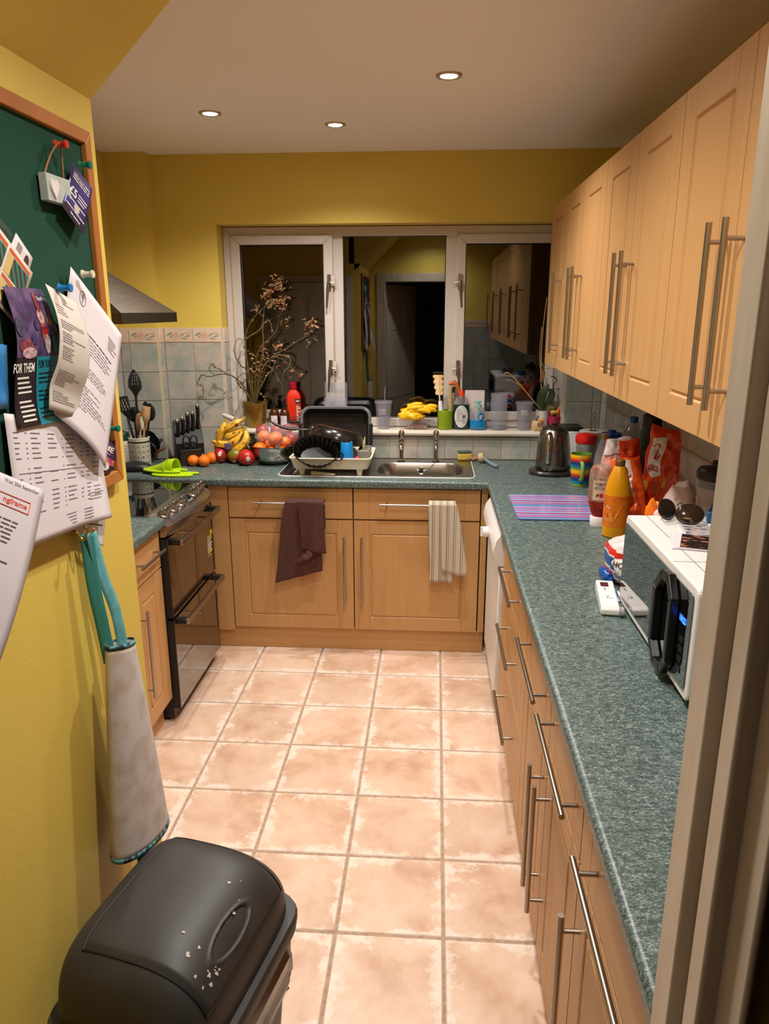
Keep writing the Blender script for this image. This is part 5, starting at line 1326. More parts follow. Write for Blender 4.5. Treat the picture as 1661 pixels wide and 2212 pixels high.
# ---- dry plant in a gold pot
pt = thing('potted_plant', 'dried-up straggly plant in a gold pot on the sill', 'plant', (-1.040, .822, ZS))
GOLD = mat('gold_pot', lin(150, 118, 48), .32, .55, col2=lin(136, 104, 40), scale=20)
obj('pot', MB().lathe([(.046, .001), (.048, .004), (.068, .125), (.072, .136), (.069, .137), (.064, .125), (.05, .02)], seg=36, cap1=True), GOLD, pt)
obj('soil', MB().lathe([(.063, .118), (.03, .124), (.002, .126)], seg=24), mat('soil', lin(40, 30, 22), .95, bump=1, scale=120), pt)
ST = [[(-1.048, 0.822, 1.19), (-1.07, 0.8, 1.425), (-1.075, 0.8, 1.519), (-1.057, 0.8, 1.594), (-1.014, 0.8, 1.663), (-0.964, 0.8, 1.709), (-0.944, 0.8, 1.737)], [(-1.045, 0.822, 1.19), (-1.068, 0.8, 1.378), (-1.07, 0.8, 1.529), (-1.038, 0.8, 1.566), (-0.993, 0.8, 1.594), (-0.963, 0.8, 1.636), (-0.938, 0.8, 1.646), (-0.925, 0.8, 1.613), (-0.921, 0.8, 1.575)], [(-1.042, 0.822, 1.19), (-1.022, 0.8, 1.401), (-0.998, 0.8, 1.486), (-0.947, 0.8, 1.543), (-0.906, 0.8, 1.585), (-0.891, 0.8, 1.632), (-0.885, 0.8, 1.663), (-0.867, 0.8, 1.682)], [(-1.039, 0.822, 1.19), (-0.989, 0.8, 1.378), (-0.937, 0.8, 1.445), (-0.892, 0.8, 1.477), (-0.832, 0.8, 1.51), (-0.768, 0.8, 1.548), (-0.724, 0.8, 1.575), (-0.708, 0.8, 1.627), (-0.698, 0.8, 1.654)], [(-1.039, 0.822, 1.19), (-1.003, 0.8, 1.282), (-0.961, 0.8, 1.354), (-0.929, 0.8, 1.397), (-0.917, 0.8, 1.454)], [(-1.05, 0.822, 1.19), (-1.091, 0.795, 1.291), (-1.121, 0.734, 1.345), (-1.145, 0.683, 1.368), (-1.189, 0.67, 1.371), (-1.242, 0.67, 1.359), (-1.28, 0.67, 1.368), (-1.301, 0.67, 1.345), (-1.312, 0.67, 1.316), (-1.279, 0.67, 1.312), (-1.277, 0.67, 1.279), (-1.285, 0.67, 1.25)], [(-1.145, 0.683, 1.368), (-1.178, 0.67, 1.392), (-1.206, 0.67, 1.405), (-1.223, 0.67, 1.426), (-1.235, 0.67, 1.405), (-1.231, 0.67, 1.382), (-1.213, 0.67, 1.369)], [(-1.051, 0.822, 1.19), (-1.078, 0.8, 1.378), (-1.094, 0.79, 1.402), (-1.111, 0.755, 1.452), (-1.118, 0.739, 1.499), (-1.111, 0.755, 1.54), (-1.097, 0.782, 1.55), (-1.084, 0.8, 1.524), (-1.081, 0.8, 1.496)], [(-1.039, 0.822, 1.19), (-0.968, 0.8, 1.401), (-0.937, 0.8, 1.449), (-0.888, 0.8, 1.449), (-0.86, 0.8, 1.426), (-0.831, 0.8, 1.397), (-0.803, 0.8, 1.374), (-0.779, 0.8, 1.36), (-0.79, 0.8, 1.335), (-0.814, 0.8, 1.323)], [(-1.043, 0.822, 1.19), (-1.018, 0.8, 1.378), (-0.983, 0.8, 1.411), (-0.939, 0.8, 1.396), (-0.915, 0.8, 1.369), (-0.902, 0.8, 1.33), (-0.881, 0.8, 1.308), (-0.876, 0.8, 1.258)], [(-0.937, 0.8, 1.449), (-0.888, 0.8, 1.464), (-0.853, 0.8, 1.459), (-0.83, 0.8, 1.435), (-0.841, 0.8, 1.402), (-0.867, 0.8, 1.374), (-0.873, 0.8, 1.335)], [(-1.051, 0.822, 1.19), (-1.083, 0.8, 1.267), (-1.11, 0.757, 1.305), (-1.112, 0.753, 1.338), (-1.095, 0.787, 1.364), (-1.073, 0.8, 1.373)], [(-1.048, 0.822, 1.19), (-1.047, 0.8, 1.305), (-1.046, 0.8, 1.378), (-1.031, 0.8, 1.42), (-1.001, 0.8, 1.425)], [(-1.039, 0.822, 1.19), (-1.021, 0.8, 1.31), (-1.034, 0.8, 1.363), (-1.047, 0.8, 1.401)], [(-1.037, 0.822, 1.19), (-1.014, 0.8, 1.252), (-0.99, 0.8, 1.247), (-0.974, 0.8, 1.213)], [(-1.045, 0.822, 1.19), (-1.003, 0.8, 1.378), (-0.975, 0.8, 1.473), (-0.974, 0.8, 1.594), (-0.965, 0.8, 1.691), (-0.944, 0.8, 1.737)]]
CL = [(-0.941, 1.782), (-0.902, 1.823), (-0.873, 1.835), (-0.91, 1.737), (-0.867, 1.737), (-0.714, 1.613), (-0.896, 1.506), (-0.976, 1.459), (-0.913, 1.43), (-0.997, 1.406), (-0.994, 1.363), (-1.002, 1.705), (-0.859, 1.632), (-0.727, 1.534), (-0.794, 1.364), (-1.029, 1.459), (-0.703, 1.641)]
STM = [mat('stem_olive', lin(96, 80, 40), .7), mat('stem_green', lin(100, 90, 48), .7), mat('stem_brown', lin(84, 64, 38), .7)]
DRY = [mat('dry_leaf', lin(140, 88, 50), .7), mat('dry_leaf_pink', lin(166, 112, 80), .7), mat('dry_leaf_olive', lin(110, 96, 50), .7)]
R = random.Random(4)
def curl(c, s, R):
    a0 = R.uniform(0, 6.28); el = R.uniform(-.9, .9); rr_ = s*R.uniform(.6, 1.1)
    u = Vector((math.cos(a0)*math.cos(el), math.sin(a0)*math.cos(el)*.6, math.sin(el))).normalized(); w = u.orthogonal().normalized()
    P = [Vector(c)+(u*math.cos(t)+w*math.sin(t))*rr_*(1-.1*t) for t in (0, .7, 1.4, 2.1, 2.8, 3.5)]
    return MB().tube(P, [.0008, .0034, .0045, .0042, .003, .0008], 6, flat=.45)
O = Vector((-1.040, .822, ZS))
for k, l in enumerate(ST):
    n = len(l); pts = [Vector((x, y+.012*math.sin(i*1.3+k), z))-O for i, (x, y, z) in enumerate(l)]
    P = bez(pts, 7); m_ = len(P)
    P = [p+Vector((R.uniform(-1, 1), R.uniform(-1, 1), R.uniform(-1, 1)))*.0016 for p in P]
    obj('stem', MB().tube(P, [.0038*(1-.6*i/m_) for i in range(m_)], 6), STM[k % 3], pt)
    for j in range(4):
        p = P[R.randrange(m_//4, m_)]; obj('dry_leaf', curl(p, .008, R), R.choice(DRY), pt)
for k, (x, z) in enumerate(CL):
    for j in range(30 if k < 5 else 16 if k < 8 else 8):
        c = Vector((x+R.gauss(0, .017), .80+R.gauss(0, .012), z+R.gauss(0, .017)))-O
        obj('dry_leaf', curl(c, R.uniform(.007, .015), R), R.choice(DRY), pt)
# ---- amber bottles
AMB = mat('amber_glass', lin(66, 30, 10), .12, coat=.3)
def amber(label, x, y, a):
    t = thing('amber_bottle', label, 'bottle', (x, y, ZS), a, 'amber pump bottles on the sill')
    obj('bottle_body', MB().lathe([(.026, .001), (.028, .004), (.028, .078), (.022, .094), (.013, .102), (.012, .112)], seg=28), AMB, t)
    obj('pump_collar', MB().lathe([(.014, .110), (.014, .128), (.006, .131), (.005, .146)], seg=18), BLACKP, t)
    obj('pump_spout', MB().tube([(0, .006, .150), (0, -.028, .152), (0, -.034, .147)], [.008, .006, .004], 10), BLACKP, t)
    F = cyF(.0284); lb_ = MB(); quadp(lb_, F, -.019, .019, .014, .068, 8); o = obj('bottle_label', lb_, PAPER, t)
    mb = MB(); R = random.Random(int(x*1000)); P = [F(R.uniform(-.012, .014), R.uniform(.03, .062)) for _ in range(5)]
    mb.tube([tuple(Vector(p)*Vector((1, 1, 1))+Vector((0, -.0006, 0))) for p in P], .0006, 4); obj('botanical_print', mb, INK, o)
amber('left amber pump bottle with a white label', -.932, .812, .1)
amber('right amber pump bottle with a white label', -.873, .806, -.1)
# ---- red cleaner bottle
REDB = mat('red_plastic', lin(206, 44, 14), .35)
rb_ = thing('cleaner_bottle', 'tall red-orange cleaner bottle on the sill', 'bottle', (-.826, .832, ZS), rad(12))
obj('bottle_body', loft(MB(), [[(x, y, z) for x, y in rrect(-a, a, -b, b, r_, 5)] for a, b, r_, z in ((.036, .024, .012, .001), (.039, .027, .014, .006), (.039, .027, .014, .06), (.036, .025, .014, .075), (.039, .027, .014, .09), (.039, .027, .014, .165), (.033, .024, .016, .185), (.018, .018, .014, .205), (.016, .016, .013, .21))], True, True), REDB, rb_, 40)
obj('bottle_cap', MB().lathe([(.019, .206), (.021, .209), (.0205, .243), (.017, .246)], seg=24), mat('cap_red', lin(170, 20, 40), .25), rb_)
lbp = MB(); FL_ = lambda x, z: (x, -.0276, z); quadp(lbp, FL_, .010, .038, .020, .130); quadp(lbp, FL_, .006, .038, .132, .160); o = obj('side_label', lbp, [mat('label_red', lin(176, 40, 30), .5)], rb_, 0)
mb = MB(); quadp(mb, lambda x, z: (x, -.0281, z), .008, .037, .134, .158); obj('black_flash', mb, BLACKM, o, 0)
R = random.Random(8)
for k in range(9):
    mb = MB(); quadp(mb, lambda x, z: (x, -.0281, z), .013, .020+.016*R.random(), .115-k*.010, .120-k*.010); obj('label_line', mb, INKW, o, 0)
mb = MB(); text(mb, 'KEW', lambda x, z: (x, -.0286, z), .012, .032, .140, .152); obj('label_text', mb, INKW, o, 0)
# ---- black bristle brush in front of the bottles
bb_ = thing('bristle_brush', 'black spiky bristle brush in front of the amber bottles', 'brush', (-.803, .762, ZS))
obj('brush_spine', MB().tube([(-.05, 0, .036), (.045, 0, .040)], .006, 10), BLACKP, bb_)
for k in range(22):
    x = -.046+k*.0042
    obj('bristle', MB().tube([(x, .0, .002), (x+.004, -.006, .036), (x+.001, .004, .070+.004*math.sin(k))], [.0011, .0014, .0008], 5), BLACKP, bb_)
# ---- clear acrylic holder
ac = thing('acrylic_holder', 'clear acrylic holder standing against the left mullion', 'holder', (-.592, .832, ZS))
obj('back_sheet', MB().box(-.062, .062, .02, .0225, .001, .245), CLEAR, ac, 0)
obj('front_sheet', MB().box(-.062, .062, -.025, -.0225, .001, .165), CLEAR, ac, 0)
obj('base_sheet', MB().box(-.062, .062, -.0222, .0198, .001, .0035), CLEAR, ac, 0)
obj('leaflet_inside', MB().box(-.05, .05, -.004, -.002, .004, .19), mat('faint_sheet', lin(206, 202, 200), .5, alpha=.16), ac, 0)
# ---- lidded tumblers
def tumbler(label, x, y, straw):
    t = thing('lidded_tumbler', label, 'tumbler', (x, y, ZS), 0, 'lidded clear plastic tumblers')
    obj('outer_wall', MB().lathe([(.034, .001), (.036, .004), (.046, .140), (.045, .141)], seg=32, cap1=False), CLEARW, t)
    obj('inner_cup', MB().lathe([(.029, .012), (.041, .139)], seg=28, cap1=False), CLEARW, t)
    obj('lid', MB().lathe([(.045, .139), (.050, .141), (.050, .150), (.046, .153), (.01, .154), (.002, .154)], seg=32), CLEARW, t)
    if straw: obj('straw', MB().tube([(.004, 0, .02), (.006, .002, .155), (.010, .004, .225)], .0032, 8), CLEAR, t)
    F = lambda a, z: ((.0366+.0104*(z/.14))*math.sin(a/.042), -(.0366+.0104*(z/.14))*math.cos(a/.042), z)
    tx = MB()
    for k, s_ in enumerate(('the sweetest', 'person of a', 'special day')): text(tx, s_, F, -.02, .014, .105-k*.010, .112-k*.010)
    obj('printed_slogan', tx, INKW, t, 0)
    return t
tumbler('clear tumbler with a straw left of the yellow gloves', -.326, .795, True)
tumbler('clear tumbler without a straw in front of the orchid pot', .434, .798, False)
# ---- punnet and rubber gloves
pn = thing('fruit_punnet', 'clear plastic punnet under the yellow gloves', 'punnet', (-.143, .800, ZS))
obj('punnet_tray', loft(MB(), [[(x, y, z) for x, y in rrect(-a, a, -b, b, .012, 4)] for a, b, z in ((.055, .036, .001), (.068, .046, .042), (.074, .051, .043), (.074, .051, .046))], True, False), CLEARW, pn, 40)
for k in range(9): obj('peel_scrap', MB().ell((-.045+.0112*k, -.015+.03*(k % 2), .013), .009, .012, .008, 10, 7), mat('salmon_scrap', lin(206, 132, 98), .6), pn)
YG = mat('rubber_yellow', lin(234, 178, 10), .42, bump=.1, scale=60)
gl = thing('rubber_gloves', 'crumpled yellow rubber gloves on the clear punnet', 'gloves', (-.143, .795, ZS+.047))
obj('glove_cuff', blob((-.03, -.01, .030), .068, .046, .028, .35, 34, 5, flatb=-.026), YG, gl, 50)
obj('glove_hand', blob((-.01, .0, .055), .070, .040, .022, .3, 36, 9), YG, gl, 50)
for k, P in enumerate(([(-.02, -.03, .06), (.03, -.04, .062), (.075, -.035, .05)], [(.0, -.02, .072), (.05, -.028, .070), (.092, -.02, .058)], [(.02, -.01, .080), (.06, -.012, .07), (.105, -.004, .052)], [(-.05, -.025, .066), (-.01, -.038, .075), (.035, -.036, .074)], [(.03, .0, .062), (.07, .004, .078), (.108, .004, .074)], [(-.06, -.02, .055), (-.08, -.03, .035), (-.075, -.04, .012)], [(-.05, -.01, .078), (.0, -.02, .090), (.03, -.02, .088)])):
    obj('glove_finger', MB().tube(bez(P, 6), [.011]*4+[.0125]*4+[.0115]*3+[.009, .005], 12), YG, gl, 60)
# ---- green pot with brushes
gp = thing('brush_pot', 'lime green pot holding washing-up brushes', 'pot', (.010, .812, ZS))
obj('pot_wall', MB().lathe([(.042, .001), (.043, .003), (.043, .101), (.041, .103), (.039, .101), (.039, .01), (.002, .008)], seg=36), mat('pot_green', lin(128, 150, 22), .35), gp)
bbr = thing('bottle_brush', 'cream foam bottle brush with a blue and white handle', 'brush', (-.014, .802, ZS+.02), 0)
def BF(u, v):
    a = 2*PI*u; w = (.026+.004*math.sin(v*22))*(1-.25*(1-v)**3); return (-.018+.010*(1-v)+w*math.cos(a), .012*math.sin(a), .165+.105*v)
mb = MB().grid(BF, 20, 24, True); mb.face([k for k in range(20)][::-1]); mb.face([24*20+k for k in range(20)])
obj('foam_head', mb, mat('cream_foam', lin(226, 190, 128), .9, bump=.6, scale=160), bbr, 60)
obj('wire_neck', MB().tube([(-.006, -.002, .13), (-.010, -.0125, .165), (-.017, -.0135, .25)], .0035, 8), WHITEP, bbr)
hb = MB(); hb.tube([(.006, 0, .001), (.001, 0, .075)], [.010, .0125], 12); hb.m = 1; hb.tube([(.001, 0, .075), (-.004, 0, .132)], [.0125, .011], 12)
obj('brush_handle', hb, [mat('handle_blue', lin(20, 120, 190), .4), WHITEP], bbr)
wbr = thing('washing_brush', 'wooden washing brush with an orange head in the lime pot', 'brush', (.032, .815, ZS+.02), 0)
obj('brush_handle', MB().tube(bez([(0, 0, .001), (.006, 0, .08), (.002, 0, .15), (.004, 0, .205), (.012, 0, .225)], 6), [.012]*8+[.0135]*12+[.011]*5, 12, flat=.7), mat('pale_wood', lin(170, 150, 112), .6), wbr)
obj('brush_head', MB().tube([(-.006, 0, .222), (.022, 0, .232), (.038, 0, .212), (.052, 0, .175)], [.011, .014, .014, .011], 12, flat=.9), mat('brush_orange', lin(176, 92, 28), .5), wbr)
obj('brush_bristles', MB().box(.012, .030, -.010, .010, .176, .208), BLACKP, wbr, bevel=.003)
gb = thing('green_scrubber', 'small green-handled scrubber at the back of the lime pot', 'brush', (-.022, .83, ZS+.02))
obj('scrubber_handle', MB().tube([(0, 0, .001), (-.004, .004, .112)], [.006, .007], 8), mat('mint_handle', lin(70, 140, 110), .5), gb)
# ---- washing-up liquid and soap
wl = thing('washing_up_liquid', 'bottle of dark green washing-up liquid with a red cap', 'bottle', (.096, .805, ZS))
def ovr(a, b, z, n=32): return [(a*math.cos(2*PI*k/n), b*math.sin(2*PI*k/n), z) for k in range(n)]
obj('liquid_body', loft(MB(), [ovr(.042, .024, .001), ovr(.046, .027, .006), ovr(.047, .028, .05), ovr(.046, .028, .10), ovr(.043, .026, .135)], True, True), mat('green_liquid', lin(10, 40, 34), .12, coat=.4), wl, 50)
obj('clear_shoulder', loft(MB(), [ovr(.0432, .0262, .1352), ovr(.034, .022, .160), ovr(.018, .016, .178), ovr(.012, .012, .182)], False, False), CLEAR, wl, 50)
obj('cap', MB().lathe([(.0155, .180), (.0155, .193), (.011, .195), (.010, .206), (.006, .208)], seg=20), mat('cap_orange_red', lin(222, 62, 30), .35), wl)
lbl = MB(); FW = lambda x, z: (x, -.0284*math.sqrt(max(0.02, 1-(x/.0475)**2))-.0004, z)
disc(lbl, FW, 0, .072, .036, .060, 28); o = obj('oval_label', lbl, mat('label_white', lin(196, 192, 190), .5), wl)
R = random.Random(31); FW2 = lambda x, z: tuple(Vector(FW(x, z))+Vector((0, -.0006, 0)))
for k in range(9):
    mb = MB(); quadp(mb, FW2, -.024, -.024+R.uniform(.015, .045), .108-k*.008, .1105-k*.008, 4); obj('label_line', mb, INKL, o, 0)
for k in range(8):
    mb = MB(); quadp(mb, FW2, .006+k*.002, .0072+k*.002, .062, .080); obj('barcode_bar', mb, BLACKM, o, 0)
mb = MB(); mb.tube([FW2(.012+.010*math.cos(a*PI/2), .045+.010*math.sin(a*PI/2)) for a in range(4)], .0008, 4, closed=True); obj('hazard_diamond', mb, mat('hazard_red', lin(206, 40, 30), .5), o)
mb = MB(); text(mb, '!', FW2, .0108, .0132, .040, .050); obj('hazard_mark', mb, BLACKM, o, 0)
hs = thing('soap_dispenser', 'clear pump dispenser with bright blue hand soap', 'bottle', (.189, .796, ZS))
obj('soap_liquid', loft(MB(), [ovr(.040, .024, .001), ovr(.045, .028, .005), ovr(.046, .0285, .03), ovr(.0455, .028, .052)], True, True), mat('blue_soap', lin(10, 120, 176), .1, coat=.4), hs, 50)
obj('clear_body', loft(MB(), [ovr(.0455, .028, .0525), ovr(.045, .0275, .085), ovr(.039, .025, .105), ovr(.024, .018, .118), ovr(.014, .014, .121)], False, False), CLEAR, hs, 50)
obj('dip_tube', MB().tube([(.004, 0, .045), (.002, 0, .12)], .007, 8), mat('teal_clear', lin(120, 190, 190), .2, alpha=.5), hs)
obj('pump_head', MB().lathe([(.016, .119), (.016, .136), (.007, .138), (.007, .146), (.013, .148), (.013, .155), (.004, .158)], seg=20), mat('pump_teal', lin(140, 190, 180), .3, alpha=.7), hs)
obj('pump_spout', MB().tube([(0, 0, .152), (-.026, -.004, .152), (-.031, -.005, .146)], [.006, .005, .003], 8), MATS['pump_teal'], hs)
FS = lambda x, z: (x, -.0285*math.sqrt(max(0.02, 1-(x/.046)**2))-.0006, z)
mb = MB(); disc(mb, FS, .012, .072, .017, .021, 24); o = obj('round_label', mb, mat('label_blue', lin(16, 90, 150), .4), hs, 0)
for k in range(3): mb = MB(); quadp(mb, lambda x, z: tuple(Vector(FS(x, z))+Vector((0, -.0005, 0))), .002, .022-.003*k, .076-k*.008, .080-k*.008, 3); obj('label_line', mb, INKW, o, 0)
# ---- white box, glass vase
wx = thing('white_box', 'tall white cardboard box behind the blue soap', 'box', (.168, .847, ZS))
obj('carton', MB().box(-.053, .053, -.018, .018, .001, .205), mat('white_card', lin(206, 192, 188), .6), wx, bevel=.001)
obj('top_flap', MB().box(-.052, .052, -.0175, .0175, .2055, .2065), mat('card_edge', lin(170, 150, 140), .7), wx, 0)
gv = thing('glass_vase', 'tall clear thick-bottomed glass on the sill', 'glass', (.299, .812, ZS))
obj('glass_wall', MB().lathe([(.040, .001), (.0445, .004), (.0470, .195), (.0450, .196), (.0425, .03), (.036, .024), (.002, .022)], seg=36, cap1=False), CLEAR, gv)
obj('glass_foot', MB().lathe([(.040, .002), (.0435, .005), (.0435, .021), (.002, .0215)], seg=32), mat('glass_thick', lin(150, 146, 152), .05, alpha=.45, spec=.9), gv)
# ---- orchid, pink pot, owl planter
oc = thing('orchid', 'leafless orchid with bare stalks in a white pot', 'plant', (.535, .822, ZS))
obj('white_pot', MB().lathe([(.028, .001), (.036, .10), (.038, .104), (.034, .104), (.030, .09)], seg=28), WHITEP, oc)
obj('bark', MB().ell((0, 0, .094), .030, .030, .012, 16, 8), mat('bark', lin(70, 50, 34), .95, bump=1, scale=90), oc)
STK = mat('dry_stalk', lin(176, 140, 92), .7); RT = mat('grey_root', lin(60, 52, 46), .8)
for P, r_, m_ in (([(.0, 0, .10), (-.02, -.01, .28), (-.025, -.012, .42), (-.022, -.015, .56), (-.012, -.015, .69)], .0028, STK), ([(-.02, -.01, .28), (-.034, -.014, .42), (-.03, -.016, .54)], .002, STK),
               ([(-.01, -.005, .11), (-.05, -.015, .15), (-.12, -.02, .23), (-.19, -.022, .30), (-.215, -.022, .298)], .0032, STK), ([(-.12, -.02, .232), (-.17, -.024, .262), (-.205, -.026, .268)], .0018, STK),
               ([(-.022, -.012, .36), (-.005, -.014, .33), (.03, -.016, .325)], .002, STK),
               ([(.005, -.005, .11), (.03, -.02, .19), (.046, -.03, .215), (.045, -.032, .245), (.06, -.034, .268), (.045, -.036, .285), (.03, -.036, .286)], .003, RT), ([(.0, -.005, .11), (.02, -.02, .15), (.052, -.035, .16)], .0022, RT), ([(0, -.01, .10), (-.035, -.03, .06), (-.04, -.034, .02)], .0022, RT), ([(0, 0, .1), (.028, -.02, .2), (.05, -.03, .19), (.05, -.03, .13)], .0014, RT)):
    obj('stalk' if m_ is STK else 'aerial_root', MB().tube(bez(P, 7), r_, 7), m_, oc)
LEAF = mat('orchid_leaf', lin(30, 46, 24), .4, col2=lin(44, 58, 28), scale=16); DLEAF = mat('withered_leaf', lin(120, 80, 34), .6, col2=lin(84, 60, 26), scale=30)
def leaf(P, w, m_, name='leaf'):
    C = bez(P, 6); n = len(C)
    def F(u, v):
        i = min(n-1, int(round(v*(n-1)))); c = C[i]; t = (C[min(i+1, n-1)]-C[max(i-1, 0)]).normalized(); s_ = t.cross(Vector((0, -1, .2))).normalized()
        return c+s_*w*(u-.5)*math.sin(PI*min(.98, .08+.9*v))**.6+Vector((0, .006*math.cos(PI*u), 0))
    return obj(name, MB().grid(F, 6, n-1), m_, oc, solid=.0018)
leaf([(.0, -.005, .10), (-.015, -.01, .15), (-.005, -.015, .20), (.02, -.02, .245)], .045, LEAF)
leaf([(.005, -.01, .10), (.03, -.02, .16), (.04, -.03, .20), (.02, -.03, .22)], .035, LEAF)
leaf([(.01, -.012, .10), (.035, -.03, .12), (.05, -.04, .09), (.055, -.045, .05)], .032, DLEAF, 'withered_leaf')
leaf([(-.02, -.012, .25), (-.014, -.016, .28), (-.012, -.018, .31), (-.02, -.02, .33)], .022, DLEAF, 'withered_leaf')
pp = thing('pink_pot', 'pink pot with orange paper decorations right of the orchid', 'pot', (.596, .790, ZS))
obj('pot_wall', MB().lathe([(.026, .001), (.035, .074), (.036, .077), (.033, .078), (.030, .06)], seg=28), mat('pot_pink', lin(166, 36, 78), .4), pp)
for k, (c, s_, cl_) in enumerate((((.014, -.008, .092), (.010, .010, .024), (206, 92, 30)), ((-.004, -.012, .098), (.024, .012, .012), (196, 136, 64)), ((-.010, -.006, .118), (.010, .010, .010), (40, 110, 50)), ((.022, .0, .112), (.010, .010, .016), (216, 96, 24)), ((-.016, -.010, .090), (.008, .008, .022), (176, 60, 30)))):
    obj('decoration', MB().ell(c, *s_, 14, 10), mat('deco_%d' % k, lin(*cl_), .5), pp)
ow = thing('owl_planter', 'small cream ceramic planter with a tiny orange bird figure', 'ornament', (.502, .778, ZS))
CRM = mat('ceramic_cream', lin(206, 176, 138), .4, col2=lin(190, 156, 116), scale=60)
obj('planter', MB().lathe([(.027, .001), (.031, .02), (.030, .045), (.026, .056), (.022, .054), (.02, .03)], seg=24), CRM, ow)
obj('spiral', MB().tube([(.006+.009*math.cos(a*.5)*(1-a*.03), -.030, .036+.009*math.sin(a*.5)*(1-a*.03)) for a in range(24)], .0018, 6), mat('ceramic_brown', lin(140, 100, 70), .5), ow)
obj('bird_body', MB().ell((.026, -.016, .055), .012, .011, .013, 16, 10), mat('bird_orange', lin(206, 112, 36), .4), ow)
for s_ in (-1, 1):
    e_ = obj('bird_eye', MB().ell((.026+.005*s_, -.026, .059), .0042, .003, .0042, 12, 8), mat('eye_cream', lin(220, 200, 140), .3), ow); obj('pupil', MB().ell((.026+.005*s_, -.0288, .059), .0018, .001, .0018, 8, 6), BLACKM, e_)
for x, z in ((-.012, .012), (.008, .008), (.02, .014)): obj('daisy', MB().ell((x, -.030, z), .006, .003, .006, 12, 7), mat('daisy_yellow', lin(196, 170, 60), .5), ow)
# ================================================================== right-hand worktop
# ---- kettle
kt = thing('kettle', 'brushed steel jug kettle on its base in the worktop corner', 'kettle', (.542, .440, ZW))
KST = mat('kettle_steel', lin(150, 142, 134), .24, 1, col2=lin(138, 128, 120), scale=1, stretch=(5, 5, 320), detail=2)
obj('power_base', MB().lathe([(.088, .001), (.094, .004), (.095, .014), (.088, .022)], (-.006, -.01, 0), 40, sx=1.18, sy=1.0), mat('kettle_base', lin(46, 40, 38), .25), kt)
obj('jug', MB().lathe([(.080, .024), (.084, .028), (.084, .06), (.080, .13), (.074, .185), (.066, .212), (.052, .230), (.030, .240), (.012, .243)], seg=48, cap1=True), KST, kt, 60)
obj('lid_knob', MB().lathe([(.010, .242), (.016, .247), (.016, .252), (.009, .255)], seg=20), mat('knob_bronze', lin(90, 56, 44), .3, .6), kt)
obj('lid_seam', MB().tube([(.0555*math.cos(a*PI/16), .0555*math.sin(a*PI/16), .2275) for a in range(32)], .0012, 6, closed=True), BLACKM, kt)
hp_ = bez([(-.030, -.060, .205), (-.036, -.088, .200), (-.040, -.102, .165), (-.040, -.105, .12), (-.040, -.100, .085), (-.036, -.086, .066), (-.03, -.072, .066)], 6)
obj('kettle_handle', MB().tube(hp_, .0125, 14, flat=1.0), CHROME, kt)
obj('spout', MB().tube([(.03, .055, .19), (.04, .085, .215)], [.02, .010], 12), KST, kt)
# ---- white bin in the corner
wb2 = thing('bread_bin', 'white bin with a black lid edge in the corner behind the kettle', 'bread bin', (.655, .675, ZW))
obj('bin_box', MB().box(-.06, .06, -.07, .07, .001, .185), WHITEP, wb2, bevel=.006)
obj('bin_lid', MB().box(-.061, .061, -.071, .071, .186, .205), BLACKP, wb2, bevel=.004)
# ---- kitchen roll
kr = thing('kitchen_roll', 'kitchen roll on a wire holder with its end sheet hanging', 'kitchen roll', (.742, .500, ZW))
TIS = mat('tissue', lin(196, 188, 180), .9, bump=.4, scale=160)
obj('paper_roll', MB().lathe([(.066, .008), (.067, .010), (.067, .204), (.064, .206), (.022, .206), (.021, .19)], seg=40, cap0=True, cap1=False), TIS, kr)
obj('loose_sheet', MB().grid(lambda u, v: ((.068+.0006+.03*u*u*(1.1-v))*math.cos(PI+.35+.85*u)*1.0, (.068+.012*u)*math.sin(PI+.35+.85*u), .012+.192*v), 16, 8), TIS, kr, solid=.0006)
obj('core_tube', MB().lathe([(.0205, .01), (.0205, .207)], seg=20, cap0=False, cap1=False), mat('cardboard', lin(120, 92, 66), .8), kr)
obj('holder_base', MB().lathe([(.07, .001), (.07, .006), (.01, .008)], seg=30), STEEL, kr)
for s_ in (-1, 1): obj('holder_wire', MB().tube(bez([(s_*.009, 0, .01), (s_*.009, 0, .24), (s_*.003, 0, .268), (s_*.008, 0, .285), (0, 0, .298)], 6), .0022, 8), DULLCHROME, kr)
# ---- coffee jar
cj = thing('coffee_jar', 'coffee jar with a red lid behind the rainbow mug', 'jar', (.668, .285, ZW))
obj('glass_jar', MB().lathe([(.042, .001), (.045, .006), (.045, .06), (.040, .10), (.044, .14), (.047, .165), (.045, .182)], seg=36), mat('jar_glass', lin(126, 122, 118), .08, alpha=.55, spec=.9), cj)
obj('coffee', MB().lathe([(.040, .004), (.042, .008), (.042, .06), (.038, .085)], seg=28), mat('coffee_brown', lin(46, 28, 22), .9, bump=1, scale=260), cj)
obj('lid', MB().lathe([(.048, .181), (.0505, .185), (.051, .205), (.048, .219), (.040, .224), (.002, .225)], seg=36), mat('lid_red', lin(190, 22, 16), .35), cj)
mb = MB(); disc(mb, cyF(.0462), -.032, .115, .012, .012, 16); obj('red_label', mb, mat('label_coffee_red', lin(190, 30, 24), .5), cj, 0)
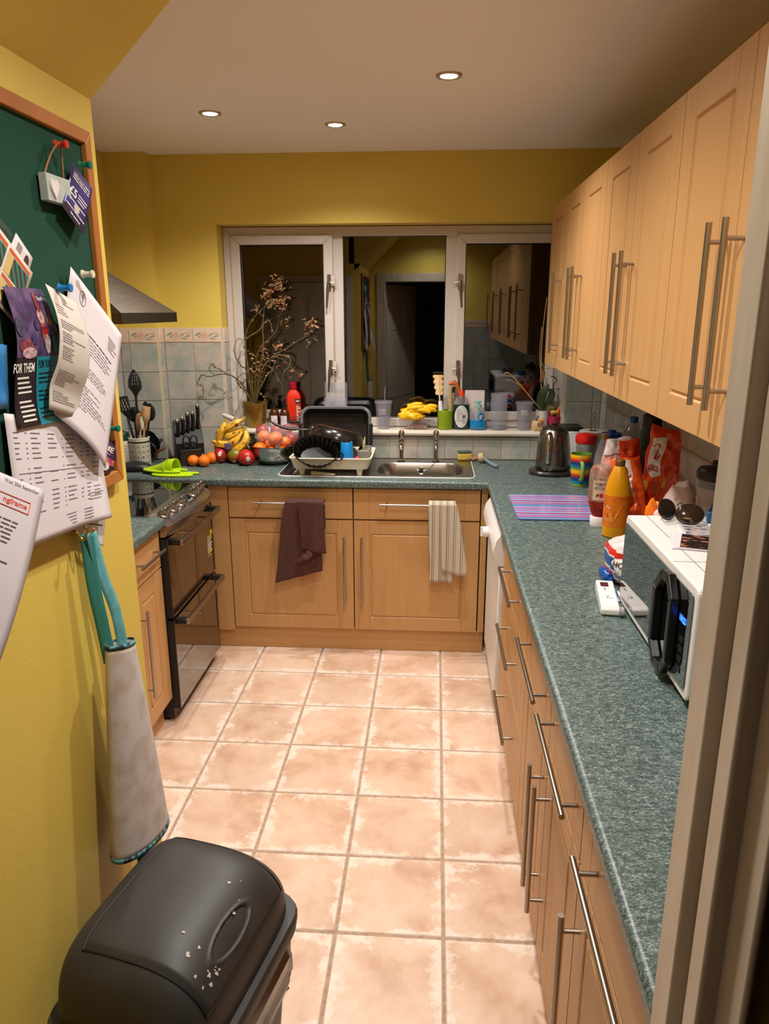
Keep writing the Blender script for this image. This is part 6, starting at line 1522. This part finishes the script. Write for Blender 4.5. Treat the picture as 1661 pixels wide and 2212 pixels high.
# ---- rainbow mug
mg = thing('mug', 'rainbow striped mug with a green handle', 'mug', (.627, .180, ZW))
RB = [((122, 150, 60), .012), ((20, 120, 170), .014), ((18, 60, 120), .018), ((176, 36, 34), .012), ((226, 130, 16), .008), ((232, 176, 14), .014), ((110, 146, 60), .010), ((22, 110, 160), .013), ((24, 52, 110), .014), ((176, 34, 34), .010), ((226, 110, 20), .010), ((236, 180, 16), .012)]
z = .001
for k, (c_, h_) in enumerate(RB):
    r0 = .039+.009*(z/.146); r1 = .039+.009*((z+h_)/.146)
    obj('colour_band', MB().lathe([(r0, z), (r1, z+h_)], seg=40, cap0=(k == 0), cap1=False), mat('mug_%d_%d_%d' % c_, lin(*c_), .25, coat=.3), mg); z += h_
obj('mug_inside', MB().lathe([(.0480, z), (.0478, z+.0015), (.0455, z+.001), (.037, .012), (.002, .008)], seg=40, cap0=False, cap1=True), mat('mug_green', lin(96, 130, 50), .3), mg)
obj('mug_handle', MB().tube(bez([(-.004, -.044, .116), (-.004, -.066, .112), (-.004, -.074, .085), (-.004, -.070, .055), (-.004, -.058, .038), (-.004, -.040, .034)], 6), .0085, 12, flat=.9), mat('mug_handle_green', lin(132, 166, 80), .3), mg)
# ---- striped chopping board
SC_ = [((120, 150, 190), 2), ((40, 90, 160), 1), ((196, 120, 160), 2), ((110, 80, 140), 1), ((160, 160, 200), 2), ((60, 40, 90), .8), ((190, 90, 130), 1.4), ((150, 170, 210), 2), ((90, 70, 130), 1), ((206, 150, 180), 1.6), ((70, 110, 180), 1.2), ((176, 130, 190), 2), ((90, 50, 80), .8), ((200, 170, 200), 1.6), ((20, 110, 170), 1.4)]
cbd = thing('chopping_board', 'glass chopping board printed with thin purple and blue stripes', 'chopping board', (.448, -.238, ZW))
obj('striped_glass', MB().prism(rrect(-.17, .165, -.197, .197, .014, 5), .0035, .0075), stripes('board_stripes', [(lin(*c_), w) for c_, w in SC_], 1, .197, .12), cbd, 0)
obj('blue_edge', MB().prism(rrect(-.1695, .1645, -.1965, .1965, .014, 5), .0015, .0034), mat('edge_blue', lin(20, 60, 110), .2), cbd, 0)
# ---- ketchup
kc = thing('ketchup_bottle', 'upside-down squeezy ketchup bottle beside the chopping board', 'bottle', (.572, -.492, ZW), rad(-16))
obj('cap', loft(MB(), [ovr(.031, .025, .001), ovr(.032, .026, .004), ovr(.033, .027, .036), ovr(.031, .025, .039)], True, True), WHITEP, kc, 40)
obj('ketchup', loft(MB(), [ovr(.026, .021, .0395), ovr(.032, .024, .055), ovr(.042, .028, .085), ovr(.044, .029, .098)], True, True), mat('ketchup_red', lin(120, 18, 8), .25, col2=lin(150, 34, 12), scale=40), kc, 40)
obj('clear_body', loft(MB(), [ovr(.0442, .0292, .0985), ovr(.0455, .030, .12), ovr(.0455, .030, .19), ovr(.043, .029, .215), ovr(.036, .024, .230), ovr(.02, .014, .236)], False, True), mat('smeared_plastic', lin(176, 150, 136), .15, alpha=.5, col2=lin(176, 92, 66), scale=26, lo=.52, hi=.68), kc, 50)
FK = lambda x, z: (x, -.030*math.sqrt(max(.02, 1-(x/.0458)**2))-.0008, z)
def poly(mb, F, pts): mb.add([F(*p) for p in pts], [tuple(range(len(pts)))]); return mb
shp = [(-.026, .105), (.030, .105), (.030, .178), (.018, .178), (.018, .195), (-.012, .195), (-.012, .178), (-.026, .178)]
lb_ = MB()
for a, b, c_, d in ((-.028, .030, .104, .180), (-.014, .020, .180, .197)): quadp(lb_, FK, a, b, c_, d, 8)
o = obj('keystone_label', lb_, mat('label_gold', lin(170, 140, 80), .5), kc)
lb_ = MB(); FK1 = lambda x, z: tuple(Vector(FK(x, z))+Vector((0, -.0004, 0)))
for a, b, c_, d in ((-.0262, .0282, .1058, .1782), (-.0122, .0182, .1782, .1952)): quadp(lb_, FK1, a, b, c_, d, 8)
obj('label_face', lb_, mat('label_pinkish', lin(206, 180, 160), .5), o)
FK2 = lambda x, z: tuple(Vector(FK(x, z))+Vector((0, -.0008, 0)))
for s_, a, b, c_, d in (('HEINZ', -.010, .017, .182, .192), ('TOMATO', -.022, .026, .160, .172), ('KETCHUP', -.022, .026, .145, .156)):
    mb = MB(); text(mb, s_, FK2, a, b, c_, d); obj('label_text', mb, INK, o, 0)
mb = MB(); disc(mb, FK2, .004, .124, .008, .009, 16); obj('tomato_print', mb, mat('tomato_red', lin(190, 40, 24), .5), o, 0)
for a in (-.012, -.008): mb = MB(); disc(mb, FK2, a, .124+(a+.01), .0035, .005, 10); obj('leaf_print', mb, mat('leaf_green', lin(50, 90, 40), .5), o, 0)
# ---- orange squash
sq = thing('squash_bottle', 'tall bottle of yellow-orange squash with a bronze cap', 'bottle', (.602, -.618, ZW), rad(-14))
obj('squash_liquid', MB().lathe([(.040, .001), (.044, .006), (.0445, .04), (.0445, .155), (.042, .18), (.034, .215), (.022, .248), (.0165, .258)], seg=40), mat('squash_yellow', lin(214, 150, 8), .3, col2=lin(206, 136, 4), scale=10), sq)
obj('screw_cap', MB().lathe([(.0165, .257), (.0175, .259), (.0175, .277), (.0155, .280)], seg=28), mat('cap_bronze', lin(126, 92, 48), .35, .5), sq)
slv = MB().lathe([(.0450, .042), (.0450, .155)], seg=40, cap0=False, cap1=False); o = obj('label_sleeve', slv, mat('sleeve_orange', lin(216, 116, 14), .4, col2=lin(196, 60, 20), scale=22, lo=.5, hi=.75), sq)
FQ = cyF(.0453)
for pts, m_ in (([(-.046, .125), (-.020, .108), (-.024, .095), (-.048, .112)], BLACKM), ([(-.045, .062), (-.012, .062), (-.012, .046), (-.045, .046)], mat('red_flash', lin(190, 40, 24), .5))):
    mb = MB(); poly(mb, FQ, pts); obj('label_flash', mb, m_, o, 0)
FQ2 = cyF(.0457)
mb = MB(); text(mb, 'INS', lambda x, z: FQ2(x, z-.55*(x+.03)), -.036, -.022, .110, .118); obj('label_text', mb, INKW, o, 0)
mb = MB(); text(mb, 'INS', FQ2, -.042, -.016, .064, .074); obj('label_text', mb, mat('label_peach', lin(226, 170, 110), .5), o, 0)
mb = MB(); disc(mb, FQ2, -.012, .084, .006, .006, 14); obj('green_badge', mb, mat('badge_green', lin(70, 90, 30), .5), o, 0)
R = random.Random(6)
for k in range(5):
    mb = MB(); P = [FQ2(-.04+.008*k+.02*t, .075+.012*k*.5+.02*math.sin(3*t+k)) for t in (0, .3, .6, 1, 1.3)]; mb.tube(P, .0016, 5); obj('swirl_print', mb, mat('swirl_orange', lin(232, 150, 40), .5), o)
# ---- clear bottle, blue-lid tub, cola, flask
gb_ = thing('glass_bottle', 'empty clear bottle with a gold cap behind the ketchup', 'bottle', (.706, .080, ZW))
obj('bottle_wall', MB().lathe([(.042, .001), (.045, .006), (.045, .10), (.040, .15), (.028, .205), (.018, .235)], seg=36, cap1=False), mat('bottle_clear', lin(170, 166, 166), .07, alpha=.32, spec=1.0), gb_)
obj('screw_cap', MB().lathe([(.018, .234), (.019, .236), (.019, .256), (.017, .258)], seg=24), mat('cap_gold', lin(150, 120, 72), .35, .4), gb_)
bt_ = thing('blue_lid_tub', 'tub with a dark blue lid behind the clear bottle', 'tub', (.765, .205, ZW))
obj('tub_body', MB().lathe([(.040, .001), (.043, .20), (.044, .215)], seg=32), mat('tub_grey', lin(110, 104, 108), .2, alpha=.6), bt_)
obj('tub_lid', MB().lathe([(.046, .214), (.048, .217), (.048, .240), (.044, .243), (.018, .246), (.016, .256), (.002, .257)], seg=32), mat('lid_blue', lin(14, 34, 104), .35), bt_)
cl_ = thing('cola_bottle', 'dark cola bottle with a blue cap by the tiled wall', 'bottle', (.748, -.205, ZW))
obj('bottle_body', MB().lathe([(.040, .001), (.046, .01), (.047, .09), (.044, .13), (.047, .17), (.047, .265)], seg=36), mat('cola_dark', lin(16, 10, 10), .15), cl_)
obj('bottle_shoulder', MB().lathe([(.0475, .2655), (.046, .285), (.036, .318), (.018, .345), (.014, .352)], seg=36, cap0=False, cap1=False), mat('bottle_smoke', lin(120, 104, 100), .1, alpha=.45, spec=.9), cl_)
obj('bottle_cap', MB().lathe([(.015, .350), (.0165, .352), (.0165, .371), (.0145, .374)], seg=28), mat('cap_blue', lin(10, 84, 160), .35), cl_)
th = thing('vacuum_flask', 'black vacuum flask against the tiled wall', 'flask', (.785, -.325, ZW))
obj('flask_body', MB().lathe([(.036, .001), (.039, .005), (.039, .33), (.034, .345)], seg=36), mat('flask_black', lin(20, 19, 19), .4), th)
obj('flask_lid', MB().lathe([(.0345, .346), (.036, .349), (.036, .395), (.032, .40)], seg=30), BLACKP, th)
obj('carry_loop', MB().tube(bez([(.02, 0, .398), (.012, 0, .425), (-.012, 0, .425), (-.02, 0, .398)], 5), .005, 8), BLACKP, th)
FT = cyF(.0394, -.25); mb = MB(); quadp(mb, FT, -.008, .008, .245, .335, 3); o = obj('side_badge', mb, BLACKM, th, 0)
mb = MB(); text(mb, 'FLINT', lambda x, z: cyF(.0398, -.25)((z-.5)*.009, .332-x*.055), 0, 1, 0, 1); obj('badge_text', mb, mat('grey_text', lin(110, 108, 106), .5), o, 0)
# ---- snack bags: crinkled pillow packs
def pillow(w, h, d, amp, seed, fr=22, taper=0, flop=0):
    def F(u, v, side, o=0):
        x = (u-.5)*w*(1-taper*v); z = v*h
        ed = (max(0, 1-abs(2*u-1)**3.0)**.6)*(max(0, 1-abs(2*v-1)**4)**.7)
        n = noise.noise(Vector((x*fr+seed, z*fr, side*3)))+.6*noise.noise(Vector((x*fr*2.4, z*fr*2.4+seed, side*5)))
        y = side*(d/2*ed)+amp*n*(.35+.65*ed)+flop*v*v
        x2 = x+amp*.8*noise.noise(Vector((seed, z*fr*.8, x*fr)))
        z2 = z+amp*noise.noise(Vector((x*fr, seed, z*fr)))*(v if v > .1 else 0)
        return Vector((x2, y+side*o, z2+.001))
    mb = MB(); mb.grid(lambda u, v: F(u, v, -1), 26, 34); k = len(mb.v)
    mb.grid(lambda u, v: F(1-u, v, 1), 26, 34)
    for vtx in range(len(mb.v)):
        if mb.v[vtx][2] < .0006: mb.v[vtx] = (mb.v[vtx][0], mb.v[vtx][1], .0006)
    return mb, (lambda u, v, o=.0012: tuple(F(u, v, -1, o)))
ORB = mat('snack_orange', lin(214, 66, 14), .22, col2=lin(196, 50, 8), scale=8, coat=.3); ORB2 = mat('snack_orange_bright', lin(236, 84, 20), .18, coat=.4)
SHW = mat('shield_white', lin(216, 206, 200), .4); RDT = mat('brand_red', lin(200, 50, 24), .4); STY = mat('star_yellow', lin(214, 170, 40), .4)
def fold_lines(t, F, R, m_):
    pass
def snack(label, loc, rot, w, h, d, m_, seed, deco, taper=0, flop=0, amp=.012):
    t = thing('snack_bag', label, 'snack bag', loc, rot=rot, group='orange snack packets')
    mb, F = pillow(w, h, d, amp, seed, taper=taper, flop=flop)
    obj('foil_bag', mb, m_, t, 28)
    if 'shield' in deco:
        u0, v0, s_ = deco['shield']; mb = MB(); pts = [(-.5, .9), (.5, 1.0), (.5, .2), (.35, -.35), (.0, -.6), (-.35, -.5), (-.5, .0)]
        n = 14
        mb.grid(lambda a, b: F(u0+s_*(a-.5), v0+s_*.75*((b-.5)*1.5*(1-.5*abs(a-.5)*(1-b)))), n, n); o = obj('white_shield', mb, SHW, t)
        mb = MB(); text(mb, 'CKS', lambda x, y: F(x, y, .0024), u0-s_*.42, u0+s_*.30, v0-s_*.36, v0-s_*.18); obj('brand_letters', mb, RDT, o, 0)
        mb = MB(); P = [F(u0+s_*a, v0+s_*b, .0024) for a, b in ((-.36, .26), (-.15, .36), (.1, .30), (.02, .12), (-.05, .0), (.15, .03), (.30, .10))]; mb.tube(bez(P, 5), .0045, 6, flat=.3); obj('brand_glyph', mb, RDT, o)
    for (u0, v0, s_) in deco.get('stars', ()):
        mb = MB(); star(mb, lambda x, y: F(x, y, .0016), u0, v0, s_*1.3, 5, 1.5); obj('star_outline', mb, SHW, t, 0)
        mb = MB(); star(mb, lambda x, y: F(x, y, .0024), u0, v0, s_, 5, 1.5); obj('star_print', mb, STY, t, 0)
    return t, F
tA, FA = snack('largest orange snack bag leaning against the tiles', (.764, -.515, ZW), (rad(-5), rad(4), rad(-35)), .150, .375, .055, ORB, 3, {'shield': (.30, .70, .36), 'stars': [(.62, .47, .05), (.45, .27, .045)]}, .05)
mb = MB(); quadp(mb, lambda x, y: FA(x+.25*(y-.3), y, .002), .06, .20, .22, .46, 3); obj('yellow_flash', mb, mat('flash_yellow', lin(196, 160, 10), .4), tA, 0)
snack('plain orange snack bag between the flask and the squash', (.715, -.412, ZW), (rad(-4), rad(-6), rad(-14)), .09, .31, .045, ORB, 8, {}, .15)
snack('bright orange glossy snack bag behind the squash bottle', (.682, -.550, ZW), (rad(-6), rad(-10), rad(-20)), .115, .27, .05, ORB2, 12, {'shield': (.50, .74, .40), 'stars': [(.66, .52, .055)]}, .12)
# torn pale wrapper
tw_ = thing('torn_wrapper', 'torn pale pink snack wrapper standing behind the squash', 'wrapper', (.655, -.318, ZW), rot=(rad(-6), rad(8), rad(-18)))
PKW = mat('pale_pink_film', lin(214, 122, 96), .25, coat=.3, col2=lin(200, 150, 136), scale=9, lo=.5, hi=.6)
mb, F = pillow(.155, .285, .05, .013, 21, taper=-.05); obj('foil_bag', mb, PKW, tw_, 28)
mb = MB().grid(lambda u, v: Vector(F(.02+.6*u, .80+.19*v+.10*u*v, .004))+Vector((0, -.006*math.sin(PI*v), .012*u)), 14, 8); obj('torn_edge', mb, SHW, tw_, 28, solid=.0006)
mb = MB().grid(lambda u, v: Vector(F(.55+.44*u, .62+.36*v, .003)), 10, 10); obj('grey_lining', mb, mat('lining', lin(176, 150, 138), .4), tw_, 28)
# small scraps
ob_ = tag(obj('orange_wrapper', blob((.640, -.93, ZW+.115), .030, .022, .105, .35, 26, 4, flatb=-.1145), mat('wrapper_orange', lin(246, 126, 14), .2, coat=.4), None, 25), 'crumpled bright orange wrapper behind the microwave', 'wrapper')
tag(obj('clear_film', blob((.775, -.72, ZW+.13), .045, .075, .11, .28, 22, 15, flatb=-.129), mat('red_film', lin(196, 70, 50), .15, alpha=.4, spec=.9), None, 25), 'crinkled reddish clear film beside the largest snack bag', 'plastic wrap')
pbg = thing('plastic_bag', 'crumpled white and pink plastic bag behind the microwave', 'plastic bag', (.690, -.985, ZW))
obj('bag_film', blob((0, 0, .125), .068, .06, .150, .30, 16, 33, flatb=-.1245), mat('bag_milky', lin(206, 184, 176), .3, col2=lin(176, 60, 70), scale=14, lo=.56, hi=.62), pbg, 25)
obj('bag_handle', MB().grid(lambda u, v: Vector((.01+.07*u, -.03+.01*math.sin(5*u), .20+.085*v*math.sin(PI*min(1, .15+u*.8))+.02)), 14, 6), mat('bag_white', lin(210, 196, 190), .35), pbg, solid=.001)
# ---- clear jar with black lid
bj = thing('blender_jar', 'clear jar with a black lid beside the wall behind the microwave', 'jar', (.735, -1.135, ZW))
obj('jar_wall', MB().lathe([(.040, .001), (.043, .004), (.046, .325), (.044, .326)], seg=36, cap1=False), mat('jar_clear', lin(196, 170, 158), .1, alpha=.38, spec=.9), bj)
obj('jar_rim', MB().lathe([(.047, .305), (.0485, .308), (.0485, .328), (.046, .33)], seg=36, cap0=False, cap1=False), mat('jar_rim', lin(120, 112, 108), .3), bj)
obj('jar_lid', MB().lathe([(.047, .329), (.051, .333), (.051, .350), (.044, .360), (.015, .366), (.012, .380), (.002, .382)], seg=36), BLACKP, bj)
# ---- bread
bd_ = thing('bread_loaf', 'sliced loaf in a red white and blue wrapper beside the microwave', 'bread', (.572, -1.085, ZW))
def bf(p):
    n = noise.noise(Vector((p.x*24, p.y*24+3, p.z*24)))+.5*noise.noise(Vector((p.x*60, p.y*60, p.z*60)))
    q = p*(1+.07*n); q.z = max(q.z, -.0695)
    return q
def sup(p):
    return bf(Vector((math.copysign(abs(p.x/.108)**.62, p.x)*.108, math.copysign(abs(p.y/.085)**.7, p.y)*.085, math.copysign(abs(p.z/.07)**.75, p.z)*.07)))
BW = [mat('bread_white', lin(214, 208, 206), .25, coat=.3), mat('bread_red', lin(206, 40, 26), .22, coat=.3), mat('bread_blue', lin(20, 76, 150), .22, coat=.3)]
mb = MB().ell((0, 0, .0705), .108, .085, .07, 64, 36, f=sup)
for i, fc in enumerate(mb.f):
    c = sum((Vector(mb.v[k]) for k in fc), Vector())/len(fc)
    a = c.z+.35*(c.x+.1)*.4
    w = .012*math.sin(c.x*60)
    z_ = c.z+w
    if z_ > .118: k = 0
    elif z_ > .098: k = 1
    elif z_ > .090: k = 0
    elif z_ > .058: k = 2
    elif z_ > .050: k = 0
    elif z_ > .026: k = 1
    elif z_ > .019: k = 0
    else: k = 2
    mb.mi[i] = k
obj('bread_wrapper', mb, BW, bd_, 40)
def FB(o):
    def F(a, z):
        a_ = rad(a); cb2 = max(-.99, min(.99, -math.copysign(abs((z-.0705)/.07)**(1/.75), z-.0705))); b2 = math.acos(cb2)
        p = sup(Vector((.108*math.sin(b2)*math.cos(a_), .085*math.sin(b2)*math.sin(a_), -.07*math.cos(b2))))
        q = p+Vector((p.x, p.y, 0)).normalized()*o
        return (q.x, q.y, q.z+.0705)
    return F
mb = MB(); disc(mb, FB(.003), 238, .074, 34, .020, 26, 8); o = obj('white_panel', mb, mat('panel_white', lin(222, 216, 214), .4), bd_, 40)
mb = MB(); disc(mb, FB(.0045), 240, .040, 32, .020, 26, 8); obj('white_panel', mb, MATS['panel_white'], bd_, 40)
mb = MB(); text(mb, 'HOVIS', FB(.006), 212, 268, .066, .084); obj('brand_letters', mb, mat('choc_ink', lin(56, 28, 30), .5), o, 0)
mb = MB(); text(mb, 'Soft', FB(.0075), 216, 256, .033, .048); obj('soft_letters', mb, mat('blue_ink', lin(30, 90, 170), .5), o, 0)
obj('twisted_end', blob((-.100, .0, .022), .022, .045, .022, .3, 36, 3, flatb=-.021), BW[2], bd_, 25)
# gingham cloth and white gadget
gh = stripes('gingham', [(lin(60, 76, 120), 1), (lin(200, 204, 214), 1)], 0, .010, .9)
tag(obj('gingham_cloth', MB().grid(lambda u, v: (.462+.075*u, -1.255+.06*v, ZW+.003+.012*v*math.sin(PI*u)), 12, 10), gh, None, solid=.0015), 'scrap of blue checked cloth under the bread', 'cloth')
gd = thing('white_gadget', 'white wedge-shaped electronic gadget in front of the microwave', 'gadget', (.432, -1.262, ZW), rad(-7))
obj('gadget_body', MB().prism([(-.095, .004), (-.095, .018), (-.085, .026), (.09, .034), (.095, .030), (.095, .002), (-.088, .001)], -.024, .024, lambda y, z, x: (x, y, z)), WHITEP, gd, bevel=.004)
FG = lambda x, y: (x, y, .0305+.0457*(y-.0)*1.0)
FG = lambda x, y: (x, y, .026+(y+.085)*.0457+.0006)
mb = MB(); quadp(mb, FG, -.014, .008, .045, .075); obj('brown_screen', mb, mat('screen_brown', lin(80, 30, 26), .3), gd, 0)
for a, b, c_, d in ((-.006, -.002, .018, .038), (-.006, .006, -.022, -.020), (.0, .012, -.034, -.032), (-.004, -.001, -.034, -.024)):
    mb = MB(); quadp(mb, FG, a, b, c_, d); obj('printed_mark', mb, INKL, gd, 0)
obj('grey_end', MB().tube([(.024, -.09, .014), (.034, -.09, .014)], .013, 14), mat('gadget_grey', lin(150, 150, 152), .4), gd)

# ================================================================== microwave
mw = thing('microwave', 'white microwave with a black mirrored door and hexagonal handle', 'microwave', (.462, -1.275, ZW), R90)
MW, MD, MZ0, MZ1 = .555, .350, .016, .262
obj('casing', MB().prism(rrect(0, MW, MZ0, MZ1, .016, 4), .0, MD, lambda x, z, y: (x, y, z)), WHITEP, mw, 0, bevel=.004)
obj('door_glass', MB().prism(rrect(.010, MW-.016, MZ0+.020, MZ1-.020, .010, 4), -.003, -.0002, lambda x, z, y: (x, y, z)), mat('mirror_black', lin(8, 9, 9), .03, spec=1.0, coat=1.0), mw, 0)
hx_ = [(.340, .060), (.340, .195), (.385, .245), (.435, .250), (.470, .205), (.470, .060), (.440, .022), (.385, .018)]
hxi = [(.362, .068), (.362, .190), (.394, .226), (.428, .229), (.450, .198), (.450, .066), (.428, .041), (.394, .038)]
hm_ = MB(); n = 8
for k in range(n):
    l = (k+1) % n; q = [hx_[k], hx_[l], hxi[l], hxi[k]]
    hm_.prism(q, -.022, -.0035, lambda x, z, y: (x, y, z))
obj('door_handle', hm_, mat('handle_black', lin(16, 15, 15), .3), mw, 0, bevel=.003)
obj('door_split', MB().box(.4145, .4155, -.0036, -.0028, MZ0+.024, MZ1-.024), BLACKM, mw, 0)
mb = MB(); text(mb, '18:25', lambda x, z: (x, -.0042, z), .480, .515, .168, .182); obj('clock_digits', mb, mat('blue_led', (0, 0, 0, 1), .5, emit=(.02, .10, 1, 1), estr=6), mw, 0)
for k in range(4): obj('control_key', MB().box(.486, .510, -.0045, -.0031, .060+k*.022, .072+k*.022), BLACKP, mw, 0)
for x in (.04, MW-.04):
    for y in (.04, MD-.04): obj('foot', MB().lathe([(.014, .001), (.014, .0155)], (x, y, 0), 12), BLACKP, mw)
LN = mat('top_seam', lin(70, 66, 64), .6)
ZT = .2625
obj('top_seam', MB().box(.002, MW-.01, .046, .0473, ZT-.0006, ZT-.0001), LN, mw, 0)
obj('top_seam', MB().box(.386, .3873, .003, MD-.02, ZT-.0006, ZT-.0001), LN, mw, 0)
ZM = ZW+.2625
# sunglasses
sgl = thing('sunglasses', 'folded mirrored aviator sunglasses on top of the microwave', 'sunglasses', (.572, -1.365, ZM))
LNS = mat('mirror_lens', lin(104, 92, 86), .05, .9); FRM = mat('thin_frame', lin(60, 52, 48), .3, .8)
for k, (c, rx, ry, rt_) in enumerate((((.018, -.010, .0275), .033, .027, (rad(58), rad(0), rad(-20))), ((-.026, .030, .0290), .034, .027, (rad(66), 0, rad(38))))):
    from mathutils import Euler
    q = Euler(rt_).to_matrix()
    mb = MB().ell(c, rx, ry, .006, 26, 10, rot=q); l_ = obj('lens', mb, LNS, sgl, 60)
    obj('lens_rim', MB().tube([Vector(c)+q @ Vector((rx*math.cos(a*PI/14), ry*math.sin(a*PI/14), 0)) for a in range(28)], .0013, 6, closed=True), FRM, sgl)
obj('nose_bridge', MB().tube(bez([(-.010, .006, .046), (-.004, .004, .054), (.002, .002, .050)], 5), .0013, 6), FRM, sgl)
obj('temple_arm', MB().tube(bez([(.048, -.005, .036), (.05, .03, .022), (.02, .062, .006), (-.03, .06, .003)], 6), .0014, 6), FRM, sgl)
obj('temple_arm', MB().tube(bez([(-.052, .038, .034), (-.03, .066, .016), (.02, .07, .004), (.05, .066, .003)], 6), .0014, 6), FRM, sgl)
# photos and leaflets
def flat(name, label, cat, cx, cy, w, h, rz, zo, m_, th_=.0008):
    t = thing(name, label, cat, (cx, cy, ZM+zo), rz)
    obj('sheet', MB().box(-w/2, w/2, -h/2, h/2, 0, th_), m_, t, 0)
    return t
PH = mat('photo_print', lin(26, 24, 30), .25, col2=lin(196, 120, 84), scale=34, stretch=(1, 2.2, 1), detail=4, lo=.55, hi=.62, coat=.4)
PH2 = mat('photo_print_light', lin(180, 168, 164), .3, col2=lin(60, 60, 80), scale=40, stretch=(1, 2, 1), detail=4, lo=.52, hi=.6)
flat('photo_print', 'undermost white-edged photo print on the microwave', 'photo', .585, -1.535, .170, .125, rad(-14), .0004, PAPER)
flat('photo_print', 'second white-edged photo print in the stack on the microwave', 'photo', .592, -1.540, .170, .122, rad(-17), .0016, PAPER)
p_ = flat('photo_print', 'top glossy dark photo print in the stack on the microwave', 'photo', .600, -1.545, .165, .118, rad(-20), .0028, PAPER)
obj('picture', MB().box(-.079, .079, -.055, .055, .0009, .0012), PH, p_, 0)
p_ = flat('photo_print', 'paler photo print behind the dark one on the microwave', 'photo', .630, -1.440, .150, .080, rad(-8), .0040, PAPER)
obj('picture', MB().box(-.071, .071, -.036, .036, .0009, .0012), PH2, p_, 0)
p_ = flat('leaflet', 'red and white folded card near the front of the microwave top', 'card', .580, -1.690, .09, .06, rad(-10), .0004, PAPER)
mb = MB(); disc(mb, lambda x, y: (x, y, .0012), -.01, 0, .032, .018, 20); obj('red_oval', mb, mat('oval_red', lin(196, 70, 50), .5), p_, 0)
mb = MB(); disc(mb, lambda x, y: (x, y, .0015), -.01, 0, .018, .008, 16); obj('white_centre', mb, SHW, p_, 0)
# blue inhaler and beaded string
ih = thing('blue_inhaler', 'blue plastic inhaler on the far end of the microwave top', 'inhaler', (.672, -1.335, ZM), rad(-25))
obj('mouthpiece', MB().box(-.022, .022, -.032, .012, .001, .030), mat('inhaler_blue', lin(40, 120, 180), .4), ih, bevel=.005)
obj('canister_sleeve', MB().box(-.019, .019, .012, .055, .001, .034), mat('inhaler_navy', lin(12, 62, 132), .4), ih, bevel=.006)
st_ = thing('bead_string', 'string of blue and white beads by the inhaler', 'beads', (.635, -1.395, ZM))
for k in range(9): obj('bead', MB().ell((.0+.0085*k, -.004*k*.5, .0047), .0046, .0046, .0046, 12, 8), mat('bead_blue', lin(30, 90, 160), .3) if k % 2 else WHITEP, st_)
